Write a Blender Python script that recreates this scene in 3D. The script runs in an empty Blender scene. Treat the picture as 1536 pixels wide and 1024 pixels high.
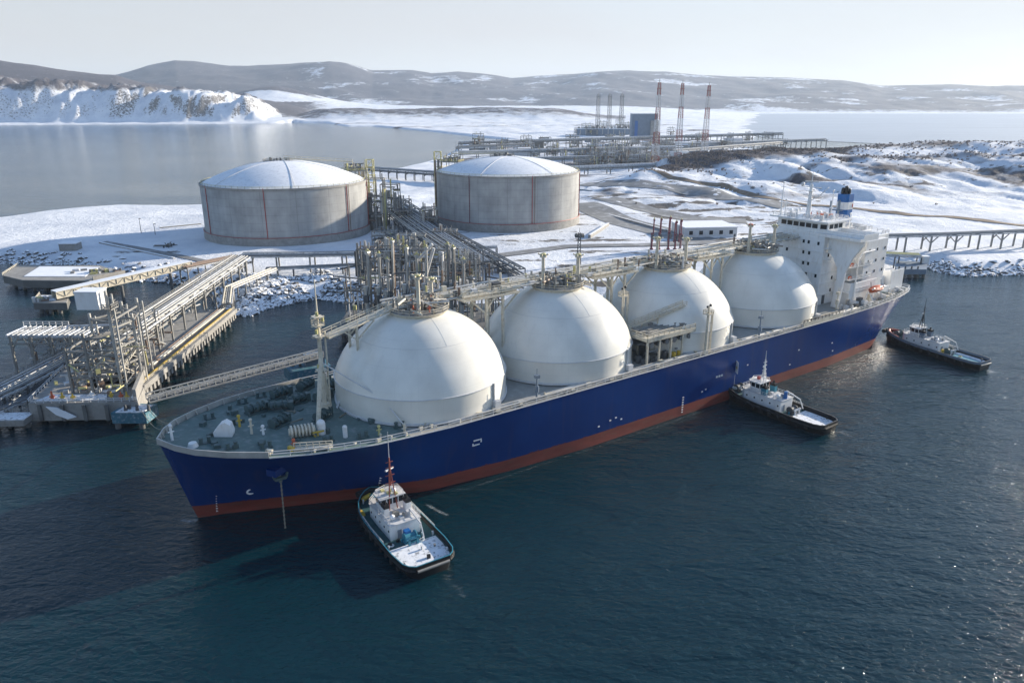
import bpy, math, random
import numpy as np
from mathutils import Vector, Matrix
random.seed(7)
PI = math.pi
scene = bpy.context.scene
COL = scene.collection

# ------------------------------------------------------------------ survey: camera and ground control
F, YO, CH = 1103.63, 153.3, 85.6
PITCH = math.atan((512 - YO) / F)
CP, SP = math.cos(PITCH), math.sin(PITCH)

def W(px, py, z=0.0):
    v = (512 - py) / F
    fw = CP + v * SP; dn = SP - v * CP
    t = (CH - z) / dn
    return Vector(((px - 768) / F * t, fw * t, z))

def zat(Y, py):
    v = (512 - py) / F
    return CH - Y * (SP - v * CP) / (CP + v * SP)

def tanx(px):
    return (px - 768) / F / CP

# ------------------------------------------------------------------ materials
def new_mat(name):
    m = bpy.data.materials.new(name); m.use_nodes = True
    nt = m.node_tree; b = nt.nodes['Principled BSDF']
    return m, nt, b

def N(nt, t, **kw):
    n = nt.nodes.new(t)
    for k, v in kw.items():
        setattr(n, k, v)
    return n

def mat(name, col, rough=0.6, metal=0.0, var=0.25, scale=0.5, bump=0.0, dirt=None, dirt_amt=0.4, coat=0.0, stretch=None):
    m, nt, b = new_mat(name)
    L = nt.links.new
    tc = N(nt, 'ShaderNodeTexCoord')
    src = tc.outputs['Object']
    if stretch:
        mp = N(nt, 'ShaderNodeMapping'); mp.inputs['Scale'].default_value = stretch
        L(src, mp.inputs['Vector']); src = mp.outputs[0]
    no = N(nt, 'ShaderNodeTexNoise'); no.inputs['Scale'].default_value = scale
    no.inputs['Detail'].default_value = 6; no.inputs['Roughness'].default_value = 0.65
    L(src, no.inputs['Vector'])
    mr = N(nt, 'ShaderNodeMapRange')
    mr.inputs[1].default_value = 0.25; mr.inputs[2].default_value = 0.75
    mr.inputs[3].default_value = 1 - var; mr.inputs[4].default_value = 1 + var * 0.6
    L(no.outputs[0], mr.inputs[0])
    mx = N(nt, 'ShaderNodeMix', data_type='RGBA', blend_type='MULTIPLY')
    mx.inputs[0].default_value = 1
    mx.inputs[6].default_value = (*col, 1)
    cb = N(nt, 'ShaderNodeCombineColor')
    for i in range(3): L(mr.outputs[0], cb.inputs[i])
    L(cb.outputs[0], mx.inputs[7])
    out = mx.outputs[2]
    if dirt:
        n2 = N(nt, 'ShaderNodeTexNoise'); n2.inputs['Scale'].default_value = scale * 2.7
        n2.inputs['Detail'].default_value = 8
        L(src, n2.inputs['Vector'])
        r2 = N(nt, 'ShaderNodeMapRange'); r2.inputs[1].default_value = 0.52; r2.inputs[2].default_value = 0.68
        r2.inputs[3].default_value = 0; r2.inputs[4].default_value = dirt_amt
        L(n2.outputs[0], r2.inputs[0])
        m2 = N(nt, 'ShaderNodeMix', data_type='RGBA')
        L(r2.outputs[0], m2.inputs[0]); L(out, m2.inputs[6]); m2.inputs[7].default_value = (*dirt, 1)
        out = m2.outputs[2]
    L(out, b.inputs['Base Color'])
    b.inputs['Roughness'].default_value = rough
    b.inputs['Metallic'].default_value = metal
    b.inputs['Coat Weight'].default_value = coat
    if bump:
        bp = N(nt, 'ShaderNodeBump'); bp.inputs['Strength'].default_value = bump
        bp.inputs['Distance'].default_value = 0.3
        L(no.outputs[0], bp.inputs['Height']); L(bp.outputs[0], b.inputs['Normal'])
    return m

M = {}
M['steel'] = mat('galvanised_steel', (.27, .265, .25), .55, .3, .35, .6)
M['steel_dark'] = mat('dark_steel', (.10, .105, .11), .6, .2, .35, .6)
M['pipe'] = mat('insulated_pipe', (.50, .49, .46), .4, .35, .3, .3)
M['pipe_dark'] = mat('weathered_pipe', (.2, .21, .22), .45, .4, .35, .3)
M['pipe_rust'] = mat('brown_pipe', (.22, .15, .11), .6, 0, .35, .6)
M['frost_beam'] = mat('beam_with_snow', (.52, .53, .54), .6, 0, .45, .35, dirt=(.13, .13, .13), dirt_amt=.85)
M['cream'] = mat('cream_paint', (.62, .57, .46), .5, 0, .2, .5, dirt=(.3, .2, .1), dirt_amt=.35)
M['yellow'] = mat('yellow_paint', (.62, .42, .06), .5, 0, .25, .8)
M['yellowgreen'] = mat('pale_yellow_paint', (.55, .50, .22), .5, 0, .25, .8)
M['orange'] = mat('orange_paint', (.55, .12, .05), .45, 0, .15, 1)
M['red'] = mat('red_paint', (.36, .05, .045), .5, 0, .2, 1)
M['faded_red'] = mat('faded_red_paint', (.30, .085, .065), .6, 0, .35, .3)
M['maroon'] = mat('maroon_paint', (.16, .035, .055), .5, 0, .2, 1)
M['white'] = mat('white_paint', (.78, .78, .77), .45, 0, .1, .4, dirt=(.5, .42, .33), dirt_amt=.25, stretch=(1, 1, .3))
M['white_dull'] = mat('dull_white', (.6, .6, .6), .6, 0, .15, .6)
M['window'] = mat('dark_glass', (.012, .018, .025), .08, 0, .1, 1)
M['concrete'] = mat('concrete', (.30, .29, .27), .85, 0, .3, .25, .15, dirt=(.17, .16, .15), dirt_amt=.5)
M['concrete_dark'] = mat('wet_concrete', (.13, .13, .125), .7, 0, .4, .2, .15)
M['bluepaint'] = mat('blue_paint', (.012, .12, .36), .4, 0, .2, .5)
M['bluegrey'] = mat('blue_grey_cladding', (.15, .20, .26), .6, 0, .25, .15)
M['tealdock'] = mat('teal_concrete', (.05, .16, .22), .7, 0, .35, .4, dirt=(.3, .35, .38), dirt_amt=.7)
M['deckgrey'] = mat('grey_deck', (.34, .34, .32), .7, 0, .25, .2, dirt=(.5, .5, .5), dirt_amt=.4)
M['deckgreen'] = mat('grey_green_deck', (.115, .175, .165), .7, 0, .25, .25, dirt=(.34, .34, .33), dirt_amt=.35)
M['gear_green'] = mat('green_machinery', (.075, .12, .12), .55, 0, .3, .8)
M['black'] = mat('black_paint', (.012, .013, .015), .45, 0, .3, .6)
M['rubber'] = mat('rubber', (.015, .015, .016), .8, 0, .3, 1)
M['tugdeck'] = mat('tug_deck_green', (.03, .10, .11), .65, 0, .3, .8)
M['tugblue'] = mat('tug_teal', (.04, .22, .30), .5, 0, .2, .8)
M['snow'] = mat('snow', (.82, .84, .87), .75, 0, .08, .3, .2)
M['snow_roof'] = mat('roof_snow', (.8, .82, .85), .75, 0, .08, .2, .2, dirt=(.5, .53, .57), dirt_amt=.5)
M['snow_deck'] = mat('trampled_snow', (.78, .8, .83), .8, 0, .1, .5, .3, dirt=(.09, .1, .11), dirt_amt=.75)
M['asphalt'] = mat('grey_road', (.20, .205, .21), .85, 0, .25, .06, 0, dirt=(.5, .52, .55), dirt_amt=.5)
M['gravel'] = mat('brown_track', (.22, .16, .105), .9, 0, .35, .12, 0, dirt=(.5, .5, .5), dirt_amt=.25)
M['scrub'] = mat('bare_scrub', (.29, .245, .22), .95, 0, .5, .03)
M['rope'] = mat('rope', (.25, .23, .18), .9, 0, .2, 2)

def mat_rock():
    m, nt, b = new_mat('snowy_rock'); L = nt.links.new
    g = N(nt, 'ShaderNodeNewGeometry'); s = N(nt, 'ShaderNodeSeparateXYZ'); L(g.outputs['Normal'], s.inputs[0])
    no = N(nt, 'ShaderNodeTexNoise'); no.inputs['Scale'].default_value = .35; no.inputs['Detail'].default_value = 6
    tc = N(nt, 'ShaderNodeTexCoord'); L(tc.outputs['Object'], no.inputs['Vector'])
    ad = N(nt, 'ShaderNodeMath', operation='MULTIPLY_ADD'); L(no.outputs[0], ad.inputs[0]); ad.inputs[1].default_value = .9
    L(s.outputs[2], ad.inputs[2])
    mr = N(nt, 'ShaderNodeMapRange'); mr.inputs[1].default_value = .98; mr.inputs[2].default_value = 1.12
    L(ad.outputs[0], mr.inputs[0])
    mx = N(nt, 'ShaderNodeMix', data_type='RGBA'); L(mr.outputs[0], mx.inputs[0])
    mx.inputs[6].default_value = (.085, .082, .08, 1); mx.inputs[7].default_value = (.8, .82, .85, 1)
    L(mx.outputs[2], b.inputs['Base Color']); b.inputs['Roughness'].default_value = .9
    return m
M['rock'] = mat_rock()

def mat_hull():
    m, nt, b = new_mat('navy_hull_paint'); L = nt.links.new
    tc = N(nt, 'ShaderNodeTexCoord')
    mp = N(nt, 'ShaderNodeMapping'); mp.inputs['Scale'].default_value = (.35, .35, .03); L(tc.outputs['Object'], mp.inputs[0])
    n1 = N(nt, 'ShaderNodeTexNoise'); n1.inputs['Scale'].default_value = 1.0; n1.inputs['Detail'].default_value = 7; L(mp.outputs[0], n1.inputs['Vector'])
    n2 = N(nt, 'ShaderNodeTexNoise'); n2.inputs['Scale'].default_value = .06; n2.inputs['Detail'].default_value = 5; L(tc.outputs['Object'], n2.inputs['Vector'])
    cr = N(nt, 'ShaderNodeValToRGB'); cr.color_ramp.elements[0].position = .3; cr.color_ramp.elements[1].position = .75
    cr.color_ramp.elements[0].color = (.0005, .022, .125, 1); cr.color_ramp.elements[1].color = (.001, .038, .185, 1)
    L(n2.outputs[0], cr.inputs[0])
    mr = N(nt, 'ShaderNodeMapRange'); mr.inputs[1].default_value = .56; mr.inputs[2].default_value = .8; mr.inputs[4].default_value = .42
    L(n1.outputs[0], mr.inputs[0])
    mx = N(nt, 'ShaderNodeMix', data_type='RGBA'); L(mr.outputs[0], mx.inputs[0]); L(cr.outputs[0], mx.inputs[6]); mx.inputs[7].default_value = (.05, .055, .11, 1)
    # plate seams, and scuffs of red creeping over the boot line
    sp = N(nt, 'ShaderNodeSeparateXYZ'); L(tc.outputs['Object'], sp.inputs[0]); seams = []
    for ch, per, wd_ in ((0, 6.0, .07), (2, 1.6, .05)):
        pg = N(nt, 'ShaderNodeMath', operation='PINGPONG'); L(sp.outputs[ch], pg.inputs[0]); pg.inputs[1].default_value = per
        lt = N(nt, 'ShaderNodeMath', operation='LESS_THAN'); L(pg.outputs[0], lt.inputs[0]); lt.inputs[1].default_value = wd_; seams.append(lt)
    mxs = N(nt, 'ShaderNodeMath', operation='MAXIMUM'); L(seams[0].outputs[0], mxs.inputs[0]); L(seams[1].outputs[0], mxs.inputs[1])
    sc_ = N(nt, 'ShaderNodeMath', operation='MULTIPLY'); L(mxs.outputs[0], sc_.inputs[0]); sc_.inputs[1].default_value = .30
    m2 = N(nt, 'ShaderNodeMix', data_type='RGBA'); L(sc_.outputs[0], m2.inputs[0]); L(mx.outputs[2], m2.inputs[6]); m2.inputs[7].default_value = (.012, .03, .10, 1)
    n4 = N(nt, 'ShaderNodeTexNoise'); n4.inputs['Scale'].default_value = .5; n4.inputs['Detail'].default_value = 8; n4.inputs['Roughness'].default_value = .7; L(tc.outputs['Object'], n4.inputs['Vector'])
    zz = N(nt, 'ShaderNodeMath', operation='MULTIPLY_ADD'); L(n4.outputs[0], zz.inputs[0]); zz.inputs[1].default_value = -3.0; L(sp.outputs[2], zz.inputs[2])
    ed = N(nt, 'ShaderNodeMapRange'); ed.inputs[1].default_value = 1.75; ed.inputs[2].default_value = 1.55; ed.inputs[3].default_value = 0; ed.inputs[4].default_value = .8; L(zz.outputs[0], ed.inputs[0])
    m3 = N(nt, 'ShaderNodeMix', data_type='RGBA'); L(ed.outputs[0], m3.inputs[0]); L(m2.outputs[2], m3.inputs[6]); m3.inputs[7].default_value = (.15, .045, .045, 1)
    L(m3.outputs[2], b.inputs['Base Color'])
    b.inputs['Roughness'].default_value = .22
    bp = N(nt, 'ShaderNodeBump'); bp.inputs['Strength'].default_value = .12; bp.inputs['Distance'].default_value = .4
    n3 = N(nt, 'ShaderNodeTexNoise'); n3.inputs['Scale'].default_value = .25; L(tc.outputs['Object'], n3.inputs['Vector'])
    L(n3.outputs[0], bp.inputs['Height']); L(bp.outputs[0], b.inputs['Normal'])
    return m
M['hull'] = mat_hull()
M['boot'] = mat('red_antifouling', (.205, .042, .030), .6, 0, .35, .25, .05, dirt=(.16, .07, .05), dirt_amt=.6, stretch=(.4, .4, 2))

def mat_dome():
    m, nt, b = new_mat('tank_cover_paint'); L = nt.links.new
    tc = N(nt, 'ShaderNodeTexCoord')
    no = N(nt, 'ShaderNodeTexNoise'); no.inputs['Scale'].default_value = .12; no.inputs['Detail'].default_value = 6; L(tc.outputs['Object'], no.inputs['Vector'])
    cr = N(nt, 'ShaderNodeValToRGB'); cr.color_ramp.elements[0].color = (.66, .64, .58, 1); cr.color_ramp.elements[1].color = (.80, .78, .71, 1)
    cr.color_ramp.elements[0].position = .3; cr.color_ramp.elements[1].position = .65
    L(no.outputs[0], cr.inputs[0])
    mp = N(nt, 'ShaderNodeMapping'); mp.inputs['Scale'].default_value = (.5, .5, .04); L(tc.outputs['Object'], mp.inputs[0])
    n2 = N(nt, 'ShaderNodeTexNoise'); n2.inputs['Scale'].default_value = 1.2; n2.inputs['Detail'].default_value = 5; L(mp.outputs[0], n2.inputs['Vector'])
    mr = N(nt, 'ShaderNodeMapRange'); mr.inputs[1].default_value = .58; mr.inputs[2].default_value = .8; mr.inputs[4].default_value = .35
    L(n2.outputs[0], mr.inputs[0])
    mx = N(nt, 'ShaderNodeMix', data_type='RGBA'); L(mr.outputs[0], mx.inputs[0]); L(cr.outputs[0], mx.inputs[6]); mx.inputs[7].default_value = (.56, .55, .50, 1)
    sp = N(nt, 'ShaderNodeSeparateXYZ'); L(tc.outputs['Object'], sp.inputs[0])
    at = N(nt, 'ShaderNodeMath', operation='ARCTAN2'); L(sp.outputs[1], at.inputs[0]); L(sp.outputs[0], at.inputs[1])
    pm = N(nt, 'ShaderNodeMath', operation='PINGPONG'); L(at.outputs[0], pm.inputs[0]); pm.inputs[1].default_value = PI / 24
    l1 = N(nt, 'ShaderNodeMath', operation='LESS_THAN'); L(pm.outputs[0], l1.inputs[0]); l1.inputs[1].default_value = .0028
    pz = N(nt, 'ShaderNodeMath', operation='PINGPONG'); L(sp.outputs[2], pz.inputs[0]); pz.inputs[1].default_value = 2.45
    l2 = N(nt, 'ShaderNodeMath', operation='LESS_THAN'); L(pz.outputs[0], l2.inputs[0]); l2.inputs[1].default_value = .05
    mm = N(nt, 'ShaderNodeMath', operation='MAXIMUM'); L(l1.outputs[0], mm.inputs[0]); L(l2.outputs[0], mm.inputs[1])
    ms = N(nt, 'ShaderNodeMath', operation='MULTIPLY'); L(mm.outputs[0], ms.inputs[0]); ms.inputs[1].default_value = .1
    m2 = N(nt, 'ShaderNodeMix', data_type='RGBA'); L(ms.outputs[0], m2.inputs[0]); L(mx.outputs[2], m2.inputs[6]); m2.inputs[7].default_value = (.42, .41, .37, 1)
    L(m2.outputs[2], b.inputs['Base Color'])
    b.inputs['Roughness'].default_value = .25
    bp = N(nt, 'ShaderNodeBump'); bp.inputs['Strength'].default_value = .06; bp.inputs['Distance'].default_value = .5
    n3 = N(nt, 'ShaderNodeTexNoise'); n3.inputs['Scale'].default_value = .18; n3.inputs['Detail'].default_value = 1; L(tc.outputs['Object'], n3.inputs['Vector'])
    L(n3.outputs[0], bp.inputs['Height']); L(bp.outputs[0], b.inputs['Normal'])
    return m
M['dome'] = mat_dome()

def mat_tankwall():
    m, nt, b = new_mat('tank_concrete'); L = nt.links.new
    tc = N(nt, 'ShaderNodeTexCoord')
    sp = N(nt, 'ShaderNodeSeparateXYZ'); L(tc.outputs['Object'], sp.inputs[0])
    mp = N(nt, 'ShaderNodeMapping'); mp.inputs['Scale'].default_value = (.2, .2, .02); L(tc.outputs['Object'], mp.inputs[0])
    n1 = N(nt, 'ShaderNodeTexNoise'); n1.inputs['Scale'].default_value = 1.0; n1.inputs['Detail'].default_value = 8; n1.inputs['Roughness'].default_value = .7; L(mp.outputs[0], n1.inputs['Vector'])
    n2 = N(nt, 'ShaderNodeTexNoise'); n2.inputs['Scale'].default_value = .12; n2.inputs['Detail'].default_value = 6; L(tc.outputs['Object'], n2.inputs['Vector'])
    cr = N(nt, 'ShaderNodeValToRGB'); cr.color_ramp.elements[0].position = .25; cr.color_ramp.elements[1].position = .75
    cr.color_ramp.elements[0].color = (.19, .195, .195, 1); cr.color_ramp.elements[1].color = (.48, .48, .465, 1)
    ad = N(nt, 'ShaderNodeMath', operation='ADD'); L(n1.outputs[0], ad.inputs[0]); L(n2.outputs[0], ad.inputs[1])
    hf = N(nt, 'ShaderNodeMath', operation='MULTIPLY'); L(ad.outputs[0], hf.inputs[0]); hf.inputs[1].default_value = .5
    L(hf.outputs[0], cr.inputs[0])
    # pour joints every few metres
    md = N(nt, 'ShaderNodeMath', operation='PINGPONG'); L(sp.outputs[2], md.inputs[0]); md.inputs[1].default_value = 2.3
    lt = N(nt, 'ShaderNodeMath', operation='LESS_THAN'); L(md.outputs[0], lt.inputs[0]); lt.inputs[1].default_value = .1
    at = N(nt, 'ShaderNodeMath', operation='ARCTAN2'); L(sp.outputs[1], at.inputs[0]); L(sp.outputs[0], at.inputs[1])
    pm = N(nt, 'ShaderNodeMath', operation='PINGPONG'); L(at.outputs[0], pm.inputs[0]); pm.inputs[1].default_value = PI / 16
    l2 = N(nt, 'ShaderNodeMath', operation='LESS_THAN'); L(pm.outputs[0], l2.inputs[0]); l2.inputs[1].default_value = .0035
    mx1 = N(nt, 'ShaderNodeMath', operation='MAXIMUM'); L(lt.outputs[0], mx1.inputs[0]); L(l2.outputs[0], mx1.inputs[1])
    ml = N(nt, 'ShaderNodeMath', operation='MULTIPLY'); L(mx1.outputs[0], ml.inputs[0]); ml.inputs[1].default_value = .32
    mx = N(nt, 'ShaderNodeMix', data_type='RGBA'); L(ml.outputs[0], mx.inputs[0]); L(cr.outputs[0], mx.inputs[6]); mx.inputs[7].default_value = (.12, .115, .11, 1)
    L(mx.outputs[2], b.inputs['Base Color']); b.inputs['Roughness'].default_value = .85
    return m
M['tankwall'] = mat_tankwall()

def mat_terrain():
    m, nt, b = new_mat('snow_and_scrub'); L = nt.links.new
    at = N(nt, 'ShaderNodeAttribute', attribute_name='cover')
    sc = N(nt, 'ShaderNodeSeparateColor'); L(at.outputs['Color'], sc.inputs[0])
    tc = N(nt, 'ShaderNodeTexCoord')
    ns = []
    for s in (.02, .15, .0035):
        n = N(nt, 'ShaderNodeTexNoise'); n.inputs['Scale'].default_value = s; n.inputs['Detail'].default_value = 8; n.inputs['Roughness'].default_value = .65
        L(tc.outputs['Object'], n.inputs['Vector']); ns.append(n)
    snow = N(nt, 'ShaderNodeValToRGB'); snow.color_ramp.elements[0].color = (.54, .58, .65, 1); snow.color_ramp.elements[1].color = (.78, .80, .83, 1)
    snow.color_ramp.elements[0].position = .3; snow.color_ramp.elements[1].position = .6
    L(ns[0].outputs[0], snow.inputs[0])
    # R : bare scrub / forest amount, thresholded against noise;  G : rock amount
    def thr(ch, n, w):
        a = N(nt, 'ShaderNodeMath', operation='ADD'); L(sc.outputs[ch], a.inputs[0]); L(n.outputs[0], a.inputs[1])
        r = N(nt, 'ShaderNodeMapRange'); r.inputs[1].default_value = 1.0 - w; r.inputs[2].default_value = 1.0 + w
        L(a.outputs[0], r.inputs[0]); return r
    f1 = thr(0, ns[0], .12); f2 = thr(1, ns[1], .06)
    fcol = N(nt, 'ShaderNodeValToRGB'); fcol.color_ramp.elements[0].color = (.028, .026, .038, 1); fcol.color_ramp.elements[1].color = (.105, .092, .10, 1)
    fcol.color_ramp.elements[0].position = .35; fcol.color_ramp.elements[1].position = .7
    L(ns[1].outputs[0], fcol.inputs[0])
    m1 = N(nt, 'ShaderNodeMix', data_type='RGBA'); L(f1.outputs[0], m1.inputs[0]); L(snow.outputs[0], m1.inputs[6]); L(fcol.outputs[0], m1.inputs[7])
    m2 = N(nt, 'ShaderNodeMix', data_type='RGBA'); L(f2.outputs[0], m2.inputs[0]); L(m1.outputs[2], m2.inputs[6]); m2.inputs[7].default_value = (.11, .10, .092, 1)
    L(m2.outputs[2], b.inputs['Base Color']); b.inputs['Roughness'].default_value = .85
    bp = N(nt, 'ShaderNodeBump'); bp.inputs['Strength'].default_value = .75; bp.inputs['Distance'].default_value = 1.0
    sa = N(nt, 'ShaderNodeTexNoise'); sa.inputs['Scale'].default_value = .55; sa.inputs['Detail'].default_value = 6; sa.inputs['Roughness'].default_value = .7; L(tc.outputs['Object'], sa.inputs['Vector'])
    sm_ = N(nt, 'ShaderNodeMath', operation='MULTIPLY_ADD'); L(ns[1].outputs[0], sm_.inputs[0]); sm_.inputs[1].default_value = 1.6; L(sa.outputs[0], sm_.inputs[2])
    L(sm_.outputs[0], bp.inputs['Height']); L(bp.outputs[0], b.inputs['Normal'])
    return m
M['terrain'] = mat_terrain()

def mat_water():
    m, nt, b = new_mat('sea_water'); L = nt.links.new
    tc = N(nt, 'ShaderNodeTexCoord')
    def noise(sc, stretch, det, rot=0.5, rough=.6):
        mp = N(nt, 'ShaderNodeMapping'); mp.inputs['Rotation'].default_value = (0, 0, rot); mp.inputs['Scale'].default_value = stretch
        L(tc.outputs['Object'], mp.inputs[0])
        n = N(nt, 'ShaderNodeTexNoise'); n.inputs['Scale'].default_value = sc; n.inputs['Detail'].default_value = det
        n.inputs['Roughness'].default_value = rough; n.inputs['Distortion'].default_value = .4
        L(mp.outputs[0], n.inputs['Vector']); return n
    big = noise(.10, (.55, 1.3, 1), 3, .45)
    mid = noise(.30, (.6, 1.25, 1), 5, .62, .62)
    mid.noise_type = 'RIDGED_MULTIFRACTAL'
    fine = noise(.95, (.7, 1.2, 1), 4, .3)
    patch = noise(.006, (.6, 1.4, 1), 4, .4)
    a1 = N(nt, 'ShaderNodeMath', operation='MULTIPLY_ADD'); L(big.outputs[0], a1.inputs[0]); a1.inputs[1].default_value = 1.3
    a2 = N(nt, 'ShaderNodeMath', operation='MULTIPLY'); L(mid.outputs[0], a2.inputs[0]); a2.inputs[1].default_value = .34
    L(a2.outputs[0], a1.inputs[2])
    a3 = N(nt, 'ShaderNodeMath', operation='MULTIPLY_ADD'); L(fine.outputs[0], a3.inputs[0]); a3.inputs[1].default_value = .42; L(a1.outputs[0], a3.inputs[2])
    sx = N(nt, 'ShaderNodeSeparateXYZ'); L(tc.outputs['Object'], sx.inputs[0])
    sh = N(nt, 'ShaderNodeMapRange'); sh.inputs[1].default_value = 440; sh.inputs[2].default_value = 620; sh.inputs[3].default_value = 1; sh.inputs[4].default_value = .3
    L(sx.outputs[1], sh.inputs[0])      # the bay behind the spit lies sheltered and calm
    pr = N(nt, 'ShaderNodeMapRange'); pr.inputs[1].default_value = .35; pr.inputs[2].default_value = .65; pr.inputs[3].default_value = .5; pr.inputs[4].default_value = 1
    L(patch.outputs[0], pr.inputs[0])
    bp = N(nt, 'ShaderNodeBump'); bp.inputs['Distance'].default_value = 1.12
    ps = N(nt, 'ShaderNodeMath', operation='MULTIPLY'); L(pr.outputs[0], ps.inputs[0]); L(sh.outputs[0], ps.inputs[1]); L(ps.outputs[0], bp.inputs['Strength']); L(a3.outputs[0], bp.inputs['Height']); L(bp.outputs[0], b.inputs['Normal'])
    # small whitecaps on the crests
    fo = noise(.55, (.5, 1.3, 1), 6, .62, .7)
    r = N(nt, 'ShaderNodeMapRange'); r.inputs[1].default_value = .735; r.inputs[2].default_value = .80; r.inputs[4].default_value = .55
    L(fo.outputs[0], r.inputs[0])
    mx = N(nt, 'ShaderNodeMix', data_type='RGBA'); L(r.outputs[0], mx.inputs[0])
    mx.inputs[6].default_value = (.0016, .0215, .0315, 1); mx.inputs[7].default_value = (.5, .55, .58, 1)
    L(mx.outputs[2], b.inputs['Base Color'])
    b.inputs['Roughness'].default_value = .09; b.inputs['IOR'].default_value = 1.333
    return m
M['water'] = mat_water()
M['ice'] = mat('bay_ice', (.40, .44, .48), .55, 0, .2, .004, dirt=(.4, .45, .5), dirt_amt=.4, stretch=(.4, 2, 1))

def mat_foam():
    m, nt, b = new_mat('sea_foam'); L = nt.links.new
    tc = N(nt, 'ShaderNodeTexCoord')
    n = N(nt, 'ShaderNodeTexNoise'); n.inputs['Scale'].default_value = .55; n.inputs['Detail'].default_value = 9; n.inputs['Roughness'].default_value = .8; n.inputs['Distortion'].default_value = 1.6
    L(tc.outputs['Object'], n.inputs['Vector'])
    at = N(nt, 'ShaderNodeAttribute', attribute_name='dens')
    ad = N(nt, 'ShaderNodeMath', operation='ADD'); L(n.outputs[0], ad.inputs[0]); L(at.outputs['Fac'], ad.inputs[1])
    r = N(nt, 'ShaderNodeMapRange'); r.inputs[1].default_value = 1.0; r.inputs[2].default_value = 1.35; r.inputs[4].default_value = .6
    L(ad.outputs[0], r.inputs[0]); L(r.outputs[0], b.inputs['Alpha'])
    b.inputs['Base Color'].default_value = (.6, .65, .67, 1); b.inputs['Roughness'].default_value = .7
    return m
M['foam'] = mat_foam()

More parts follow.
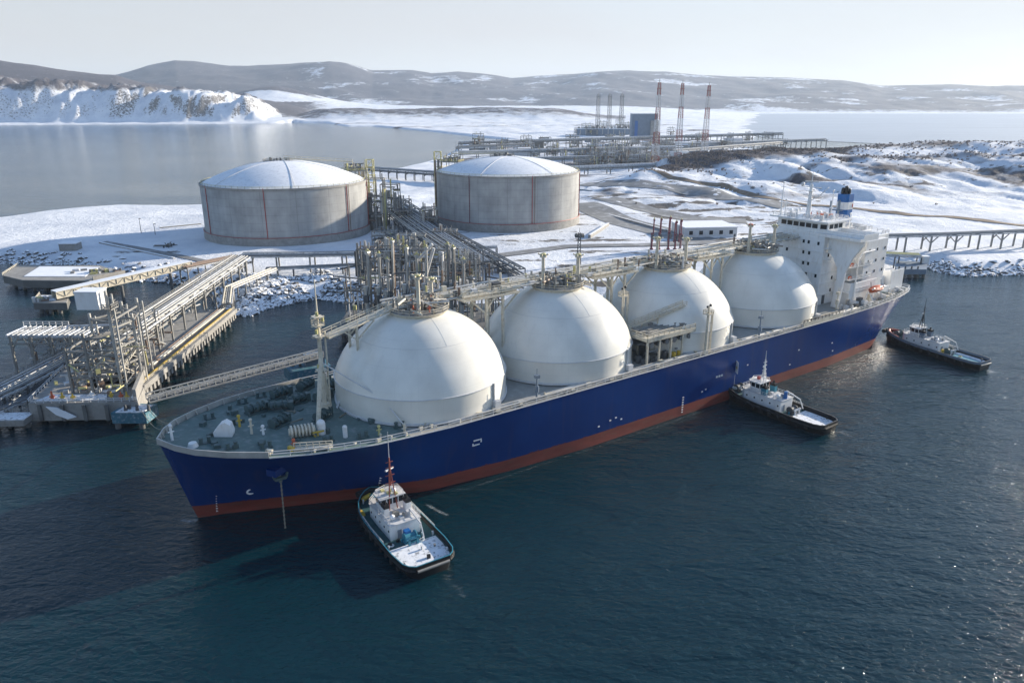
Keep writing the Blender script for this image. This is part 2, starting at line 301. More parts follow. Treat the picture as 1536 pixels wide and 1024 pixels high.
# ------------------------------------------------------------------ mesh builder
class MB:
    def __init__(s): s.v = []; s.f = []; s.m = []
    def add(s, vs, fs, m=0):
        o = len(s.v); s.v += [tuple(x) for x in vs]
        for f in fs: s.f.append(tuple(i + o for i in f)); s.m.append(m)
    def box(s, x, y, z, sx, sy, sz, rz=0, m=0):           # centre x,y ; base z
        c, n = math.cos(rz), math.sin(rz); vs = []
        for zz in (z, z + sz):
            for dx, dy in ((-1, -1), (1, -1), (1, 1), (-1, 1)):
                a, b = dx * sx / 2, dy * sy / 2
                vs.append((x + a * c - b * n, y + a * n + b * c, zz))
        s.add(vs, [(3, 2, 1, 0), (4, 5, 6, 7), (0, 1, 5, 4), (1, 2, 6, 5), (2, 3, 7, 6), (3, 0, 4, 7)], m)
    def beam(s, p, q, w=.2, h=None, m=0):
        p, q = Vector(p), Vector(q); h = h or w; d = q - p
        if d.length < 1e-6: return
        d.normalize(); up = Vector((0, 0, 1)) if abs(d.z) < .95 else Vector((1, 0, 0))
        a = d.cross(up).normalized() * w / 2; b = a.cross(d).normalized() * h / 2
        vs = [p - a - b, p + a - b, p + a + b, p - a + b, q - a - b, q + a - b, q + a + b, q - a + b]
        s.add(vs, [(3, 2, 1, 0), (4, 5, 6, 7), (0, 1, 5, 4), (1, 2, 6, 5), (2, 3, 7, 6), (3, 0, 4, 7)], m)
    def tube(s, p, q, r=.2, n=6, m=0, r2=None):
        p, q = Vector(p), Vector(q); d = q - p; r2 = r if r2 is None else r2
        if d.length < 1e-6: return
        d.normalize(); up = Vector((0, 0, 1)) if abs(d.z) < .95 else Vector((1, 0, 0))
        a = d.cross(up).normalized(); b = a.cross(d).normalized(); vs = []
        for c, rr in ((p, r), (q, r2)):
            for i in range(n):
                t = 2 * PI * i / n; vs.append(c + a * math.cos(t) * rr + b * math.sin(t) * rr)
        fs = [(i, (i + 1) % n, n + (i + 1) % n, n + i) for i in range(n)] + [tuple(range(n))[::-1], tuple(range(n, 2 * n))]
        s.add(vs, fs, m)
    def path(s, pts, r=.2, n=6, m=0):
        for a, b in zip(pts, pts[1:]): s.tube(a, b, r, n, m)
    def cyl(s, x, y, z0, z1, r0, r1=None, n=16, m=0): s.tube((x, y, z0), (x, y, z1), r0, n, m, r1)
    def lathe(s, prof, n=24, cx=0, cy=0, m=0, a0=0, a1=2 * PI):
        full = abs(a1 - a0 - 2 * PI) < 1e-6; k = n if full else n + 1; vs = []
        for r, z in prof:
            for i in range(k):
                t = a0 + (a1 - a0) * i / n; vs.append((cx + r * math.cos(t), cy + r * math.sin(t), z))
        fs = []
        for j in range(len(prof) - 1):
            for i in range(n):
                i2 = (i + 1) % k
                fs.append((j * k + i, j * k + i2, (j + 1) * k + i2, (j + 1) * k + i))
        s.add(vs, fs, m)
    def prism(s, poly, z0, z1, m=0):
        n = len(poly)
        vs = [(x, y, z0) for x, y in poly] + [(x, y, z1) for x, y in poly]
        s.add(vs, [tuple(range(n))[::-1], tuple(range(n, 2 * n))] + [(i, (i + 1) % n, n + (i + 1) % n, n + i) for i in range(n)], m)
    def ball(s, x, y, z, r, n=8, m=0, sz=1.0):
        prof = [(max(1e-3, r * math.sin(PI * i / 6)), z - r * sz * math.cos(PI * i / 6)) for i in range(7)]
        s.lathe(prof, n, x, y, m)
    def rail(s, pts, h=1.1, sp=2.5, r=.08, m=0):
        for a, b in zip(pts, pts[1:]):
            a, b = Vector(a), Vector(b); L = (b - a).length; k = max(1, int(L / sp))
            for i in range(k + 1):
                p = a.lerp(b, i / k); s.beam(p, p + Vector((0, 0, h)), r, r, m)
            for f in (.55, 1): s.beam(a + Vector((0, 0, h * f)), b + Vector((0, 0, h * f)), r, r, m)
    def build(s, name, mats, parent=None, smooth=None, off=None):
        me = bpy.data.meshes.new(name)
        vs = s.v if off is None else [(x - off[0], y - off[1], z - off[2]) for x, y, z in s.v]
        me.from_pydata(vs, [], s.f)
        if not isinstance(mats, (list, tuple)): mats = [mats]
        for mm in mats: me.materials.append(M[mm] if isinstance(mm, str) else mm)
        if len(mats) > 1: me.polygons.foreach_set('material_index', s.m)
        me.update()
        if smooth is not None:
            me.polygons.foreach_set('use_smooth', [True] * len(me.polygons))
            me.set_sharp_from_angle(angle=math.radians(smooth))
        o = bpy.data.objects.new(name, me); COL.objects.link(o)
        if parent: o.parent = parent
        return o

def tag(o, label=None, cat=None, group=None, kind=None):
    for k, v in (('label', label), ('category', cat), ('group', group), ('kind', kind)):
        if v: o[k] = v
    return o

def thing(name, label, cat, loc=(0, 0, 0), rz=0, group=None):
    o = bpy.data.objects.new(name, None); COL.objects.link(o)
    o.location = loc; o.rotation_euler = (0, 0, rz); o.empty_display_size = 1
    return tag(o, label, cat, group)

def dup(root, loc, rz, label=None, group=None, scale=None):
    r = root.copy(); COL.objects.link(r); r.location = loc; r.rotation_euler = (0, 0, rz)
    if scale: r.scale = scale
    if label: r['label'] = label
    if group: r['group'] = group
    for ch in list(root.children):
        c = ch.copy(); COL.objects.link(c); c.parent = r
        for g in list(ch.children):
            d = g.copy(); COL.objects.link(d); d.parent = c
    return r

def one(name, mt, parent, op, *args, off=None, smooth=None, **kw):
    mb = MB(); getattr(mb, op)(*args, **kw)
    return mb.build(name, mt, parent, smooth, off)

# ------------------------------------------------------------------ numpy noise
def _hash(ix, iy, seed):
    h = (ix.astype(np.int64) * 374761393 + iy.astype(np.int64) * 668265263 + seed * 144665) & 0x7fffffff
    h = ((h ^ (h >> 13)) * 1274126177) & 0x7fffffff
    return ((h ^ (h >> 16)) & 0xffff) / 65535.0

def vnoise(x, y, seed=0):
    ix, iy = np.floor(x), np.floor(y); fx, fy = x - ix, y - iy
    fx = fx * fx * (3 - 2 * fx); fy = fy * fy * (3 - 2 * fy)
    a = _hash(ix, iy, seed); b = _hash(ix + 1, iy, seed); c = _hash(ix, iy + 1, seed); d = _hash(ix + 1, iy + 1, seed)
    return (a * (1 - fx) + b * fx) * (1 - fy) + (c * (1 - fx) + d * fx) * fy

def fbm(x, y, oct=5, seed=0, gain=.5):
    s = 0; a = 1; t = 0
    for i in range(oct):
        s = s + a * vnoise(x * 2 ** i + 17.3 * i, y * 2 ** i - 9.1 * i, seed + i); t += a; a *= gain
    return s / t

def sstep(a, b, x):
    t = np.clip((x - a) / (b - a), 0, 1); return t * t * (3 - 2 * t)

# ------------------------------------------------------------------ terrain
shore_px = [(-160, 388), (0, 393), (90, 401), (180, 420), (250, 424), (320, 432), (345, 470), (372, 474), (396, 463), (425, 457), (470, 448), (530, 453), (575, 458)]
land = [W(a, b) for a, b in shore_px]
land += [Vector((-30, 315, 0)), Vector((60, 330, 0)), Vector((130, 352, 0)), Vector((185, 376, 0))]
land += [W(a, b) for a, b in [(1388, 397), (1410, 408), (1445, 414), (1536, 412), (1700, 405)]]
land += [Vector((900, 520, 0)), Vector((14000, 3000, 0)), Vector((14000, 16000, 0)), Vector((-16000, 16000, 0)), Vector((-16000, 3000, 0))]
land += [W(a, b) for a, b in [(-300, 190), (0, 188), (60, 187.5), (150, 187), (250, 186.5), (330, 186), (410, 185.5), (440, 184), (490, 185), (520, 190), (560, 190), (640, 197), (720, 206), (770, 211), (700, 214), (684, 224), (664, 236), (630, 246), (590, 256), (550, 262), (470, 285), (390, 300), (305, 311), (260, 312), (190, 311), (120, 316), (60, 322), (0, 331), (-160, 350)]]
LP = np.array([[p.x, p.y] for p in land])

def sdist(x, y):
    x = np.asarray(x, float); y = np.asarray(y, float)
    d = np.full(x.shape, 1e18); ins = np.zeros(x.shape, bool)
    n = len(LP)
    for i in range(n):
        ax, ay = LP[i]; bx, by = LP[(i + 1) % n]
        ex, ey = bx - ax, by - ay; L2 = ex * ex + ey * ey
        t = np.clip(((x - ax) * ex + (y - ay) * ey) / L2, 0, 1)
        d = np.minimum(d, (x - ax - t * ex) ** 2 + (y - ay - t * ey) ** 2)
        c = (ay > y) != (by > y)
        xi = ax + (y - ay) / (ey if abs(ey) > 1e-9 else 1e-9) * ex
        ins ^= c & (x < xi)
    d = np.sqrt(d)
    return np.where(ins, d, -d)

ridge_px = [(900, 262, 10), (960, 256, 16), (1010, 247, 24), (1080, 229, 34), (1180, 222, 38), (1250, 219, 40), (1400, 214, 43), (1540, 210, 47), (1800, 205, 50)]
RP = [W(a, b, c) for a, b, c in ridge_px]
sky_x = [-400, 0, 20, 60, 110, 150, 180, 200, 230, 270, 300, 350, 380, 440, 460, 500, 520, 560, 620, 650, 690, 740, 770, 800, 850, 900, 940, 1000, 1040, 1100, 1180, 1260, 1320, 1380, 1420, 1480, 1536, 1900]
sky_y = [100, 100, 101, 104, 110, 112, 113, 108, 99, 91, 93, 100, 100, 97, 95, 93, 95, 106, 106, 110, 108, 113, 117, 115, 112, 108, 106, 109, 113, 115, 117, 121, 129, 128, 127, 130, 130, 132]
brown_x = [-400, 0, 60, 110, 180, 215, 300, 400, 450, 520]
brown_y = [84, 90, 98, 107, 113, 124, 137, 152, 160, 170]
cliff_x = [-400, 0, 60, 130, 200, 260, 320, 370, 400, 425, 440]
cliff_y = [105, 111, 117, 120, 128, 130, 137, 141, 155, 178, 186]

def hfun(x, y, full=False):
    x = np.asarray(x, float); y = np.asarray(y, float)
    sd = sdist(x, y)
    px = 768 + x / np.maximum(y, 1) * F / CP
    base = np.where(sd > 0, 4.6 * sstep(0, 16, sd), np.maximum(-4, sd * .35))
    pad = 1 - sstep(520, 640, y + np.maximum(0, x - 60) * .55)          # levelled yards round the tanks
    n1 = fbm(x / 60, y / 60, 5, 3) - .5
    h = base + np.where(sd > 0, n1 * (1.2 + 7 * (1 - pad)) * sstep(0, 60, sd), 0)
    # ridge to the right
    best = np.full(x.shape, 1e18); rz = np.zeros(x.shape); sgn = np.zeros(x.shape)
    for a, b in zip(RP, RP[1:]):
        ex, ey = b.x - a.x, b.y - a.y; L2 = ex * ex + ey * ey
        t = np.clip(((x - a.x) * ex + (y - a.y) * ey) / L2, 0, 1)
        d = np.hypot(x - a.x - t * ex, y - a.y - t * ey)
        k = d < best; best = np.where(k, d, best); rz = np.where(k, a.z + t * (b.z - a.z), rz)
        sgn = np.where(k, (y - a.y) * ex - (x - a.x) * ey, sgn)
    wd = np.where(sgn < 0, 150, 110)
    lump = 1 + .35 * (fbm(x / 85, y / 85, 4, 21) - .5)
    rr = np.maximum(rz - 6, 0) * np.exp(-(best / wd) ** 2) * lump
    gully = (np.abs(fbm(x / 45 + y / 90, y / 60, 4, 31) - .5) - .1) * 22 * np.exp(-((best - 120) / 110) ** 2) * (sgn < 0) * sstep(10, 30, rz)
    h = h + rr + gully
    # far country
    Y = y
    far = sstep(2500, 3200, Y)
    plain = np.maximum(0, Y - 3200) * .021 * (1 - sstep(900, 1180, px))
    plain = plain + 14 * (fbm(x / 500, y / 260, 4, 51) - .4) * sstep(1900, 2800, Y) * (1 - sstep(1050, 1250, px))
    h = h + np.where(sd > 0, plain * sstep(0, 200, sd), 0)
    # low wooded rise and cone-shaped slope
    h = h + 40 * np.exp(-((Y - 3700) / 260) ** 2) * sstep(420, 500, px) * (1 - sstep(820, 930, px)) * (.6 + .8 * fbm(x / 300, y / 300, 3, 77))
    pk = W(415, 123, 228); h = h + 150 * np.exp(-np.hypot((x - pk.x) / 420, (y - pk.y) / 600) ** 1.6)
    # headland with cliffs
    cz = np.interp(px, cliff_x, [zat(3350, v) for v in cliff_y])
    gl = fbm(x / 130 + .3 * fbm(x / 60, y / 60, 3, 5), y / 520, 5, 9)
    d0 = 30 + 200 * gl
    cl = sstep(0, 1, (sd - d0 * .5) / (150 + 130 * fbm(x / 220, y / 300, 3, 13)))
    inh = (1 - sstep(425, 450, px)) * far
    rough = ((1 - np.abs(2 * fbm(x / 95 + .4 * fbm(x / 70, y / 90, 3, 16), y / 420, 5, 15, .6) - 1) - .82) * 95 + (fbm(x / 34, y / 60, 4, 17, .6) - .5) * 34) * cl * (1 - sstep(350, 600, sd))
    hz = cz * cl * (.80 + .14 * sstep(150, 420, sd)) + rough
    h = np.where(sd > 0, np.maximum(h, hz * inh), h)
    # brown wooded hill behind the cliffs
    bz = np.interp(px, brown_x, [zat(4700, v) for v in brown_y])
    bh = bz * (1 - np.abs(np.clip((Y - 4700) / 1500, -1, 1)) ** 1.7) + 25 * (fbm(x / 300, y / 300, 5, 61) - .5) * sstep(3300, 4200, Y) * (1 - sstep(5400, 6200, Y))
    bh = bh * (1 - sstep(430, 540, px)); h = np.where((sd > 0) & (Y > 3200), np.maximum(h, bh), h)
    # far hills
    hz2 = np.interp(px, sky_x, [zat(9300, v) for v in sky_y])
    up = sstep(5600, 9300, Y) ** 1.15
    fh = hz2 * up + 150 * (fbm(x / 1100, y / 1100, 6, 71) - .5) * sstep(5600, 7200, Y) * (1 - sstep(8300, 9200, Y)) + 40 * (fbm(x / 300, y / 300, 4, 73) - .5) * sstep(5600, 7200, Y) * (1 - .7 * sstep(8400, 9300, Y))
    h = np.where(Y > 5600, np.maximum(h * (1 - sstep(5600, 6500, Y)), fh) * np.where(sd > 0, 1, 0), h)
    # frozen bay to the right stays low
    bay = sstep(1040, 1200, px) * sstep(1150, 1400, Y) * (1 - sstep(5800, 6300, Y))
    h = h * (1 - bay) - 3 * bay
    if full: return h, sd, px, best, rz, sgn, cl * inh, up
    return h

def hz1(x, y): return float(hfun(np.array([x]), np.array([y]))[0])

def build_terrain():
    rows = 680; cols = 760
    Yr = 262 * (13000 / 262) ** (np.linspace(0, 1, rows) ** 1.0)
    tx = np.linspace(-1.02, 1.12, cols)
    YY, TT = np.meshgrid(Yr, tx, indexing='ij'); XX = YY * TT
    h, sd, px, best, rz, sgn, cl, up = hfun(XX, YY, True)
    f1 = fbm(XX / 70, YY / 40, 5, 101)
    R = np.zeros_like(h); G = np.zeros_like(h)
    # near ridge: scrub on the crest and in bands below it
    crest = np.exp(-((best - 5) / 50) ** 2) * sstep(15, 26, rz)
    cp = np.interp(px, [900, 980, 1250, 1300, 1536], [0, 1, 1, .55, .5])
    R = np.maximum(R, crest * cp * .95 * (YY < 1300))
    el = fbm(XX / 60 + YY / 110, YY / 30, 5, 111)
    slope_band = np.exp(-((best - 135) / 75) ** 2) * (sgn < 0) * sstep(12, 28, rz) * (YY < 1300)
    R = np.maximum(R, slope_band * np.clip((el - .36) * 3.4, 0, .66))
    R = np.maximum(R, np.exp(-((best - 70) / 16) ** 2) * (sgn < 0) * sstep(1180, 1290, px) * .62 * (YY < 1300))
    R = np.maximum(R, ((YY > 640) & (YY < 1500) & (px > 680)) * .40 * (f1 + .25) * (sgn >= 0))
    stri = fbm(XX / 15 + YY / 26, YY / 6.5, 5, 191)
    G = np.maximum(G, np.exp(-((best - 120) / 85) ** 2) * (sgn < 0) * sstep(10, 26, rz) * (YY < 1300) * np.clip((stri - .50) * 3.6, 0, .56))
    # cliffs
    slope = np.hypot(np.gradient(h, axis=0) / np.gradient(YY, axis=0), np.gradient(h, axis=1) / np.maximum(np.gradient(XX, axis=1), .1))
    far = YY > 2300
    G = np.where(far & (px < 470) & (sd > 0) & (sd < 700), np.clip((slope - .40) * .8, 0, .60) * np.interp(px, [0, 120, 240, 320, 420], [.72, .72, 1, 1, .8]), G)
    R = np.where(far & (px < 425) & (sd > 0) & (YY < 4200), np.maximum(R, sstep(100, 150, h) * .64), R)
    # woods far off
    wood = np.where(YY > 3420, sstep(3420, 3700, YY) * .72, 0) * (1 - sstep(440, 540, px))
    wood = wood * np.where((YY < 5500) & (np.hypot((XX - W(415, 123, 228).x) / 520, (YY - W(415, 123, 228).y) / 700) < 1), .3, 1)
    wood = np.maximum(wood, np.exp(-((YY - 3660) / 330) ** 2) * .64 * (px > 420) * (px < 940))
    wood = np.maximum(wood, np.where(YY > 5750, sstep(5750, 6500, YY) * (.74 - .30 * sstep(.53, .68, fbm(XX / 420, YY / 260, 6, 121, .62))), 0))
    wood = np.maximum(wood, np.where((YY > 4500) & (px > 780), .40 * fbm(XX / 500, YY / 200, 4, 131), 0))
    R = np.maximum(R, wood)
    R = np.maximum(R, ((YY > 1750) & (YY < 3200) & (px > 420) & (px < 1250)) * np.clip((fbm(XX / 420, YY / 90, 4, 141) - .5) * 2.4, 0, .6))
    # trodden dark patches close to the shore
    G = np.maximum(G, ((sd > 0) & (sd < 14) & (YY < 480)) * .46 * (1 - sstep(4, 14, sd)) * (px < 320))
    G = np.maximum(G, ((sd > 10) & (YY < 420) & (px < 330)) * np.clip((fbm(XX / 22, YY / 9, 4, 151) - .58) * 3, 0, .6))
    yard = ((YY > 330) & (YY < 640) & (px > 540) & (px < 1250))
    G = np.maximum(G, yard * np.clip((fbm(XX / 40, YY / 10, 6, 161, .6) - .44) * 3.0, 0, .6) * np.interp(px, [560, 700, 860, 900], [.75, .8, .85, 1.1]))
    plantg = ((YY > 760) & (YY < 1750) & (px > 690) & (px < 1235) & (sgn >= -1e9)) * sstep(15, 60, sd) * (h < 22)
    R = np.maximum(R, plantg * np.clip(.30 + .9 * (fbm(XX / 60, YY / 40, 4, 171) - .35), 0, .66))
    split = int(np.searchsorted(Yr, 2350))
    for name, a, b in (('snowy_ground', 0, split + 1), ('hills', split, rows)):
        n = b - a
        v = np.stack([XX[a:b], YY[a:b], h[a:b]], -1).reshape(-1, 3)
        idx = np.arange(n * cols).reshape(n, cols)
        f = np.stack([idx[:-1, :-1], idx[:-1, 1:], idx[1:, 1:], idx[1:, :-1]], -1).reshape(-1, 4)
        me = bpy.data.meshes.new(name)
        me.vertices.add(len(v)); me.vertices.foreach_set('co', v.ravel())
        me.loops.add(f.size); me.loops.foreach_set('vertex_index', f.ravel())
        me.polygons.add(len(f)); me.polygons.foreach_set('loop_start', np.arange(0, f.size, 4))
        me.polygons.foreach_set('loop_total', np.full(len(f), 4))
        me.update(calc_edges=True); me.validate()
        me.polygons.foreach_set('use_smooth', [True] * len(me.polygons))
        ca = me.color_attributes.new('cover', 'FLOAT_COLOR', 'POINT')
        c = np.zeros((len(v), 4)); c[:, 0] = R[a:b].ravel(); c[:, 1] = G[a:b].ravel(); c[:, 3] = 1
        ca.data.foreach_set('color', c.ravel())
        me.materials.append(M['terrain'])
        o = bpy.data.objects.new(name, me); COL.objects.link(o); tag(o, kind='structure')
build_terrain()

# sea and bay ice
mb = MB(); mb.add([(-25000, -800, 0), (25000, -800, 0), (25000, 25000, 0), (-25000, 25000, 0)], [(0, 1, 2, 3)])
tag(mb.build('sea', 'water'), kind='structure')
mb = MB()
ip = [W(1105, 198, .5), W(1150, 207, .5), W(1240, 212, .5), W(1330, 216, .5), W(1560, 214, .5), W(2000, 214, .5), W(2000, 163, .5), W(1100, 164, .5), W(1080, 172, .5)]
mb.add(ip, [tuple(range(len(ip)))]); tag(mb.build('frozen_bay', 'ice'), kind='structure')

def drape(name, pts, width, matn, lift=.25, step=6):
    mb = MB(); P = []
    for a, b in zip(pts, pts[1:]):
        k = max(1, int((b - a).length / step))
        for i in range(k): P.append(a.lerp(b, i / k))
    P.append(pts[-1]); nw = 4; vs = []
    xs = []; ys = []
    for i, p in enumerate(P):
        d = P[min(i + 1, len(P) - 1)] - P[max(i - 1, 0)]; d.z = 0; d.normalize(); nn = Vector((-d.y, d.x, 0))
        w = width if not callable(width) else width(i / (len(P) - 1))
        for j in range(nw + 1):
            q = p + nn * w * (j / nw - .5); xs.append(q.x); ys.append(q.y)
    hh = hfun(np.array(xs), np.array(ys))
    vs = [(x, y, z + lift) for x, y, z in zip(xs, ys, hh)]
    fs = []
    for i in range(len(P) - 1):
        for j in range(nw):
            a = i * (nw + 1) + j; fs.append((a, a + 1, a + nw + 2, a + nw + 1))
    mb.add(vs, fs)
    return tag(mb.build(name, matn, smooth=60), kind='structure')

drape('road', [W(870, 312, 5), W(940, 335, 5), W(1010, 352, 5), W(1060, 362, 5)], 26, 'asphalt')
drape('road', [W(905, 305, 6), W(985, 318, 6), W(1050, 328, 6), W(1120, 330, 6)], 22, 'asphalt', .3)
drape('road', [W(870, 282, 6), W(960, 291, 6), W(1060, 300, 6), W(1180, 312, 6)], 24, 'asphalt', .35)
drape('road', [W(700, 388, 5), W(850, 369, 5), W(1000, 366, 5), W(1160, 360, 5)], 9, 'asphalt', .45)
drape('road', [W(155, 362, 5), W(270, 384, 5), W(330, 396, 5)], 5, 'asphalt', .3)
drape('track', [W(955, 275, 8), W(1005, 284, 8), W(1080, 291, 8), W(1180, 303, 8), W(1290, 313, 8), W(1400, 321, 8), W(1540, 331, 8)], 7, 'gravel', .4)

# ------------------------------------------------------------------ shore rocks and scrub (stuff)
def rocks():
    mb = MB(); rnd = random.Random(3)
    ico_v = []; t = (1 + 5 ** .5) / 2
    for a in (-1, 1):
        for b in (-t, t): ico_v += [(0, a, b), (a, b, 0), (b, 0, a)]
    ico_v = [Vector(v).normalized() for v in ico_v]
    import itertools
    el = min((ico_v[i] - ico_v[j]).length for i, j in itertools.combinations(range(12), 2)) * 1.05
    fs = []
    for i, j, k in itertools.combinations(range(12), 3):
        if (ico_v[i] - ico_v[j]).length < el and (ico_v[j] - ico_v[k]).length < el and (ico_v[i] - ico_v[k]).length < el:
            n = (ico_v[j] - ico_v[i]).cross(ico_v[k] - ico_v[i])
            fs.append((i, j, k) if n.dot(ico_v[i]) > 0 else (i, k, j))
    segs = []
    px = [(p, 10) for p in shore_px]
    ch = [W(320, 432), W(345, 470), W(372, 474), W(396, 463), W(425, 457), W(470, 448), W(530, 453), W(575, 458), Vector((-30, 315, 0))]
    segs.append((ch, 1500, 10)); segs.append(([W(1385, 396), W(1410, 408), W(1445, 414), W(1536, 412), W(1640, 407)], 420, 6))
    segs.append(([W(-40, 391), W(90, 401), W(180, 420), W(250, 424), W(320, 432)], 500, 7))
    segs.append(([W(352, 466), W(400, 445), W(440, 432), W(480, 437)], 700, 9))
    segs.append(([W(-20, 333), W(60, 322), W(120, 316), W(190, 311), W(305, 311)], 300, 8))
    pts = []
    for ch, n, wid in segs:
        Ls = [(b - a).length for a, b in zip(ch, ch[1:])]; T = sum(Ls)
        for _ in range(n):
            d = rnd.random() * T
            for (a, b), l in zip(zip(ch, ch[1:]), Ls):
                if d <= l:
                    p = a.lerp(b, d / l); break
                d -= l
            e = (b - a).normalized(); nn = Vector((-e.y, e.x, 0))
            p = p + nn * (abs(rnd.gauss(0, wid)) - 1.5)
            pts.append(p)
    hh = hfun(np.array([p.x for p in pts]), np.array([p.y for p in pts]))
    for p, z in zip(pts, hh):
        if z < -1.5: continue
        r = rnd.uniform(.5, 1.7); sx, sy, sz = rnd.uniform(.7, 1.4), rnd.uniform(.7, 1.4), rnd.uniform(.5, .9)
        a = rnd.random() * 6.28; c, s = math.cos(a), math.sin(a); vs = []
        for v in ico_v:
            k = r * rnd.uniform(.75, 1.2); x, y = v.x * sx * k, v.y * sy * k
            vs.append((p.x + x * c - y * s, p.y + x * s + y * c, z + .2 * r + v.z * sz * k))
        mb.add(vs, fs)
    tag(mb.build('shore_rocks', 'rock'), kind='stuff', label='grey snow dusted boulders heaped along the shoreline', cat='rocks')
rocks()

def scrub():
    rnd = np.random.default_rng(5)
    n = 60000
    pxs = rnd.uniform(930, 1580, n); pys = rnd.uniform(208, 300, n)
    v = (512 - pys) / F; t = (CH - 25) / (SP - v * CP)
    x = (pxs - 768) / F * t; y = (CP + v * SP) * t
    h, sd, px, best, rz, sgn, cl, up = hfun(x, y, True)
    crest = np.exp(-((best - 5) / 36) ** 2) * sstep(15, 26, rz) * np.interp(px, [900, 980, 1250, 1300, 1536], [0, 1, 1, .3, .2])
    band = np.exp(-((best - 70) / 15) ** 2) * (sgn < 0) * sstep(1180, 1290, px) * .8
    el = fbm(x / 26 + y / 60, y / 14, 5, 111)
    sl = np.exp(-((best - 135) / 75) ** 2) * (sgn < 0) * sstep(12, 28, rz) * np.clip((el - .5) * 4, 0, .5)
    cl2 = fbm(x / 30, y / 30, 4, 181)
    k = (rnd.random(n) < np.maximum.reduce([crest * .9 * sstep(.3, .5, cl2), band * .3, sl * .02])) & (y < 1250)
    vs = []; fs = []; o = 0
    for X, Y, Z in zip(x[k][:9000], y[k][:9000], h[k][:9000]):
        hgt = rnd.uniform(.8, 2.0)
        for j in range(9):
            a = rnd.uniform(0, 6.28); l = rnd.uniform(.2, 1) * hgt * .7
            bx, by = X + rnd.normal(0, .4), Y + rnd.normal(0, .4)
            tx, ty, tz = bx + math.cos(a) * l, by + math.sin(a) * l, Z + hgt * rnd.uniform(.6, 1)
            w = .16; c, s = math.cos(a + 1.57) * w, math.sin(a + 1.57) * w
            vs += [(bx - c, by - s, Z - .2), (bx + c, by + s, Z - .2), (tx + c * 2.2, ty + s * 2.2, tz), (tx - c * 1.5, ty - s * 1.5, tz - .2)]
            fs.append((o, o + 1, o + 2, o + 3)); o += 4
    mb = MB(); mb.add(vs, fs)
    tag(mb.build('bare_scrub', 'scrub'), kind='stuff', label='leafless brown scrub along the snowy ridge', cat='scrub')
scrub()

# ------------------------------------------------------------------ the gas carrier (local frame: +x aft from the bow, -y the near side, z up from the water)
HD = .9542
AXD = Vector((math.sin(HD), math.cos(HD), 0)); NRD = Vector((math.cos(HD), -math.sin(HD), 0))
SHIP_T0 = -1.0
sp0 = Vector((-71.82, 136.27, 0)) + NRD * SHIP_T0
ship = thing('gas_carrier', 'huge dark blue gas carrier with four white dome tanks moored at the jetty', 'gas carrier', sp0, PI / 2 - HD)
def S(x, y, z): return sp0 + AXD * x - NRD * y + Vector((0, 0, z))      # ship coordinates to world

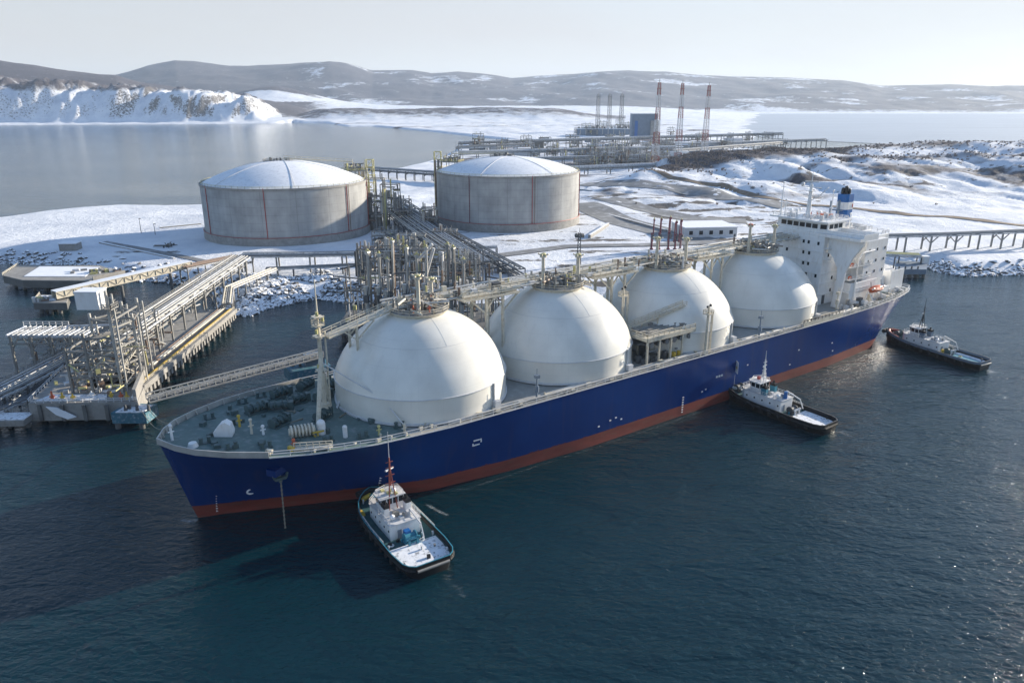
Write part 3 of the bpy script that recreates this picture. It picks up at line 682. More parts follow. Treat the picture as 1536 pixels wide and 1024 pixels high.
def zdk(s): return 16.7 + 2.3 * max(0, 1 - s / 55) ** 2
HBD = ([0, 2, 5, 10, 17, 25, 38, 55, 70, 205, 230, 250, 262, 268], [.6, 5, 9, 13, 17, 19.6, 22.2, 23.3, 23.4, 23.4, 22.6, 20.6, 18, 15.5])
HBW = ([5, 10, 16, 32, 51, 72, 95, 205, 235, 250, 257], [.3, 1.8, 4.2, 10.8, 18.8, 21.8, 23.2, 23.2, 21.0, 14, 6])
def hbd(s): return float(np.interp(s, *HBD))
def hull():
    NS = 90
    us = [(i / NS) for i in range(NS + 1)]
    us = sorted(set(us + [.004, .008, .015, .022, .033]))
    levels = [('z', -2), ('z', 0), ('z', 2), ('z', 3.2), ('f', .4), ('f', .55), ('f', .7), ('f', .85), ('f', 1)]
    mb = MB(); grid = {}
    for side in (-1, 1):
        for j, (k, val) in enumerate(levels):
            w = max(0, val / 17) if k == 'z' else val
            s0 = 5.2 * (1 - w) if w < 1 else 0
            s1 = 257 + 11 * min(1, w) ** .8
            for i, u in enumerate(us):
                s = s0 + u * (s1 - s0)
                z = val if k == 'z' else val * zdk(s)
                sw = 5 + u * 252; sdk = u * 268
                a = float(np.interp(sw, *HBW)); b = hbd(sdk)
                hb = a + (b - a) * w ** 1.35
                grid[side, j, i] = len(mb.v); mb.v.append((s, side * hb, z))
    nl = len(levels); n = len(us)
    for side in (-1, 1):
        for j in range(nl - 1):
            for i in range(n - 1):
                q = (grid[side, j, i], grid[side, j, i + 1], grid[side, j + 1, i + 1], grid[side, j + 1, i])
                if side == 1: q = q[::-1]
                mb.f.append(q); mb.m.append(1 if j < 3 else 0)
    for j in range(nl - 1):
        mb.f.append((grid[-1, j, n - 1], grid[1, j, n - 1], grid[1, j + 1, n - 1], grid[-1, j + 1, n - 1])); mb.m.append(1 if j < 3 else 0)
        mb.f.append((grid[1, j, 0], grid[-1, j, 0], grid[-1, j + 1, 0], grid[1, j + 1, 0])); mb.m.append(1 if j < 3 else 0)
    o = mb.build('hull', ['hull', 'boot'], ship, 40)
    dk = MB(); vs = []
    ss = [0, 1, 2, 3.5, 5, 7.5, 10, 13, 17, 21, 25, 31, 38, 46, 55] + list(range(63, 269, 8)) + [268]
    for s in ss:
        h = hbd(s); vs += [(s, -h + .02, zdk(s) - .03), (s, 0, zdk(s) + .12), (s, h - .02, zdk(s) - .03)]
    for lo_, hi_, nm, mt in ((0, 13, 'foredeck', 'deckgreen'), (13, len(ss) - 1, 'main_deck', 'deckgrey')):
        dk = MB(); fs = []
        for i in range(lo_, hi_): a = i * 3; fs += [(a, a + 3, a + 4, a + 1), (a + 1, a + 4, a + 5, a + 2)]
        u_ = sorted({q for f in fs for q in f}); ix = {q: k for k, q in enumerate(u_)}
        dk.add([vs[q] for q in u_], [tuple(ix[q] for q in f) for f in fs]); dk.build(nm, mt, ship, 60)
    # solid bulwark round the bow with a pale cap
    bw = MB(); pts = []
    sl_ = [17, 13, 10, 7.5, 5, 3.5, 2, 1, .3]
    pts = [(s, -hbd(s), zdk(s)) for s in sl_] + [(-.3, 0, zdk(0))] + [(s, hbd(s), zdk(s)) for s in sl_[::-1]] + [(s, hbd(s), zdk(s)) for s in (21, 25, 31, 38)]
    for a, b_ in zip(pts, pts[1:]):
        a, b_ = Vector(a), Vector(b_); d = (b_ - a).normalized(); nn = Vector((-d.y, d.x, 0)) * .12
        up = Vector((0, 0, 1.3))
        bw.add([a + nn, a - nn, b_ - nn, b_ + nn, a + nn + up, a - nn + up, b_ - nn + up, b_ + nn + up],
               [(4, 5, 6, 7)], 1)
        bw.add([a + nn, a - nn, b_ - nn, b_ + nn, a + nn + up, a - nn + up, b_ - nn + up, b_ + nn + up],
               [(0, 1, 5, 4), (1, 2, 6, 5), (2, 3, 7, 6), (3, 0, 4, 7)], 1)
        bw.beam(b_ + Vector((0, 0, .1)) - d.cross(Vector((0, 0, 1))) * -.5, b_ + up * .9, .15, .4, 1)
    bw.build('bow_bulwark', ['steel', 'pipe'], ship)
    # railings along both deck edges
    near = MB(); near.rail([(s, -hbd(s) + .25, zdk(s)) for s in [17, 25, 38, 55, 70, 105, 150, 205, 230, 250, 262, 267.5]], 1.25, 3.0, .13)
    near.rail([(267.5, y, 16.7) for y in (-15, 0, 15)], 1.25, 3.0, .13)
    near.build('railing', 'white_dull', ship)
    fa = MB(); fa.rail([(s, hbd(s) - .25, zdk(s)) for s in [38, 55, 70, 105, 150, 205, 230, 250, 262, 267.5]], 1.25, 3.0, .13)
    fa.build('railing', 'white_dull', ship)
    # pale gunwale bar and pipes running along the near side
    g = MB()
    run = [60, 70, 105, 150, 205, 222]
    for off, r, zz in ((1.6, .28, .5), (2.4, .28, .5), (3.1, .2, .45), (1.0, .16, .9)):
        g.path([(s, -hbd(s) + off, zdk(s) + zz) for s in run], r, 6)
    g.build('deck_pipe', 'pipe', ship, 40)
    gb = MB()
    ss2 = [17, 21, 25, 31, 38, 46, 55, 70, 105, 150, 205, 230, 250, 262, 268]
    for a, b_ in zip(ss2, ss2[1:]):
        gb.beam((a, -hbd(a) - .06, zdk(a) + .02), (b_, -hbd(b_) - .06, zdk(b_) + .02), .22, .2)
    gb.build('gunwale', 'white_dull', ship)
    # white side marks, draught ticks and load line
    mk = MB()
    def mark(s, z, w, h):
        # on the near side shell at height z
        u = 0
        fr = z / zdk(s); a = float(np.interp(5 + (s - 5.2 * (1 - fr)) / (257 + 11 * fr ** .8 - 5.2 * (1 - fr)) * 252, *HBW))
        b = hbd((s - 5.2 * (1 - fr)) / (257 + 11 * fr ** .8 - 5.2 * (1 - fr)) * 268)
        y = -(a + (b - a) * fr ** 1.35) - .07
        one('hull_mark', 'white', ship, 'box', s, y, z, w, .12, h)
    for s in (9, 41, 132, 250):
        for k in range(7): mark(s + (.0 if s != 9 else -.0), 1.0 + k * .75, .55, .32)
    for dx, z, w_, h in ((0, 9.6, 1.8, .3), (.2, 10.9, 2.2, .3), (-.9, 9.6, .3, 1.2), (1.2, 10.2, .3, 1.0)): mark(63 + dx, z, w_, h)
    for s, z in ((104, 5.6), (106, 5.9), (108, 5.0), (140, 5.4), (141.5, 5.8), (100, 4.9), (182, 5), (205, 8), (206, 5), (186, 9.2), (160, 9.5)): mark(s, z, .55, .36)
    for s in (146, 147.1, 148.2): mark(s, 8.6, .7, .55)
    ring = MB(); rz = 6.2
    for k in range(12):
        a0, a1 = k * PI / 6, (k + 1) * PI / 6
        ring.beam((15.3 + .9 * math.cos(a0), -6.6 - .25 * math.sin(a0) - .15, rz + .7 * math.sin(a0)), (15.3 + .9 * math.cos(a1), -6.6 - .25 * math.sin(a1) - .15, rz + .7 * math.sin(a1)), .3)
    ring.build('thruster_mark', 'white', ship)
    # anchor in its pocket with the chain running into the water
    an = MB(); an.tube((19.4, -13.9, 12.6), (19.4, -14.8, 10.6), .35, 6); an.beam((18.2, -15, 11.6), (20.6, -15, 11.6), .8, .5); an.beam((18.2, -15, 11.6), (17.9, -15, 12.6), .4); an.beam((20.6, -15, 11.6), (20.9, -15, 12.6), .4)
    an.build('anchor', 'gear_green', ship)
    hp = MB(); hp.box(19.4, -13.7, 12.4, 4.2, 2.4, 1.5, .55); hp.build('hawse_bolster', 'hull', ship)
    ac = MB()
    p = Vector((19.4, -14.9, 11)); q = Vector((19.2, -15.2, -.6))
    for k in range(24):
        a = p.lerp(q, k / 24); b_ = p.lerp(q, (k + .85) / 24); ac.beam(a, b_, .34 if k % 2 else .16, .16 if k % 2 else .34)
    ac.build('anchor_chain', 'rope', ship)
hull()

TANKS = [(60.4, -1.0), (103.2, -1.0), (145.8, -1.0), (188.8, -1.0)]
TR, TZ0, TZ1, TAP = 21.0, 16.9, 23.0, 38.6
def dome():
    rise = TAP - TZ1; Rs = (TR ** 2 + rise ** 2) / (2 * rise); zc = TAP - Rs
    a0 = math.asin(TR / Rs) if zc < TZ1 else PI - math.asin(TR / Rs)
    for ti, (tx, ty) in enumerate(TANKS):
        mb = MB()
        prof = [(TR, TZ0), (TR, TZ1)]; mb.lathe(prof, 96, 0, 0)
        n = 26; mb.lathe([(Rs * math.sin(a0 * (1 - i / n)) + 1e-3, zc + Rs * math.cos(a0 * (1 - i / n))) for i in range(n + 1)], 96)
        o = mb.build('tank_cover', 'dome', ship, 14); o.location = (tx, ty, 0)
        o['label'] = ['white dome tank cover nearest the bow', 'white dome tank cover second from the bow', 'white dome tank cover third from the bow', 'white dome tank cover beside the bridge'][ti]
        sm = MB()          # weld seams and the drip ring at the top of the skirt
        for f in (.58,):
            a = a0 * f; r, z = Rs * math.sin(a), zc + Rs * math.cos(a)
            for i in range(96): sm.beam((r * math.cos(i * PI / 48), r * math.sin(i * PI / 48), z), (r * math.cos((i + 1) * PI / 48), r * math.sin((i + 1) * PI / 48), z), .06, .06)
        for k in range(1):
            th = -PI * .52
            for i in range(14):
                a, b = a0 * (.16 + .42 * i / 14), a0 * (.16 + .42 * (i + 1) / 14)
                sm.beam((Rs * math.sin(a) * math.cos(th), Rs * math.sin(a) * math.sin(th), zc + Rs * math.cos(a)), (Rs * math.sin(b) * math.cos(th), Rs * math.sin(b) * math.sin(th), zc + Rs * math.cos(b)), .05, .05)
        sm.build('weld_seam', 'white_dull', o)
        rg = MB(); rg.lathe([(TR + .02, TZ1 - .12), (TR + .16, TZ1 - .1), (TR + .16, TZ1 + .05), (TR - .1, TZ1 + .12)], 96); rg.lathe([(TR + .02, TZ0 + .1), (TR + .3, TZ0 + .1), (TR + .3, TZ0 + .5), (TR + .02, TZ0 + .6)], 96)
        rg.build('skirt_ring', 'white_dull', o, 40)
        ld = MB()
        if ti == 0:
            one('inclined_ladder', 'white_dull', o, 'beam', (-21.6, 2, 17), (-14.0, 2, 33.5), .9, .15)
        th = -1.15
        ld.beam(((TR + .25) * math.cos(th), (TR + .25) * math.sin(th), 17), ((TR + .25) * math.cos(th), (TR + .25) * math.sin(th), 23.2), .5, .2)
        ld.box((TR + 1) * math.cos(th), (TR + 1) * math.sin(th), 16.9, 1.6, 1.4, 2.2)
        ld.build('ladder', 'white_dull', o)
        # working platform with pipe gear on the crown
        rnd = random.Random(40 + ti); R0 = 7.4; zp = TAP - .2
        pf = MB(); pf.cyl(0, 0, TAP - 1.6, zp, R0 - 1.2, R0, 24); pf.rail([(R0 * math.cos(i * PI / 8), R0 * math.sin(i * PI / 8), zp) for i in range(17)], 1.2, 2, .12)
        pf.build('crown_platform', 'cream', o, 40)
        gr = MB()
        gr.cyl(0, 0, zp - .06, zp + .05, R0 - .25, R0 - .25, 24); gr.cyl(0, 0, zp, zp + 1.6, 2.3, 2.2, 16); gr.cyl(0, 0, zp + 1.6, zp + 2.1, 1.5, .9, 12)
        for k in range(46):
            a = rnd.uniform(0, 6.28); r = rnd.uniform(1.2, R0 - .7); x, y = r * math.cos(a), r * math.sin(a); h = rnd.uniform(.6, 3.0)
            gr.cyl(x, y, zp, zp + h, rnd.uniform(.15, .4), None, 7)
            if rnd.random() < .7:
                d = rnd.uniform(-2.6, 2.6)
                gr.tube((x, y, zp + h), (x + d, y, zp + h), .2, 6) if rnd.random() < .5 else gr.tube((x, y, zp + h), (x, y + d, zp + h), .2, 6)
            if rnd.random() < .4: gr.ball(x, y, zp + h + .1, .42, 6)
        for k in range(10): gr.box(rnd.uniform(-5, 5), rnd.uniform(-5, 5), zp, rnd.uniform(.7, 1.6), rnd.uniform(.6, 1.2), rnd.uniform(.7, 1.5), rnd.uniform(0, 3))
        gr.build('crown_piping', 'steel', o, 40)
        for k in range(14):      # pale pipes and rails running out over the platform edge
            a = rnd.uniform(0, 6.28); r1 = rnd.uniform(3, 6); z = zp + rnd.uniform(.5, 2.6); b_ = a + rnd.uniform(-.9, .9); r2 = rnd.uniform(5, 9.5)
            one('header_pipe', rnd.choice(['cream', 'pipe', 'steel', 'cream', 'pipe_rust']), o, 'tube', (r1 * math.cos(a), r1 * math.sin(a), z), (r2 * math.cos(b_), r2 * math.sin(b_), z + rnd.uniform(-.8, .3)), rnd.uniform(.16, .34), 6, smooth=40)
        for k in range(6):
            a = rnd.uniform(0, 6.28); r = rnd.uniform(3, 6.5); one('relief_valve', rnd.choice(['cream', 'white_dull', 'steel', 'yellowgreen']), o, 'cyl', r * math.cos(a), r * math.sin(a), zp, zp + rnd.uniform(2, 4), rnd.uniform(.25, .45), .2, 8, smooth=40)
        vx = [(-6.2, -1.6, 8.4), (4.4, -3.4, 7.4)] if ti else [(-2.4, -4.6, 8.4), (5, 2.4, 5.4)]
        for x, y, h in vx:
            vm = MB(); vm.cyl(x, y, zp - .4, zp + h, .52, .42, 10); vm.cyl(x, y, zp + h, zp + h + .5, .95, .95, 10)
            for k in range(4): vm.beam((x, y, zp + h + .3), (x + 1.5 * math.cos(k * PI / 2 + .6), y + 1.5 * math.sin(k * PI / 2 + .6), zp + h + .9), .35)
            vm.cyl(x, y, zp + h + .5, zp + h + 1.3, .35, .2, 8); 
            vm.build('vent_mast', 'cream', o, 40)
            hd = MB(); hd.cyl(x, y, zp + h + .62, zp + h + 1.02, .8, .7, 10); hd.build('vent_head', ['yellowgreen', 'orange'][1 if ti == 3 and x < 0 else 0], o, 40)
        for k in range(5):
            vl = MB()
            x, y = rnd.uniform(-4.5, 4.5), rnd.uniform(-5.5, 2); vl.cyl(x, y, zp + .2, zp + rnd.uniform(1.4, 2.4), .16, None, 6); vl.cyl(x, y, zp + 1.2, zp + 1.35, .5, .5, 8)
            vl.build('valve', 'yellowgreen' if ti else 'orange', o)
dome()

def catwalk():
    # flying passage over the tank crowns: deck, pipes, rails ; trestle legs between the domes
    y = 1.6; Z = 38.9
    pts = [Vector((36.5, -1.5, 35.6)), Vector((54, y, 38.7)), Vector((103, y, 39.2)), Vector((146, y, 39.4)), Vector((189, y, 39.6)), Vector((213.8, y, 39.6))]
    mb = MB(); rl = MB(); pp = MB()
    for i, (a, b) in enumerate(zip(pts, pts[1:])):
        mb.beam(a, b, 3.0, .45)
        d = (b - a).normalized(); nn = Vector((-d.y, d.x, 0)).normalized()
        for s in (-1, 1):
            rl.rail([a + nn * s * 1.45 + Vector((0, 0, .2)), b + nn * s * 1.45 + Vector((0, 0, .2))], 1.2, 2.4, .13)
        if i > 0:
            for off, r, zz in ((2.2, .4, .3), (3.2, .5, .35), (4.3, .35, .3), (5.1, .3, .9), (-2.1, .28, .3)):
                pp.tube(a + nn * off + Vector((0, 0, zz)), b + nn * off + Vector((0, 0, zz)), r, 7)
            L = (b - a).length
            for k in range(int(L / 4)): 
                c = a + d * (k * 4 + 2); pp.beam(c - nn * 2.5 - Vector((0, 0, .3)), c + nn * 5.6 - Vector((0, 0, .3)), .25)
    mb.build('catwalk', 'cream', ship); rl.build('catwalk_railing', 'cream', ship); pp.build('cargo_pipe', 'pipe', ship, 40)
    rnd = random.Random(19)
    for k in range(90):      # valves, boxes and stubs along the passage
        x = rnd.uniform(56, 210); y_ = rnd.uniform(-3.2, 7); z = 39.2 + .4 * (x - 54) / 160
        if rnd.random() < .5: one('catwalk_fitting', rnd.choice(['cream', 'yellowgreen', 'pipe', 'steel', 'pipe_rust', 'cream']), ship, 'cyl', x, y_, z, z + rnd.uniform(.8, 3.2), rnd.uniform(.14, .4), None, 7, smooth=40)
        else: one('catwalk_fitting', rnd.choice(['cream', 'steel', 'white_dull', 'cream', 'steel_dark']), ship, 'box', x, y_, z, rnd.uniform(.5, 2.4), rnd.uniform(.4, 1.2), rnd.uniform(.4, 1.7))
    rnd = random.Random(11)
    for xm in (81.8, 124.5, 167.2):
        # wider platform between the domes, carried on braced legs
        pl = MB(); pl.box(xm - 2, -2.0, 38.7, 17, 4.2, .5); pl.rail([(xm - 10.4, -4, 39.2), (xm + 6.4, -4, 39.2)], 1.2, 2, .13)
        for k in range(7): pl.box(xm - 9 + k * 2.3, -1.6 + rnd.uniform(-1, 1), 39.2, rnd.uniform(.6, 1.6), .8, rnd.uniform(.5, 1.7))
        for k in range(4): pl.tube((xm - 10, -3.2 + k * .7, 39.7), (xm + 6, -3.2 + k * .7, 39.7 + rnd.uniform(-.1, .3)), .2, 6)
        o = pl.build('pipe_platform', 'cream', ship, 40)
        for dx, yy in ((1.5, -3.6), (-3.5, -3.6), (1.5, 3.4), (-3.5, 3.4)):
            lg = MB(); lg.beam((xm + dx, yy, 17), (xm + dx, yy, 38.7), .6); lg.beam((xm + dx, yy, 34.5), (xm + dx + (4.6 if dx > 0 else -4.6), yy, 38.7), .35); lg.beam((xm + dx, yy, 35.5), (xm + dx + (-2.4 if dx > 0 else 2.4), yy, 38.7), .35)
            lg.build('support_leg', 'cream', o)
    lg = MB()
    for yy in (-1.5, 3): lg.beam((44, yy, 28.5 if yy < 0 else 27), (44, yy, 36.9), .5); lg.beam((44, yy, 33.5), (48.5, yy, 37.6), .3); lg.beam((44, yy, 33.5), (40.5, yy, 36.4), .3)
    lg.beam((44, -1.5, 30), (44, 3, 30), .3); lg.build('support_leg', 'cream', ship)
    # foremast with a raking leg
    fm = MB(); fm.cyl(35, -1.5, 18, 38, .55, .42, 10); fm.cyl(35, -1.5, 38, 49, .28, .1, 8)
    fm.cyl(36.4, -1.5, 18, 37, .22, None, 8)
    for z in (36, 38.5, 40.5, 28): 
        fm.beam((33.4, -1.5, z), (36.6, -1.5, z), .25); fm.beam((35, -3.2, z), (35, .2, z), .25); fm.box(35, -1.5, z, 2.2, 2.2, .2)
    fm.rail([(33.9, -2.6, 38.6), (36.1, -2.6, 38.6), (36.1, -.4, 38.6), (33.9, -.4, 38.6), (33.9, -2.6, 38.6)], 1.1, 1.2, .12)
    fm.tube((34.8, -2, 31), (31.5, -6, 17.2), .55, 8); fm.tube((35.4, -1, 28), (38, 3, 17.2), .4, 8); fm.cyl(35, -1.5, 17, 20, 1.6, 1.2, 10)
    o = fm.build('foremast', 'cream', ship, 40)
    l = MB()
    for z, x in ((37, 34.2), (39.6, 35.8), (41, 34.6), (29, 34)): l.cyl(x, -2.4, z, z + .9, .35, .35, 8)
    l.build('mast_light', 'yellowgreen', o)
    st = MB(); st.path([(35, -2.2, 30), (44, -13, 23), (46.5, -19, 17.5)], .16, 5); st.build('stay', 'white_dull', ship)
catwalk()

def manifold():
    # cargo manifold and its stairs between the second and third dome, near side
    x0, x1, y0, y1, z = 119.5, 138.5, -20.2, -11.5, 24.2
    pf = MB(); pf.box((x0 + x1) / 2, (y0 + y1) / 2, z, x1 - x0, y1 - y0, .35); pf.beam((x0, y0 - .1, z - .1), (x1, y0 - .1, z - .1), .3, 1.2); pf.beam((x0 - .1, y0, z - .1), (x0 - .1, y1, z - .1), .3, 1.0)
    pf.rail([(x0, y1, z + .3), (x0, y0, z + .3), (x1, y0, z + .3), (x1, y1, z + .3)], 1.2, 2, .14)
    o = pf.build('manifold_platform', 'cream', ship)
    for x in np.linspace(x0 + .3, x1 - .3, 5):
        for y in (y0 + .2, y1 - .2):
            lg = MB(); lg.beam((x, y, 16.7), (x, y, z), .5); lg.build('support_leg', 'cream', o)
    mp = MB(); rnd = random.Random(4)
    for k in range(6):
        x = x0 + 2 + k * 3; mp.path([(x, -5, 20.5), (x, y1 + 1, 20.8), (x, y0 + .5, 22.4)], .5, 8); mp.cyl(x, y0 + 1.3, 21.6, 23.6, .35, None, 6); mp.tube((x, y0 + .2, 22.4), (x, y0 + .5, 22.4), .85, 10)
    for k in range(26): 
        x, y = rnd.uniform(x0, x1), rnd.uniform(y0 + 1, y1); mp.box(x, y, 16.8, rnd.uniform(.4, 1.5), rnd.uniform(.4, 1.2), rnd.uniform(.8, 3.5))
    for k in range(10):
        x, y, zz = rnd.uniform(x0, x1), rnd.uniform(y0 + 1, y1), rnd.uniform(18.5, 23); mp.tube((x - 3, y, zz), (x + 3, y, zz), .25, 6)
    mp.build('manifold_piping', 'pipe_dark', ship, 40)
    up = MB()
    for k in range(14):
        x = rnd.uniform(x0 + 1, x1 - 1); y = rnd.uniform(y0 + 1.5, y1 - .5); up.box(x, y, z + .35, rnd.uniform(.5, 1.8), rnd.uniform(.5, 1), rnd.uniform(.5, 1.5))
    for k in range(5): up.tube((x0 + 1, y0 + 2 + k * 1.2, z + 1), (x1 - 1, y0 + 2 + k * 1.2, z + 1), .22, 6)
    up.build('manifold_equipment', 'steel', o, 40)
    for x, r in ((131, .7), (133, .5), (129.5, .4)): one('valve', 'yellow', ship, 'cyl', x, y0 + .7, 17.0, 18.5, r, r, 8)
    gw = MB()     # inclined gangway over the platform
    a, b = Vector((118.5, -8.5, 23.5)), Vector((137.5, -16.5, 30.5))
    gw.beam(a, b, 1.6, .3); 
    for s in (-.8, .8): gw.rail([a + Vector((0, s, .1)), b + Vector((0, s, .1))], 1.2, 2, .14)
    a2, b2 = Vector((118, -7, 27)), Vector((121, -12.5, 24.5)); gw.beam(a2, b2, 1.4, .3); gw.rail([a2, b2], 1.2, 2, .14)
    for k in range(4):
        p = a.lerp(b, (k + .7) / 4.4); gw.beam((p.x, p.y, z), p, .3)
    gw.build('gangway', 'cream', ship)
    for nm, x, y, z1, cl in (('post_crane', 140.6, -22.7, 29, 'cream'), ('post_crane', 121.5, -8, 34, 'cream')):
        pc = MB(); pc.cyl(x, y, 16.7, z1, .42, .36, 10); pc.cyl(x, y, z1, z1 + 2.2, .35, .25, 8); pc.box(x, y, z1 - .3, 2.2, 2.2, .25)
        pc.rail([(x - 1, y - 1, z1), (x + 1, y - 1, z1), (x + 1, y + 1, z1), (x - 1, y + 1, z1), (x - 1, y - 1, z1)], 1, 1, .12)
        for zz in (20, 23, 26): pc.beam((x + 1.6, y, zz), (x, y, zz), .2)
        pc.beam((x + 1.6, y, 16.7), (x + 1.6, y, z1), .3); pc.beam((x + 2.1, y, 16.7), (x + 2.1, y, z1), .15)
        o2 = pc.build(nm, cl, ship, 40)
        hb = MB(); hb.ball(x + .2, y - .4, z1 + 2.4, .4, 8); hb.ball(x - .2, y + .3, z1 + 1.8, .35, 8); hb.build('floodlight', 'black', o2)
manifold()

def foredeck():
    rnd = random.Random(9)
    wn = [(24, -2, .5), (27, 7, -.4), (32, 9, .1), (38, 8, .5), (30, 15, .3), (42, 13.5, .4), (22, 8, .2), (44, -8, .1), (37, 17, .6), (33.5, -3.5, .6)]
    for x, y, a in wn:
        mb = MB(); z = zdk(x) + .05; c, s = math.cos(a), math.sin(a)
        P = lambda u, v, w: (x + u * c - v * s, y + u * s + v * c, z + w)
        mb.box(x, y, z, 4.4, 2.8, .4, a)
        for u in (-1.5, .1, 1.6): mb.tube(P(u, -1.15, 1.3), P(u, 1.15, 1.3), .38, 8)
        for u in (-2.1, -.8, .9, 2.1): mb.tube(P(u - .08, 0, 1.3), P(u + .08, 0, 1.3), 1.15, 12)
        mb.tube(P(-2.1, 0, 1.3), P(2.1, 0, 1.3), .7, 10); mb.box(*P(2.7, .2, 0), 1.3, 1.7, 1.9, a)
        mb.build('mooring_winch', 'gear_green', ship, 40)
    for x, y in [(12, -9), (12, 9), (18, -12), (21, 15), (30, -15.5), (37, -17.5), (8, -4), (26, 17), (44, 20), (15, 3), (46, -17), (39, 21)]:
        mb = MB(); z = zdk(x)
        mb.box(x, y, z, 2.6, 1.0, .25)
        for d in (-.8, .8): mb.cyl(x + d, y, z + .2, z + 1.3, .36, None, 10); mb.cyl(x + d, y, z + 1.25, z + 1.45, .48, None, 10)
        mb.build('bollard', 'gear_green', ship, 40)
    # white ventilator house and hoods
    mb = MB(); z = zdk(13); prof = [(-1.9, 0), (1.7, 0), (1.9, .9), (1.5, 2.7), (.5, 3.4), (-.6, 2.9), (-2.1, 1.2)]
    n = len(prof); c, s = math.cos(-.5), math.sin(-.5); vs = []
    for v in (-1.1, 1.1): vs += [(12.6 + u * c - v * s, -1.6 + u * s + v * c, z + w) for u, w in prof]
    mb.add(vs, [tuple(range(n)), tuple(range(n, 2 * n))[::-1]] + [(i, n + i, n + (i + 1) % n, (i + 1) % n) for i in range(n)])
    mb.build('ventilator_house', 'white', ship)
    vt = MB(); vt.cyl(30.4, -10.8, zdk(30), zdk(30) + 2.4, .95, None, 14); vt.ball(30.4, -10.8, zdk(30) + 2.4, .95, 14); vt.build('mushroom_vent', 'white', ship, 40)
    vt = MB(); vt.cyl(34, -15.2, zdk(34), zdk(34) + 2.3, .5, None, 10); vt.ball(34, -15.2, zdk(34) + 2.3, .55, 10); vt.build('mushroom_vent', 'white', ship, 40)
    vt = MB(); vt.cyl(5.5, -4.5, zdk(5), zdk(5) + .9, 1.1, .8, 12); vt.build('fairlead', 'white', ship, 40)
    # rope drum with pale coils and a yellow stand
    dr = MB()
    for k in range(7):
        x, y = 24.0 + k * .72, -9.9 - k * .12; dr.tube((x, y - .0, zdk(x) + 1.5), (x + .35, y - .06, zdk(x) + 1.5), 1.35, 14)
    dr.tube((23.6, -9.8, zdk(24) + 1.5), (29, -10.8, zdk(27) + 1.5), .8, 10); o = dr.build('hose_reel', 'cream', ship, 40)
    ys = MB(); ys.beam((28.6, -11.9, zdk(28)), (28.6, -9.4, zdk(28)), .4); ys.beam((29.1, -12, zdk(28) + .2), (29.1, -12, zdk(28) + 1.3), .3); ys.beam((28, -12, zdk(28) + 1.2), (30.4, -12.4, zdk(28) + 1.2), .3); ys.build('reel_stand', 'yellow', o)
    for (x, y, h, cl) in ((17.6, -3.6, 3.3, 'cream'), (19.6, -5.2, 2.0, 'white'), (23, -14.4, 1.6, 'orange'), (2.6, .4, 3.4, 'white'), (16.5, 1.4, 2.6, 'yellow'), (40.6, -18, 2, 'yellowgreen'), (45.6, -20.2, 2, 'cream')):
        mb = MB(); mb.cyl(x, y, zdk(x), zdk(x) + h, .3, .22, 8); mb.ball(x, y, zdk(x) + h, .4, 8); mb.beam((x - .6, y, zdk(x) + h * .6), (x + .6, y, zdk(x) + h * .6), .22); mb.build('deck_post', cl, ship, 40)
    cl = MB()
    for k in range(46):
        x = rnd.uniform(9, 46); y = rnd.uniform(-hbd(x) + 3, hbd(x) - 2) * .9
        if abs(x - 35) < 3: continue
        one('deck_fitting', 'gear_green', ship, 'box', x, y, zdk(x) + .03, rnd.uniform(.4, 1.8), rnd.uniform(.4, 1.4), rnd.uniform(.3, 1.2), rnd.uniform(0, 3))
    for k in range(9):
        x = rnd.uniform(14, 40); y = rnd.uniform(-5, 12); one('mooring_hawser', 'rope', ship, 'tube', (x, y, zdk(x) + .3), (x + rnd.uniform(-6, 6), y + rnd.uniform(-3, 3), zdk(x) + .3), .18, 6)
    nf = MB()
    for k in range(30):
        x = rnd.uniform(17, 60); y = -hbd(x) + rnd.uniform(1.0, 3.4); one('deck_box', 'cream', ship, 'box', x, y, zdk(x) + .03, rnd.uniform(.3, 1.3), rnd.uniform(.3, .8), rnd.uniform(.3, 1.0), rnd.uniform(0, 3))
    for k in range(60):
        x = rnd.uniform(62, 222); y = -hbd(x) + rnd.uniform(.6, 2.6); one('deck_box', 'cream', ship, 'box', x, y, 16.75, rnd.uniform(.3, 1.5), rnd.uniform(.3, .9), rnd.uniform(.3, 1.1), 0)
    pt = MB(); a, b = (22.4, -16.1, 16.7 + 1.2), (29.5, -19.2, 16.7 + 1.0)
    pt.beam(a, b, 1.4, .25); pt.rail([a, b], 1.3, 1.2, .16); pt.beam((22.3, -16.8, 16.8), (22.3, -15.2, 18), .5); o = pt.build('embarkation_platform', 'cream', ship)
    oy = MB(); oy.box(22, -15.7, 17.4, .7, 1.5, 1.0, .4); oy.build('winch_guard', 'yellow', o)
    for x, y, h in ((80.5, -22.0, 6), (166, -22.0, 6.5), (214.5, -17.5, 6)):
        mb = MB(); mb.cyl(x, y, 16.7, 16.7 + h, .28, .2, 8); mb.cyl(x, y, 16.7 + 2.2, 16.7 + 3.8, .55, .55, 10); mb.box(x, y, 16.7 + h - .2, 1.1, 1.1, .8); mb.beam((x, y, 16.7 + h), (x, y, 16.7 + h + 2.2), .12)
        mb.build('lamp_post', 'cream' if x > 200 else 'bluegrey', ship, 40)
    # boarding platform set in the rail near the bridge
    mb = MB(); mb.box(198, -22.2, 16.75, 22, 2.2, .25); mb.box(198, -23.2, 17.0, 22, .3, 1.3); mb.beam((187, -21.4, 18.2), (209, -21.4, 18.2), .3); mb.build('boarding_platform', 'cream', ship)
    rl = MB(); rl.rail([(187, -23.3, 18.2), (209, -23.3, 18.2)], .9, 2, .16); rl.build('boarding_rail', 'steel_dark', ship)
foredeck()

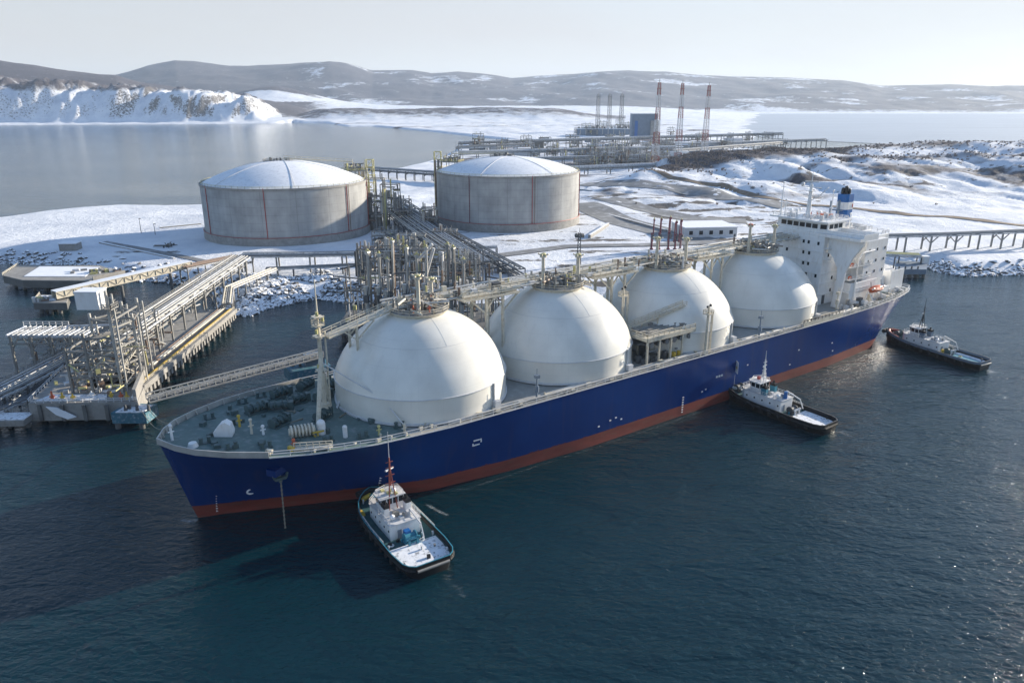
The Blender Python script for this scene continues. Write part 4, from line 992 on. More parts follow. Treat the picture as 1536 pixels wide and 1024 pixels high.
def superstructure():
    DZ = 16.7
    ac = MB()
    ac.box(229, 0, DZ, 30, 20.2, 24.6)                              # main block
    ac.box(232, -13.2, DZ, 17, 6.4, 8); 
    ac.box(243.5, -4, DZ, 11, 20, 23.2)
    o = ac.build('accommodation', 'white', ship); bev = o.modifiers.new('bevel', 'BEVEL'); bev.width = .25; bev.segments = 2
    sb = MB(); sb.box(237.5, -13.2, DZ + 8, 14, 6.2, 14.2); sb.build('side_house', 'white', ship)
    # bridge deck, wheelhouse and wings
    br = MB(); br.box(219.5, -6, 41.3, 11, 34, 1.0); br.box(216.2, -6, 42.3, .3, 34, 1.2)
    for yy in (-22.9, 10.9): br.box(220, yy, 42.3, 8, .25, 1.2)
    br.box(224.8, -6, 42.3, .3, 34, 1.2)
    b = br.build('bridge_wing', 'white', ship)
    wh = MB(); wh.prism([(216.0, -9.5), (214.6, -7), (214.6, 8.5), (216, 10.6), (226.5, 10.6), (226.5, -9.5)], 42.3, 46.0)
    whs = wh.build('wheelhouse', 'white', ship)
    rf = MB(); rf.box(220.3, .6, 46.0, 14.6, 23.4, .5); rf.rail([(214, -10, 46.5), (214, 11.5, 46.5), (227, 11.5, 46.5), (227, -10, 46.5), (214, -10, 46.5)], 1.1, 2.2, .13); rf.build('wheelhouse_roof', 'white', whs)
    for k in range(6):
        y = -6.6 + k * 2.5
        w_ = MB(); w_.box(214.56, y + 1.2, 43.7, .12, 2.0, 1.5); w_.build('window', 'window', whs)
    for k in range(3):
        w_ = MB(); w_.box(218 + k * 2.8, -9.54, 43.7, 2.1, .12, 1.5); w_.build('window', 'window', whs)
    w_ = MB(); w_.box(215.25, -8.3, 43.7, .12, 2.1, 1.5, .51); w_.build('window', 'window', whs)
    # raking support plates under the near bridge wing
    for s in (-1,):
        rp = MB(); vs = []
        prof = [(-10.2, 41.3), (-23.0, 41.3), (-22.8, 39.8), (-19.6, 35), (-17.8, 30), (-16.6, 17), (-14.0, 17), (-15.0, 27), (-14.6, 31), (-12.5, 34.5), (-10.2, 36.2)]
        for x in (216.4, 217.4): vs += [(x, y, z) for y, z in prof]
        n = len(prof); rp.add(vs, [tuple(range(n))[::-1], tuple(range(n, 2 * n))] + [(i, (i + 1) % n, n + (i + 1) % n, n + i) for i in range(n)])
        rp.build('wing_support', 'white', ship)
    fr = MB()   # tubular frame beside the support
    fr.path([(226, -16.6, 17), (226, -16.6, 33), (228, -16.6, 35.2), (236, -16.6, 35.4)], .28, 8)
    for z in (21.5, 26, 30.5): fr.beam((222, -13.9, z), (236, -13.9, z), 5.4, .2); fr.rail([(222, -16.5, z), (236, -16.5, z)], 1.1, 2, .13)
    fr.build('side_gallery', 'white', ship)
    # windows on the front face, the near face and the side house
    rnd = random.Random(5)
    for z in (38.2, 34.4, 30.6, 26.8, 23, 19.4):
        for y in (-8.2, -4.6, -2.6, .4, 4.4, 8.0):
            if rnd.random() < .18: continue
            w_ = MB(); w_.box(213.97, y + rnd.uniform(-.5, .5), z, .12, .8, 1.15); w_.build('window', 'window', ship)
    for z in (38, 34, 29.5, 25.5, 21):
        for x in (217.5, 221.5):
            if rnd.random() < .3: continue
            w_ = MB(); w_.box(x, -10.13, z, .85, .12, 1.2); w_.build('window', 'window', ship)
    for z in (27, 31, 35):
        for x in (233, 238, 243):
            w_ = MB(); w_.box(x, -16.33, z, .7, .12, 1.0); w_.build('window', 'window', ship)
    for z in (20.6, 24.4, 28.2, 32.0, 35.8):
        one('deck_ledge', 'white', ship, 'box', 229, -10.25, z, 29, .5, .14); one('deck_ledge', 'white', ship, 'box', 213.85, 0, z, .3, 19.8, .12)
    for k in range(18):
        one('deck_machinery', rnd.choice(['white_dull', 'steel', 'cream', 'steel_dark']), ship, 'box', rnd.uniform(218, 248), rnd.uniform(-20, -16.8), 16.75, rnd.uniform(.5, 2), rnd.uniform(.5, 1.6), rnd.uniform(.6, 3))
    for k in range(8):
        x = rnd.uniform(222, 236); z = rnd.choice([21.7, 26.2, 30.7]); one('gallery_locker', rnd.choice(['white_dull', 'steel', 'orange']), ship, 'box', x, -15.4, z, rnd.uniform(.5, 1.6), .8, rnd.uniform(.7, 1.7))
    dr = MB(); dr.box(217.6, -10.15, 17, 1.6, .15, 3.2); dr.build('door', 'steel_dark', ship)
    lv = MB()
    for z in (37.2, 33.2): lv.box(216, -10.9, z, 3, 1.6, .2); lv.rail([(214.5, -11.6, z + .2), (217.5, -11.6, z + .2)], 1.0, 1, .13)
    lv.build('balcony', 'white', ship)
    # funnel
    fu = MB(); zs = [(41.2, 0), (53.2, 0)]
    poly = [(a * .66, b_ * .72) for a, b_ in [(-3.4, -2.4), (-1.8, -3.2), (3, -3.2), (4.2, -2), (4.2, 2), (3, 3.2), (-1.8, 3.2), (-3.4, 2.4)]]
    fx, fy = 244.5, 2.5
    fu.prism([(fx + a, fy + b_) for a, b_ in poly], 40, 52.8); f = fu.build('funnel', 'bluepaint', ship)
    fb = MB(); fb.prism([(fx + a * 1.02, fy + b_ * 1.02) for a, b_ in poly], 47.2, 49.9); fb.build('funnel_band', 'white', f)
    fe = MB(); fe.box(fx + 1.6, fy - 2.42, 47.9, .6, .1, 1.3); fe.build('funnel_emblem', 'red', f)
    fc = MB()
    for dx, dy, h in ((-.7, -.6, 2.6), (.8, .6, 2.3), (.7, -.9, 1.6), (-.8, .8, 1.9)): fc.cyl(fx + dx, fy + dy, 52.7, 52.7 + h, .62, .58, 12); fc.ball(fx + dx, fy + dy, 52.7 + h, .58, 10)
    fc.build('exhaust_pipe', 'black', f, 40)
    fg = MB(); fg.cyl(fx - 5.2, fy - 1, 40, 51, .5, .45, 8); fg.cyl(fx - 5.6, fy + 2, 40, 50.4, .4, .4, 8); fg.box(fx - 4.8, fy, 47, 2.4, 4, .3); fg.build('uptake_pipe', 'bluegrey', f, 40)
    # radar masts
    rm = MB(); rm.cyl(219.5, 1, 46.4, 58, .9, .5, 10); rm.cyl(219.5, 1, 58, 62.5, .2, .1, 6); rm.beam((219.5, -3, 57), (219.5, 5, 57), .3); rm.beam((219.5, -1.8, 54), (219.5, 3.8, 54), .3); rm.box(219.5, 1, 55.5, 2.4, 2.4, .25)
    rm.tube((219.5, 1, 52), (218.5, -3.8, 55), .18, 6); rm.tube((218.5, -3.8, 55), (219, -6, 57.5), .18, 6)
    r = rm.build('radar_mast', 'white', ship, 40)
    ra = MB(); ra.box(219.5, 1, 58.6, .5, 4.6, .5, .5); ra.ball(219.5, 4.5, 57.8, .7, 8); ra.build('radar_scanner', 'white_dull', r, 40)
    for x, y, z1, cl in ((216, 9.8, 58, 'white'), (224, -5, 56, 'white'), (216.5, 8.4, 52, 'white'), (230, -9, 48, 'white')):
        am = MB(); am.cyl(x, y, 45 if x < 228 else 41, z1, .28, .12, 8); am.beam((x, y - 1, z1 - 1.5), (x, y + 1, z1 - 1.5), .2); am.box(x, y, z1 - 6, .9, .9, .2); am.ball(x, y, z1, .35, 6); am.build('aerial_mast', cl, ship, 40)
    rnd = random.Random(12); tg = MB(); to = MB()
    for k in range(26): 
        x, y = rnd.uniform(215, 226), rnd.uniform(-8, 9); one('roof_unit', 'white_dull', ship, 'box', x, y, 46.5, rnd.uniform(.3, 1.2), rnd.uniform(.3, 1.2), rnd.uniform(.6, 1.8))
    for k in range(5): one('radome', 'white', ship, 'ball', rnd.uniform(216, 226), rnd.uniform(-8, 9), 47.9, .7, 8)
    for k in range(30): 
        x, y = rnd.uniform(229, 247), rnd.uniform(-9, 6); one('roof_unit', 'white_dull', ship, 'box', x, y, 40 if x > 244 else 41.3, rnd.uniform(.5, 2), rnd.uniform(.4, 2), rnd.uniform(.5, 1.8))
    tg.rail([(230, -9.8, 41.3), (244, -9.8, 41.3), (244, 9.8, 41.3)], 1.1, 2, .14); tg.rail([(244, -13.8, 39.9), (248.8, -13.8, 39.9), (248.8, 6, 39.9)], 1.1, 2, .14)
    tg.build('roof_railing', 'white_dull', ship)
    for k in range(4): one('roof_box', 'orange', ship, 'box', 222 + k % 2 * 2, 2 - k * 2.4, 46.5, 1, .8, 1.4)
    # after deck: white screen wall, casing, boat frames, winches
    sc = MB(); sc.box(259, -14.2, DZ, 9, .5, 8.2); sc.box(254.6, -10.6, DZ, .5, 7.4, 8.2); sc.build('screen_wall', 'white', ship)
    gx = MB(); gx.box(249.5, -8, DZ, 8, 9, 6.2); gx.box(247, -13.5, DZ, 12, 3, 3); gx.build('engine_casing', 'white', ship)
    for x in (231.5, 238):
        dv = MB(); dv.beam((x, -17.6, DZ), (x, -18.6, DZ + 4), .5); dv.beam((x, -18.6, DZ + 4), (x, -21, DZ + 6.2), .45); dv.beam((x + 2.2, -20.4, DZ), (x + .6, -19.2, DZ + 3.8), .4); dv.build('davit', 'white', ship)
    for x, y in ((223.5, -18.5), (245, -17.2), (256, 2), (261, -8), (227.5, -19.5)):
        w_ = MB(); w_.box(x, y, DZ, 3, 2.4, .4); w_.tube((x, y - 1.1, DZ + 1.3), (x, y + 1.1, DZ + 1.3), .9, 10); w_.box(x + 1.3, y, DZ, .9, 1.8, 2.0); w_.build('mooring_winch', 'gear_green' if y > -18 else 'white_dull', ship, 40)
    for x in range(224, 262, 4):
        b_ = MB(); yy = -hbd(x) + 1.2
        for d in (-.7, .7): b_.cyl(x + d, yy, DZ, DZ + 1.1, .34, None, 8)
        b_.box(x, yy, DZ, 2.4, .9, .2); b_.build('bollard', 'gear_green', ship, 40)
    cl = MB()
    for k in range(40):
        x = rnd.uniform(214, 262); y = rnd.uniform(-hbd(x) + 1, -hbd(x) + 6); one('deck_locker', 'white_dull', ship, 'box', x, y, DZ + .05, rnd.uniform(.4, 1.6), rnd.uniform(.4, 1.2), rnd.uniform(.4, 1.8))
superstructure()

# lifeboat hanging from its davits
p = S(235, -19.6, 20.6)
lb = thing('lifeboat', 'orange red lifeboat slung from white davits on the blue ship', 'lifeboat', p, PI / 2 - HD)
def lifeboat():
    mb = MB(); rings = []
    xs = [-4.3, -3.6, -2.2, 0, 2.2, 3.6, 4.5]; hw = [.15, .9, 1.4, 1.55, 1.4, .9, .1]; zk = [.9, .3, .05, 0, .05, .3, .9]; zt = [1.9, 1.5, 1.35, 1.3, 1.35, 1.5, 2.0]
    vs = []
    for x, h, a, b in zip(xs, hw, zk, zt): vs += [(x, -h, b), (x, -h * .8, (a + b) / 2), (x, 0, a), (x, h * .8, (a + b) / 2), (x, h, b)]
    fs = []
    for i in range(len(xs) - 1):
        for j in range(4): fs.append((i * 5 + j, i * 5 + j + 1, i * 5 + j + 6, i * 5 + j + 5))
    mb.add(vs, fs); mb.build('hull', 'orange', lb, 50)
    cp = MB(); vs = []
    for x, h, z, t in zip(xs, hw, zt, [1.9, 1.8, 2.3, 2.5, 2.5, 1.9, 2.0]): vs += [(x, -h, z), (x, -h * .7, z + (t - z) * .8), (x, 0, t), (x, h * .7, z + (t - z) * .8), (x, h, z)]
    cp.add(vs, [tuple(reversed(f)) for f in fs]); cp.build('canopy', 'orange', lb, 50)
    k = MB(); k.beam((-4, 0, .55), (4, 0, .55), .2, .3); k.build('keel', 'black', lb)
    for x in (-3.4, 3.2):
        f = MB(); f.tube((x, 0, 1.9), (x, .4, 4.2), .1, 6); f.build('fall_wire', 'black', lb)
lifeboat()

def tag_world(o, label, cat, group=None):
    return tag(o, label, cat, group)

# ------------------------------------------------------------------ tugs (local frame: +x aft from the stem)
def tug(label, pb, ps, B, L0, style):
    d = (ps - pb); L = d.length; d.normalize()
    rz = math.atan2(d.y, d.x)
    t = thing('tugboat', label, 'tugboat', (pb.x, pb.y, 0), rz, 'tugs working round the gas carrier')
    rnd = random.Random(style * 13 + 3)
    hb_t = ([0, .02, .06, .12, .22, .35, .8, .93, .975, 1], [.05, .28, .52, .74, .93, 1, 1, .93, .8, .62])
    def hb(u): return float(np.interp(u, *hb_t)) * B / 2
    def sheer(u): return 2.2 + 1.5 * max(0, 1 - u / .45) ** 1.6 + .15 * max(0, u - .8)
    us = [0, .01, .02, .04, .06, .09, .12, .17, .22, .28, .35, .45, .55, .65, .75, .8, .86, .93, .955, .975, .99, 1]
    mb = MB(); vs = []; lv = [-.5, .4, .75, 1]
    for u in us:
        for s in (-1, 1):
            for k in lv:
                z = -.5 if k < 0 else sheer(u) * k
                f = [.80, .86, .97, 1][lv.index(k)]; x = L * (u if k > .9 else max(u, .03 * (1 - max(0, k))) )
                vs.append((x, s * hb(u) * f, z))
    n = 4; fs = []
    for i in range(len(us) - 1):
        for s in (0, 1):
            for j in range(n - 1):
                a = i * 8 + s * 4 + j; q = (a, a + 8, a + 9, a + 1); fs.append(q if s == 0 else q[::-1])
    e = (len(us) - 1) * 8
    for j in range(n - 1): fs.append((e + j, e + 4 + j, e + 5 + j, e + j + 1)); fs.append((4 + j, j, j + 1, 5 + j))
    mb.add(vs, fs); mb.build('hull', 'black', t, 50)
    dk = MB(); vs = []; fs = []
    for u in us: vs += [(L * u, -hb(u) + .1, sheer(u) - .45), (L * u, hb(u) - .1, sheer(u) - .45)]
    for i in range(len(us) - 1): fs.append((i * 2, i * 2 + 2, i * 2 + 3, i * 2 + 1))
    dk.add(vs, fs); dk.build('deck', 'tugdeck', t)
    # bulwark with its pale cap, rubbing strake, tyre fenders
    bk = MB(); cap = MB(); fd = MB()
    ring = [(u, -1) for u in us[::-1]] + [(u, 1) for u in us]
    pts = [Vector((L * u, s * (hb(u) - .02), sheer(u))) for u, s in ring]
    for a, b in zip(pts, pts[1:] + pts[:1]):
        if (a - b).length < .05: continue
        dd = (b - a).normalized(); nn = Vector((-dd.y, dd.x, 0)) * .1; up = Vector((0, 0, .75)); dn = Vector((0, 0, -.5))
        for off, dst, m_ in ((nn, bk, 0), (-nn, bk, 0)):
            dst.add([a + off + dn, b + off + dn, b + off + up, a + off + up], [(0, 1, 2, 3)], 0)
        cap.beam(a + up, b + up, .2, .12)
        fd.tube(a + Vector((0, 0, -.25)), b + Vector((0, 0, -.25)), .33, 6)
    bk.build('bulwark', ['black', 'black', 'bluegrey'][style], t); cap.build('bulwark_cap', ['tugblue', 'steel_dark', 'steel_dark'][style], t); fd.build('rubbing_strake', 'rubber', t, 40)
    nt_ = 22
    for k in range(nt_):
        u = .06 + .9 * (k // 2) / (nt_ / 2); s = -1 if k % 2 else 1
        f = MB(); x, y, z = L * u, s * (hb(u) + .22), sheer(u) - .75 + rnd.uniform(-.15, .1)
        f.tube((x, y - .16, z), (x, y + .16, z), .55, 10); f.build('tyre_fender', 'rubber', t, 40)
    bf = MB(); c = MB()
    for a, b in zip([(.02, -.28), (.0, 0)], [(.0, 0), (.02, .28)]): bf.tube((L * a[0] - .35, a[1] * B / 2 * 2, sheer(0) - .1), (L * b[0] - .35, b[1] * B / 2 * 2, sheer(0) - .1), .75, 8)
    bf.build('bow_fender', 'rubber', t, 50)
    sf = MB(); sf.tube((L + .15, -hb(1) * .95, 1.9), (L + .15, hb(1) * .95, 1.9), .34, 8); sf.build('stern_fender', 'steel' if style != 1 else 'rubber', t, 50)
    # deckhouse
    z0 = 2.1; x0, x1 = .20 * L, .60 * L; w = B * .29
    dh = MB(); dh.prism([(x0, -w * .55), (x0 + 1.6, -w), (x1, -w), (x1, w), (x0 + 1.6, w), (x0, w * .55)], z0 - .4, z0 + 3.0)
    h = dh.build('deckhouse', 'white', t); bv = h.modifiers.new('bevel', 'BEVEL'); bv.width = .12; bv.segments = 2
    fl = MB(); fl.prism([(x0 - .2, -w * .6), (x0 + 1.5, -w - .15), (x1 + .2, -w - .15), (x1 + .2, w + .15), (x0 + 1.5, w + .15), (x0 - .2, w * .6)], z0 + 3.0, z0 + 3.14)
    fl.rail([(x1, -w, z0 + 3.1), (x0 + 1.6, -w, z0 + 3.1), (x0, -w * .5, z0 + 3.1), (x0, w * .5, z0 + 3.1), (x0 + 1.6, w, z0 + 3.1), (x1, w, z0 + 3.1)], 1, 1.2, .08)
    fl.build('boat_deck', 'white_dull', t)
    for s in (-1, 1):
        for k in range(5):
            p = MB(); x = x0 + 2.6 + k * (x1 - x0 - 3.4) / 4; p.tube((x, s * (w - .03), z0 + 1.5), (x, s * (w + .05), z0 + 1.5), .27, 10); p.build('porthole', 'window', h)
    p = MB(); p.box(x1 + .03, -w * .4, z0 - .3, .08, .9, 2.0); p.build('door', 'bluegrey', h)
    # wheelhouse
    zw = z0 + 3.14; a0, a1 = x0 + 1.8, x0 + 6.2; ww = w * .74
    wl = MB()
    lo = [(a0 + .5, -ww * .62), (a0 + 1.4, -ww), (a1, -ww), (a1, ww), (a0 + 1.4, ww), (a0 + .5, ww * .62)]
    hi = [(x - .18 if i in (0, 5) else x, y * 1.06) for i, (x, y) in enumerate(lo)]
    vs = [(x, y, zw) for x, y in lo] + [(x, y, zw + 1.1) for x, y in lo] + [(x, y, zw + 2.7) for x, y in hi]
    m_ = 6; fs = []
    for j in range(2):
        for i in range(m_): fs.append((j * m_ + i, j * m_ + (i + 1) % m_, (j + 1) * m_ + (i + 1) % m_, (j + 1) * m_ + i))
    fs += [tuple(range(m_))[::-1], tuple(range(12, 18))]
    wl.add(vs, fs); wh = wl.build('wheelhouse', 'white', t)
    for i in range(m_):
        A, Bq, C, D = Vector(vs[6 + i]), Vector(vs[6 + (i + 1) % m_]), Vector(vs[12 + (i + 1) % m_]), Vector(vs[12 + i])
        k = max(1, int((Bq - A).length / 1.15)); nn = (Bq - A).cross(D - A).normalized() * .04
        for q in range(k):
            f0, f1 = (q + .1) / k, (q + .9) / k
            g = MB(); c4 = [A.lerp(Bq, f0).lerp(D.lerp(C, f0), .08), A.lerp(Bq, f1).lerp(D.lerp(C, f1), .08), A.lerp(Bq, f1).lerp(D.lerp(C, f1), .85), A.lerp(Bq, f0).lerp(D.lerp(C, f0), .85)]
            g.add([v + nn for v in c4] + [v - nn for v in c4], [(0, 1, 2, 3), (7, 6, 5, 4), (0, 4, 5, 1), (1, 5, 6, 2), (2, 6, 7, 3), (3, 7, 4, 0)]); g.build('window', 'window', wh)
    rf = MB(); rf.prism([(x + (.25 if x > a0 + 2 else -.25), y * 1.12) for x, y in hi], zw + 2.7, zw + 2.86)
    rf.rail([(a1, -ww, zw + 2.86), (a0 + 1.4, -ww, zw + 2.86), (a0 + .5, 0, zw + 2.86), (a0 + 1.4, ww, zw + 2.86), (a1, ww, zw + 2.86)], .8, 1.2, .08)
    rf.build('wheelhouse_roof', ['white_dull', 'white', 'white_dull'][style], wh)
    if style == 0:
        for k in range(4): one('roof_hatch', 'yellowgreen', wh, 'box', a0 + 1.4 + k * .8, (-.9, .8, -.2, 1.0)[k], zw + 2.86, .8, .7, .35)
    # mast
    mx, mz = a1 - .6, zw + 2.86; mh = [11.5, 9, 10.5][style]
    ms = MB(); c = ['faded_red', 'white', 'steel_dark'][style]
    for s in (-1, 1): ms.beam((mx + .9, s * .9, zw), (mx, s * .12, mz + mh * .55), .17)
    ms.beam((mx - .9, 0, mz), (mx, 0, mz + mh * .55), .2); ms.cyl(mx, 0, mz + mh * .2, mz + mh * .75, .24, .18, 8)
    for f in (.25, .4, .55, .66): ms.beam((mx, -1.3 * (1 - f * .6), mz + mh * f), (mx, 1.3 * (1 - f * .6), mz + mh * f), .15)
    mo = ms.build('mast', c, t, 40)
    tp = MB(); tp.cyl(mx, 0, mz + mh * .75, mz + mh * (1.25 if style == 0 else 1.05), .1, .05, 6); tp.build('aerial', 'white_dull' if style != 2 else 'steel_dark', mo)
    sc_ = MB(); sc_.box(mx - .2, 0, mz + mh * .5, .35, 2.2, .3, .4); sc_.build('radar_scanner', 'white', mo)
    sc_ = MB(); sc_.ball(mx - .4, .8, mz + .8, .5, 10); sc_.build('radar_dome', 'white', mo, 60)
    # funnels
    for s in (-1, 1):
        f = MB(); fx = a1 + 1.6; fy = s * w * .72
        f.prism([(fx - .8, fy - .55), (fx + .9, fy - .55), (fx + .9, fy + .55), (fx - .8, fy + .55)], z0 + 3, z0 + 5.6)
        fo = f.build('funnel', ['white', 'tugblue', 'bluegrey'][style], t)
        f2 = MB(); f2.prism([(fx - .83, fy - .58), (fx + .93, fy - .58), (fx + .93, fy + .58), (fx - .83, fy + .58)], z0 + 5.0, z0 + 5.72); f2.cyl(fx, fy, z0 + 5.7, z0 + 6.5, .28, .25, 8); f2.build('funnel_cap', 'black', fo)
    # fire monitor / deck crane on the after house
    cr = MB(); cx = x1 - 1.2; cr.cyl(cx, w * .5, z0 + 3.1, z0 + 5.0, .3, .25, 8); cr.beam((cx, w * .5, z0 + 4.9), (cx + 4.2, w * .6, z0 + 3.6), .28); cr.beam((cx + 4.2, w * .6, z0 + 3.6), (cx + 5.4, w * .6, z0 + 1.2), .2); cr.build('deck_crane', 'white_dull', t, 40)
    for k in range(6):
        g = MB(); x, y = rnd.uniform(a1 + .6, x1 - .3), rnd.uniform(-w * .6, w * .6); g.box(x, y, z0 + 3.1, rnd.uniform(.4, 1), rnd.uniform(.4, 1), rnd.uniform(.5, 1.3)); g.build('vent_box', ['white_dull', 'steel', 'bluegrey'][rnd.randrange(3)], t)
    rb = MB(); rb.ball(cx - .6, -w * .6, z0 + 3.8, .6, 10); rb.build('liferaft', 'white', t, 60)
    # towing winches
    for x, zz in ((.125 * L, sheer(.12) - .45), (x1 + 2.0, 1.75)):
        wn = MB(); wn.box(x, 0, zz, 2.0, 2.8, .3); wn.tube((x, -1.1, zz + 1.1), (x, 1.1, zz + 1.1), .75, 12)
        for y in (-1.2, 1.2): wn.tube((x, y - .1, zz + 1.1), (x, y + .1, zz + 1.1), 1.05, 12)
        wn.build('towing_winch', ['tugblue', 'steel_dark', 'gear_green'][style], t, 40)
    bt = MB(); bt.beam((x1 + 3.6, -.9, 1.7), (x1 + 3.6, -.9, 3.6), .4); bt.beam((x1 + 3.6, .9, 1.7), (x1 + 3.6, .9, 3.6), .4); bt.beam((x1 + 3.6, -1.5, 3.3), (x1 + 3.6, 1.5, 3.3), .4); bt.build('towing_bitt', ['tugblue', 'white_dull', 'white_dull'][style], t)
    for s in (-1, 1):
        for u in (.1, .68, .9):
            b = MB(); b.cyl(L * u, s * (hb(u) - .9), sheer(u) - .45, sheer(u) + .45, .2, None, 8); b.beam((L * u - .4, s * (hb(u) - .9), sheer(u) + .2), (L * u + .4, s * (hb(u) - .9), sheer(u) + .2), .18); b.build('bollard', 'black' if style != 0 else 'white_dull', t)
    # after deck, under trampled snow
    us2 = [.70, .75, .80, .86, .92, .95, .975, .985]
    sn = MB(); vs = []; fs = []
    for u in us2: vs += [(L * u, s * (hb(u) - .65), sheer(u) - .33) for s in (-1, -.33, .33, 1)]
    for i in range(len(us2) - 1):
        for j in range(3): a = i * 4 + j; fs.append((a, a + 4, a + 5, a + 1))
    sn.add(vs, fs); sn.build('snowy_after_deck', 'snow_deck' if style != 2 else 'tugblue', t)
    if style == 2:
        s2 = MB(); vs2 = [(x, y - 1.6 if y > 0 else y, z + .03) for x, y, z in vs]; 
        s2.add([(L * u, (hb(u) - .7) * f, sheer(u) - .3) for u in (.68, .78, .88, .96) for f in (.45, .95)], [(0, 2, 3, 1), (2, 4, 5, 3), (4, 6, 7, 5)]); s2.build('snow_patch', 'snow_deck', t)
    # rope coils, lockers and cans lying about the decks; stanchion rail on the bulwark
    for k in range(13):
        u = rnd.choice([rnd.uniform(.08, .19), rnd.uniform(.62, .72), rnd.uniform(.62, .95)]); y = rnd.uniform(-1, 1) * (hb(u) - 1.5); x = L * u; z = sheer(u) - .42
        q = rnd.random()
        if q < .35:
            rc = MB(); rc.lathe([(.35, z), (.6, z + .1), (.6, z + .28), (.3, z + .34)], 10, x, y); rc.build('rope_coil', rnd.choice(['rope', 'yellowgreen', 'orange', 'white_dull']), t, 40)
        elif q < .7: one('deck_crate', rnd.choice(['steel', 'steel_dark', 'bluegrey', 'white_dull', 'black']), t, 'box', x, y, z, rnd.uniform(.4, 1.1), rnd.uniform(.4, .9), rnd.uniform(.3, .9), rnd.uniform(0, 3))
        else: one('deck_vent', rnd.choice(['white_dull', 'tugblue', 'steel']), t, 'cyl', x, y, z, z + rnd.uniform(.5, 1.1), .2, .24, 8, smooth=40)
    for s in (-1, 1):
        br_ = MB(); br_.rail([(L * u, s * (hb(u) - .1), sheer(u) + .7) for u in (.3, .45, .6, .66)], .6, 1.2, .06); br_.build('side_rail', 'white_dull', t)
        for k in range(3):
            u = .34 + .1 * k; one('freeing_port', 'steel_dark', t, 'box', L * u, s * (hb(u) + .1), sheer(u) + .05, 1.1, .06, .28)
    if style == 0:
        y_ = MB()
        pts = [(.075 * L, -B * .26, 3.0), (.055 * L, -B * .17, 3.2), (.045 * L, -B * .05, 3.3)]
        y_.path(pts, .55, 8); y_.build('yellow_fender', 'yellow', t, 50)
        y2 = MB(); y2.box(.2 * L, -B * .4, 2.2, 2, .9, .5); y2.build('deck_locker', 'yellow', t)
        y3 = MB(); y3.box(.1 * L, B * .1, 2.6, 1.6, 1.6, 1.0); y3.build('rope_bin', 'maroon', t)
        y4 = MB(); y4.box(x1 + 1.4, -w * .1, 1.7, 1.2, 1.2, 2.4); y4.build('blue_locker', 'bluepaint', t)
        y5 = MB(); y5.box(L + .02, .4, 2.15, .12, 1.9, .35); y5.build('name_board', 'yellow', t)
    if style == 1:
        fp = MB(); fp.cyl(.1 * L, -1.2, 3, 12.4, .09, .07, 6); f_ = fp.build('flagpole', 'white_dull', t)
        fl2 = MB(); fl2.add([(.1 * L, -1.2 - .03, 8.6), (.1 * L + 1.5, -2.0, 8.4), (.1 * L + 1.5, -2.0, 12.0), (.1 * L, -1.2 - .03, 12.2), (.1 * L, -1.2 + .03, 8.6), (.1 * L + 1.5, -1.94, 8.4), (.1 * L + 1.5, -1.94, 12.0), (.1 * L, -1.14, 12.2)], [(0, 1, 2, 3), (7, 6, 5, 4), (0, 4, 5, 1), (1, 5, 6, 2), (2, 6, 7, 3), (3, 7, 4, 0)]); fl2.build('flag', 'white', t)
        fe = MB(); fe.add([(.1 * L + .45, -1.48, 9.8), (.1 * L + 1.05, -1.80, 9.7), (.1 * L + 1.05, -1.80, 10.6), (.1 * L + .45, -1.48, 10.7)], [(0, 1, 2, 3)]); fe.build('flag_emblem', 'yellow', t)
        rbt = MB(); rbt.path([(.09 * L, -1.5, 3.6), (.12 * L, -1.5, 3.6), (.14 * L, 0, 3.6), (.12 * L, 1.5, 3.6), (.09 * L, 1.5, 3.6)], .5, 8); rbt.build('inflatable_boat', 'white_dull', t, 50)
        r3 = MB(); r3.box(a0 + 2, .4, zw + 2.9, .8, .8, .8); r3.build('roof_box', 'red', t)
        bl = MB(); bl.cyl(x1 - .6, 0, z0 + 3.2, z0 + 5.2, .6, .5, 10); bl.build('fire_monitor', 'bluepaint', t, 40)
    if style == 2:
        rr = MB()
        rr.path([(L * u, s * (hb(u) - .5), sheer(u) + .45) for u, s in ((.2, -1), (.12, -1), (.06, -1), (.02, 0), (.06, 1), (.12, 1), (.2, 1))], .42, 8); rr.build('bow_rail_pad', 'red', t, 50)
        oc = MB(); oc.box(x1 + .8, -w * .5, 1.7, .9, .9, 1.3); oc.build('deck_locker', 'yellow', t)
    return t
tug1 = tug('black hulled tug with a red mast below the bow of the blue ship', W(556, 742, 2.5), W(650, 846, 2.2), 11.5, 32, 0)
tug2 = tug('black hulled tug with a white mast and white flag pushing amidships', W(1090, 577, 3), W(1246, 638, 2.2), 10.0, 32, 1)
tug3 = tug('black hulled tug with a dark mast and red bow rail by the ship stern', W(1331, 497, 3), W(1478, 545, 2.2), 9.5, 32, 2)

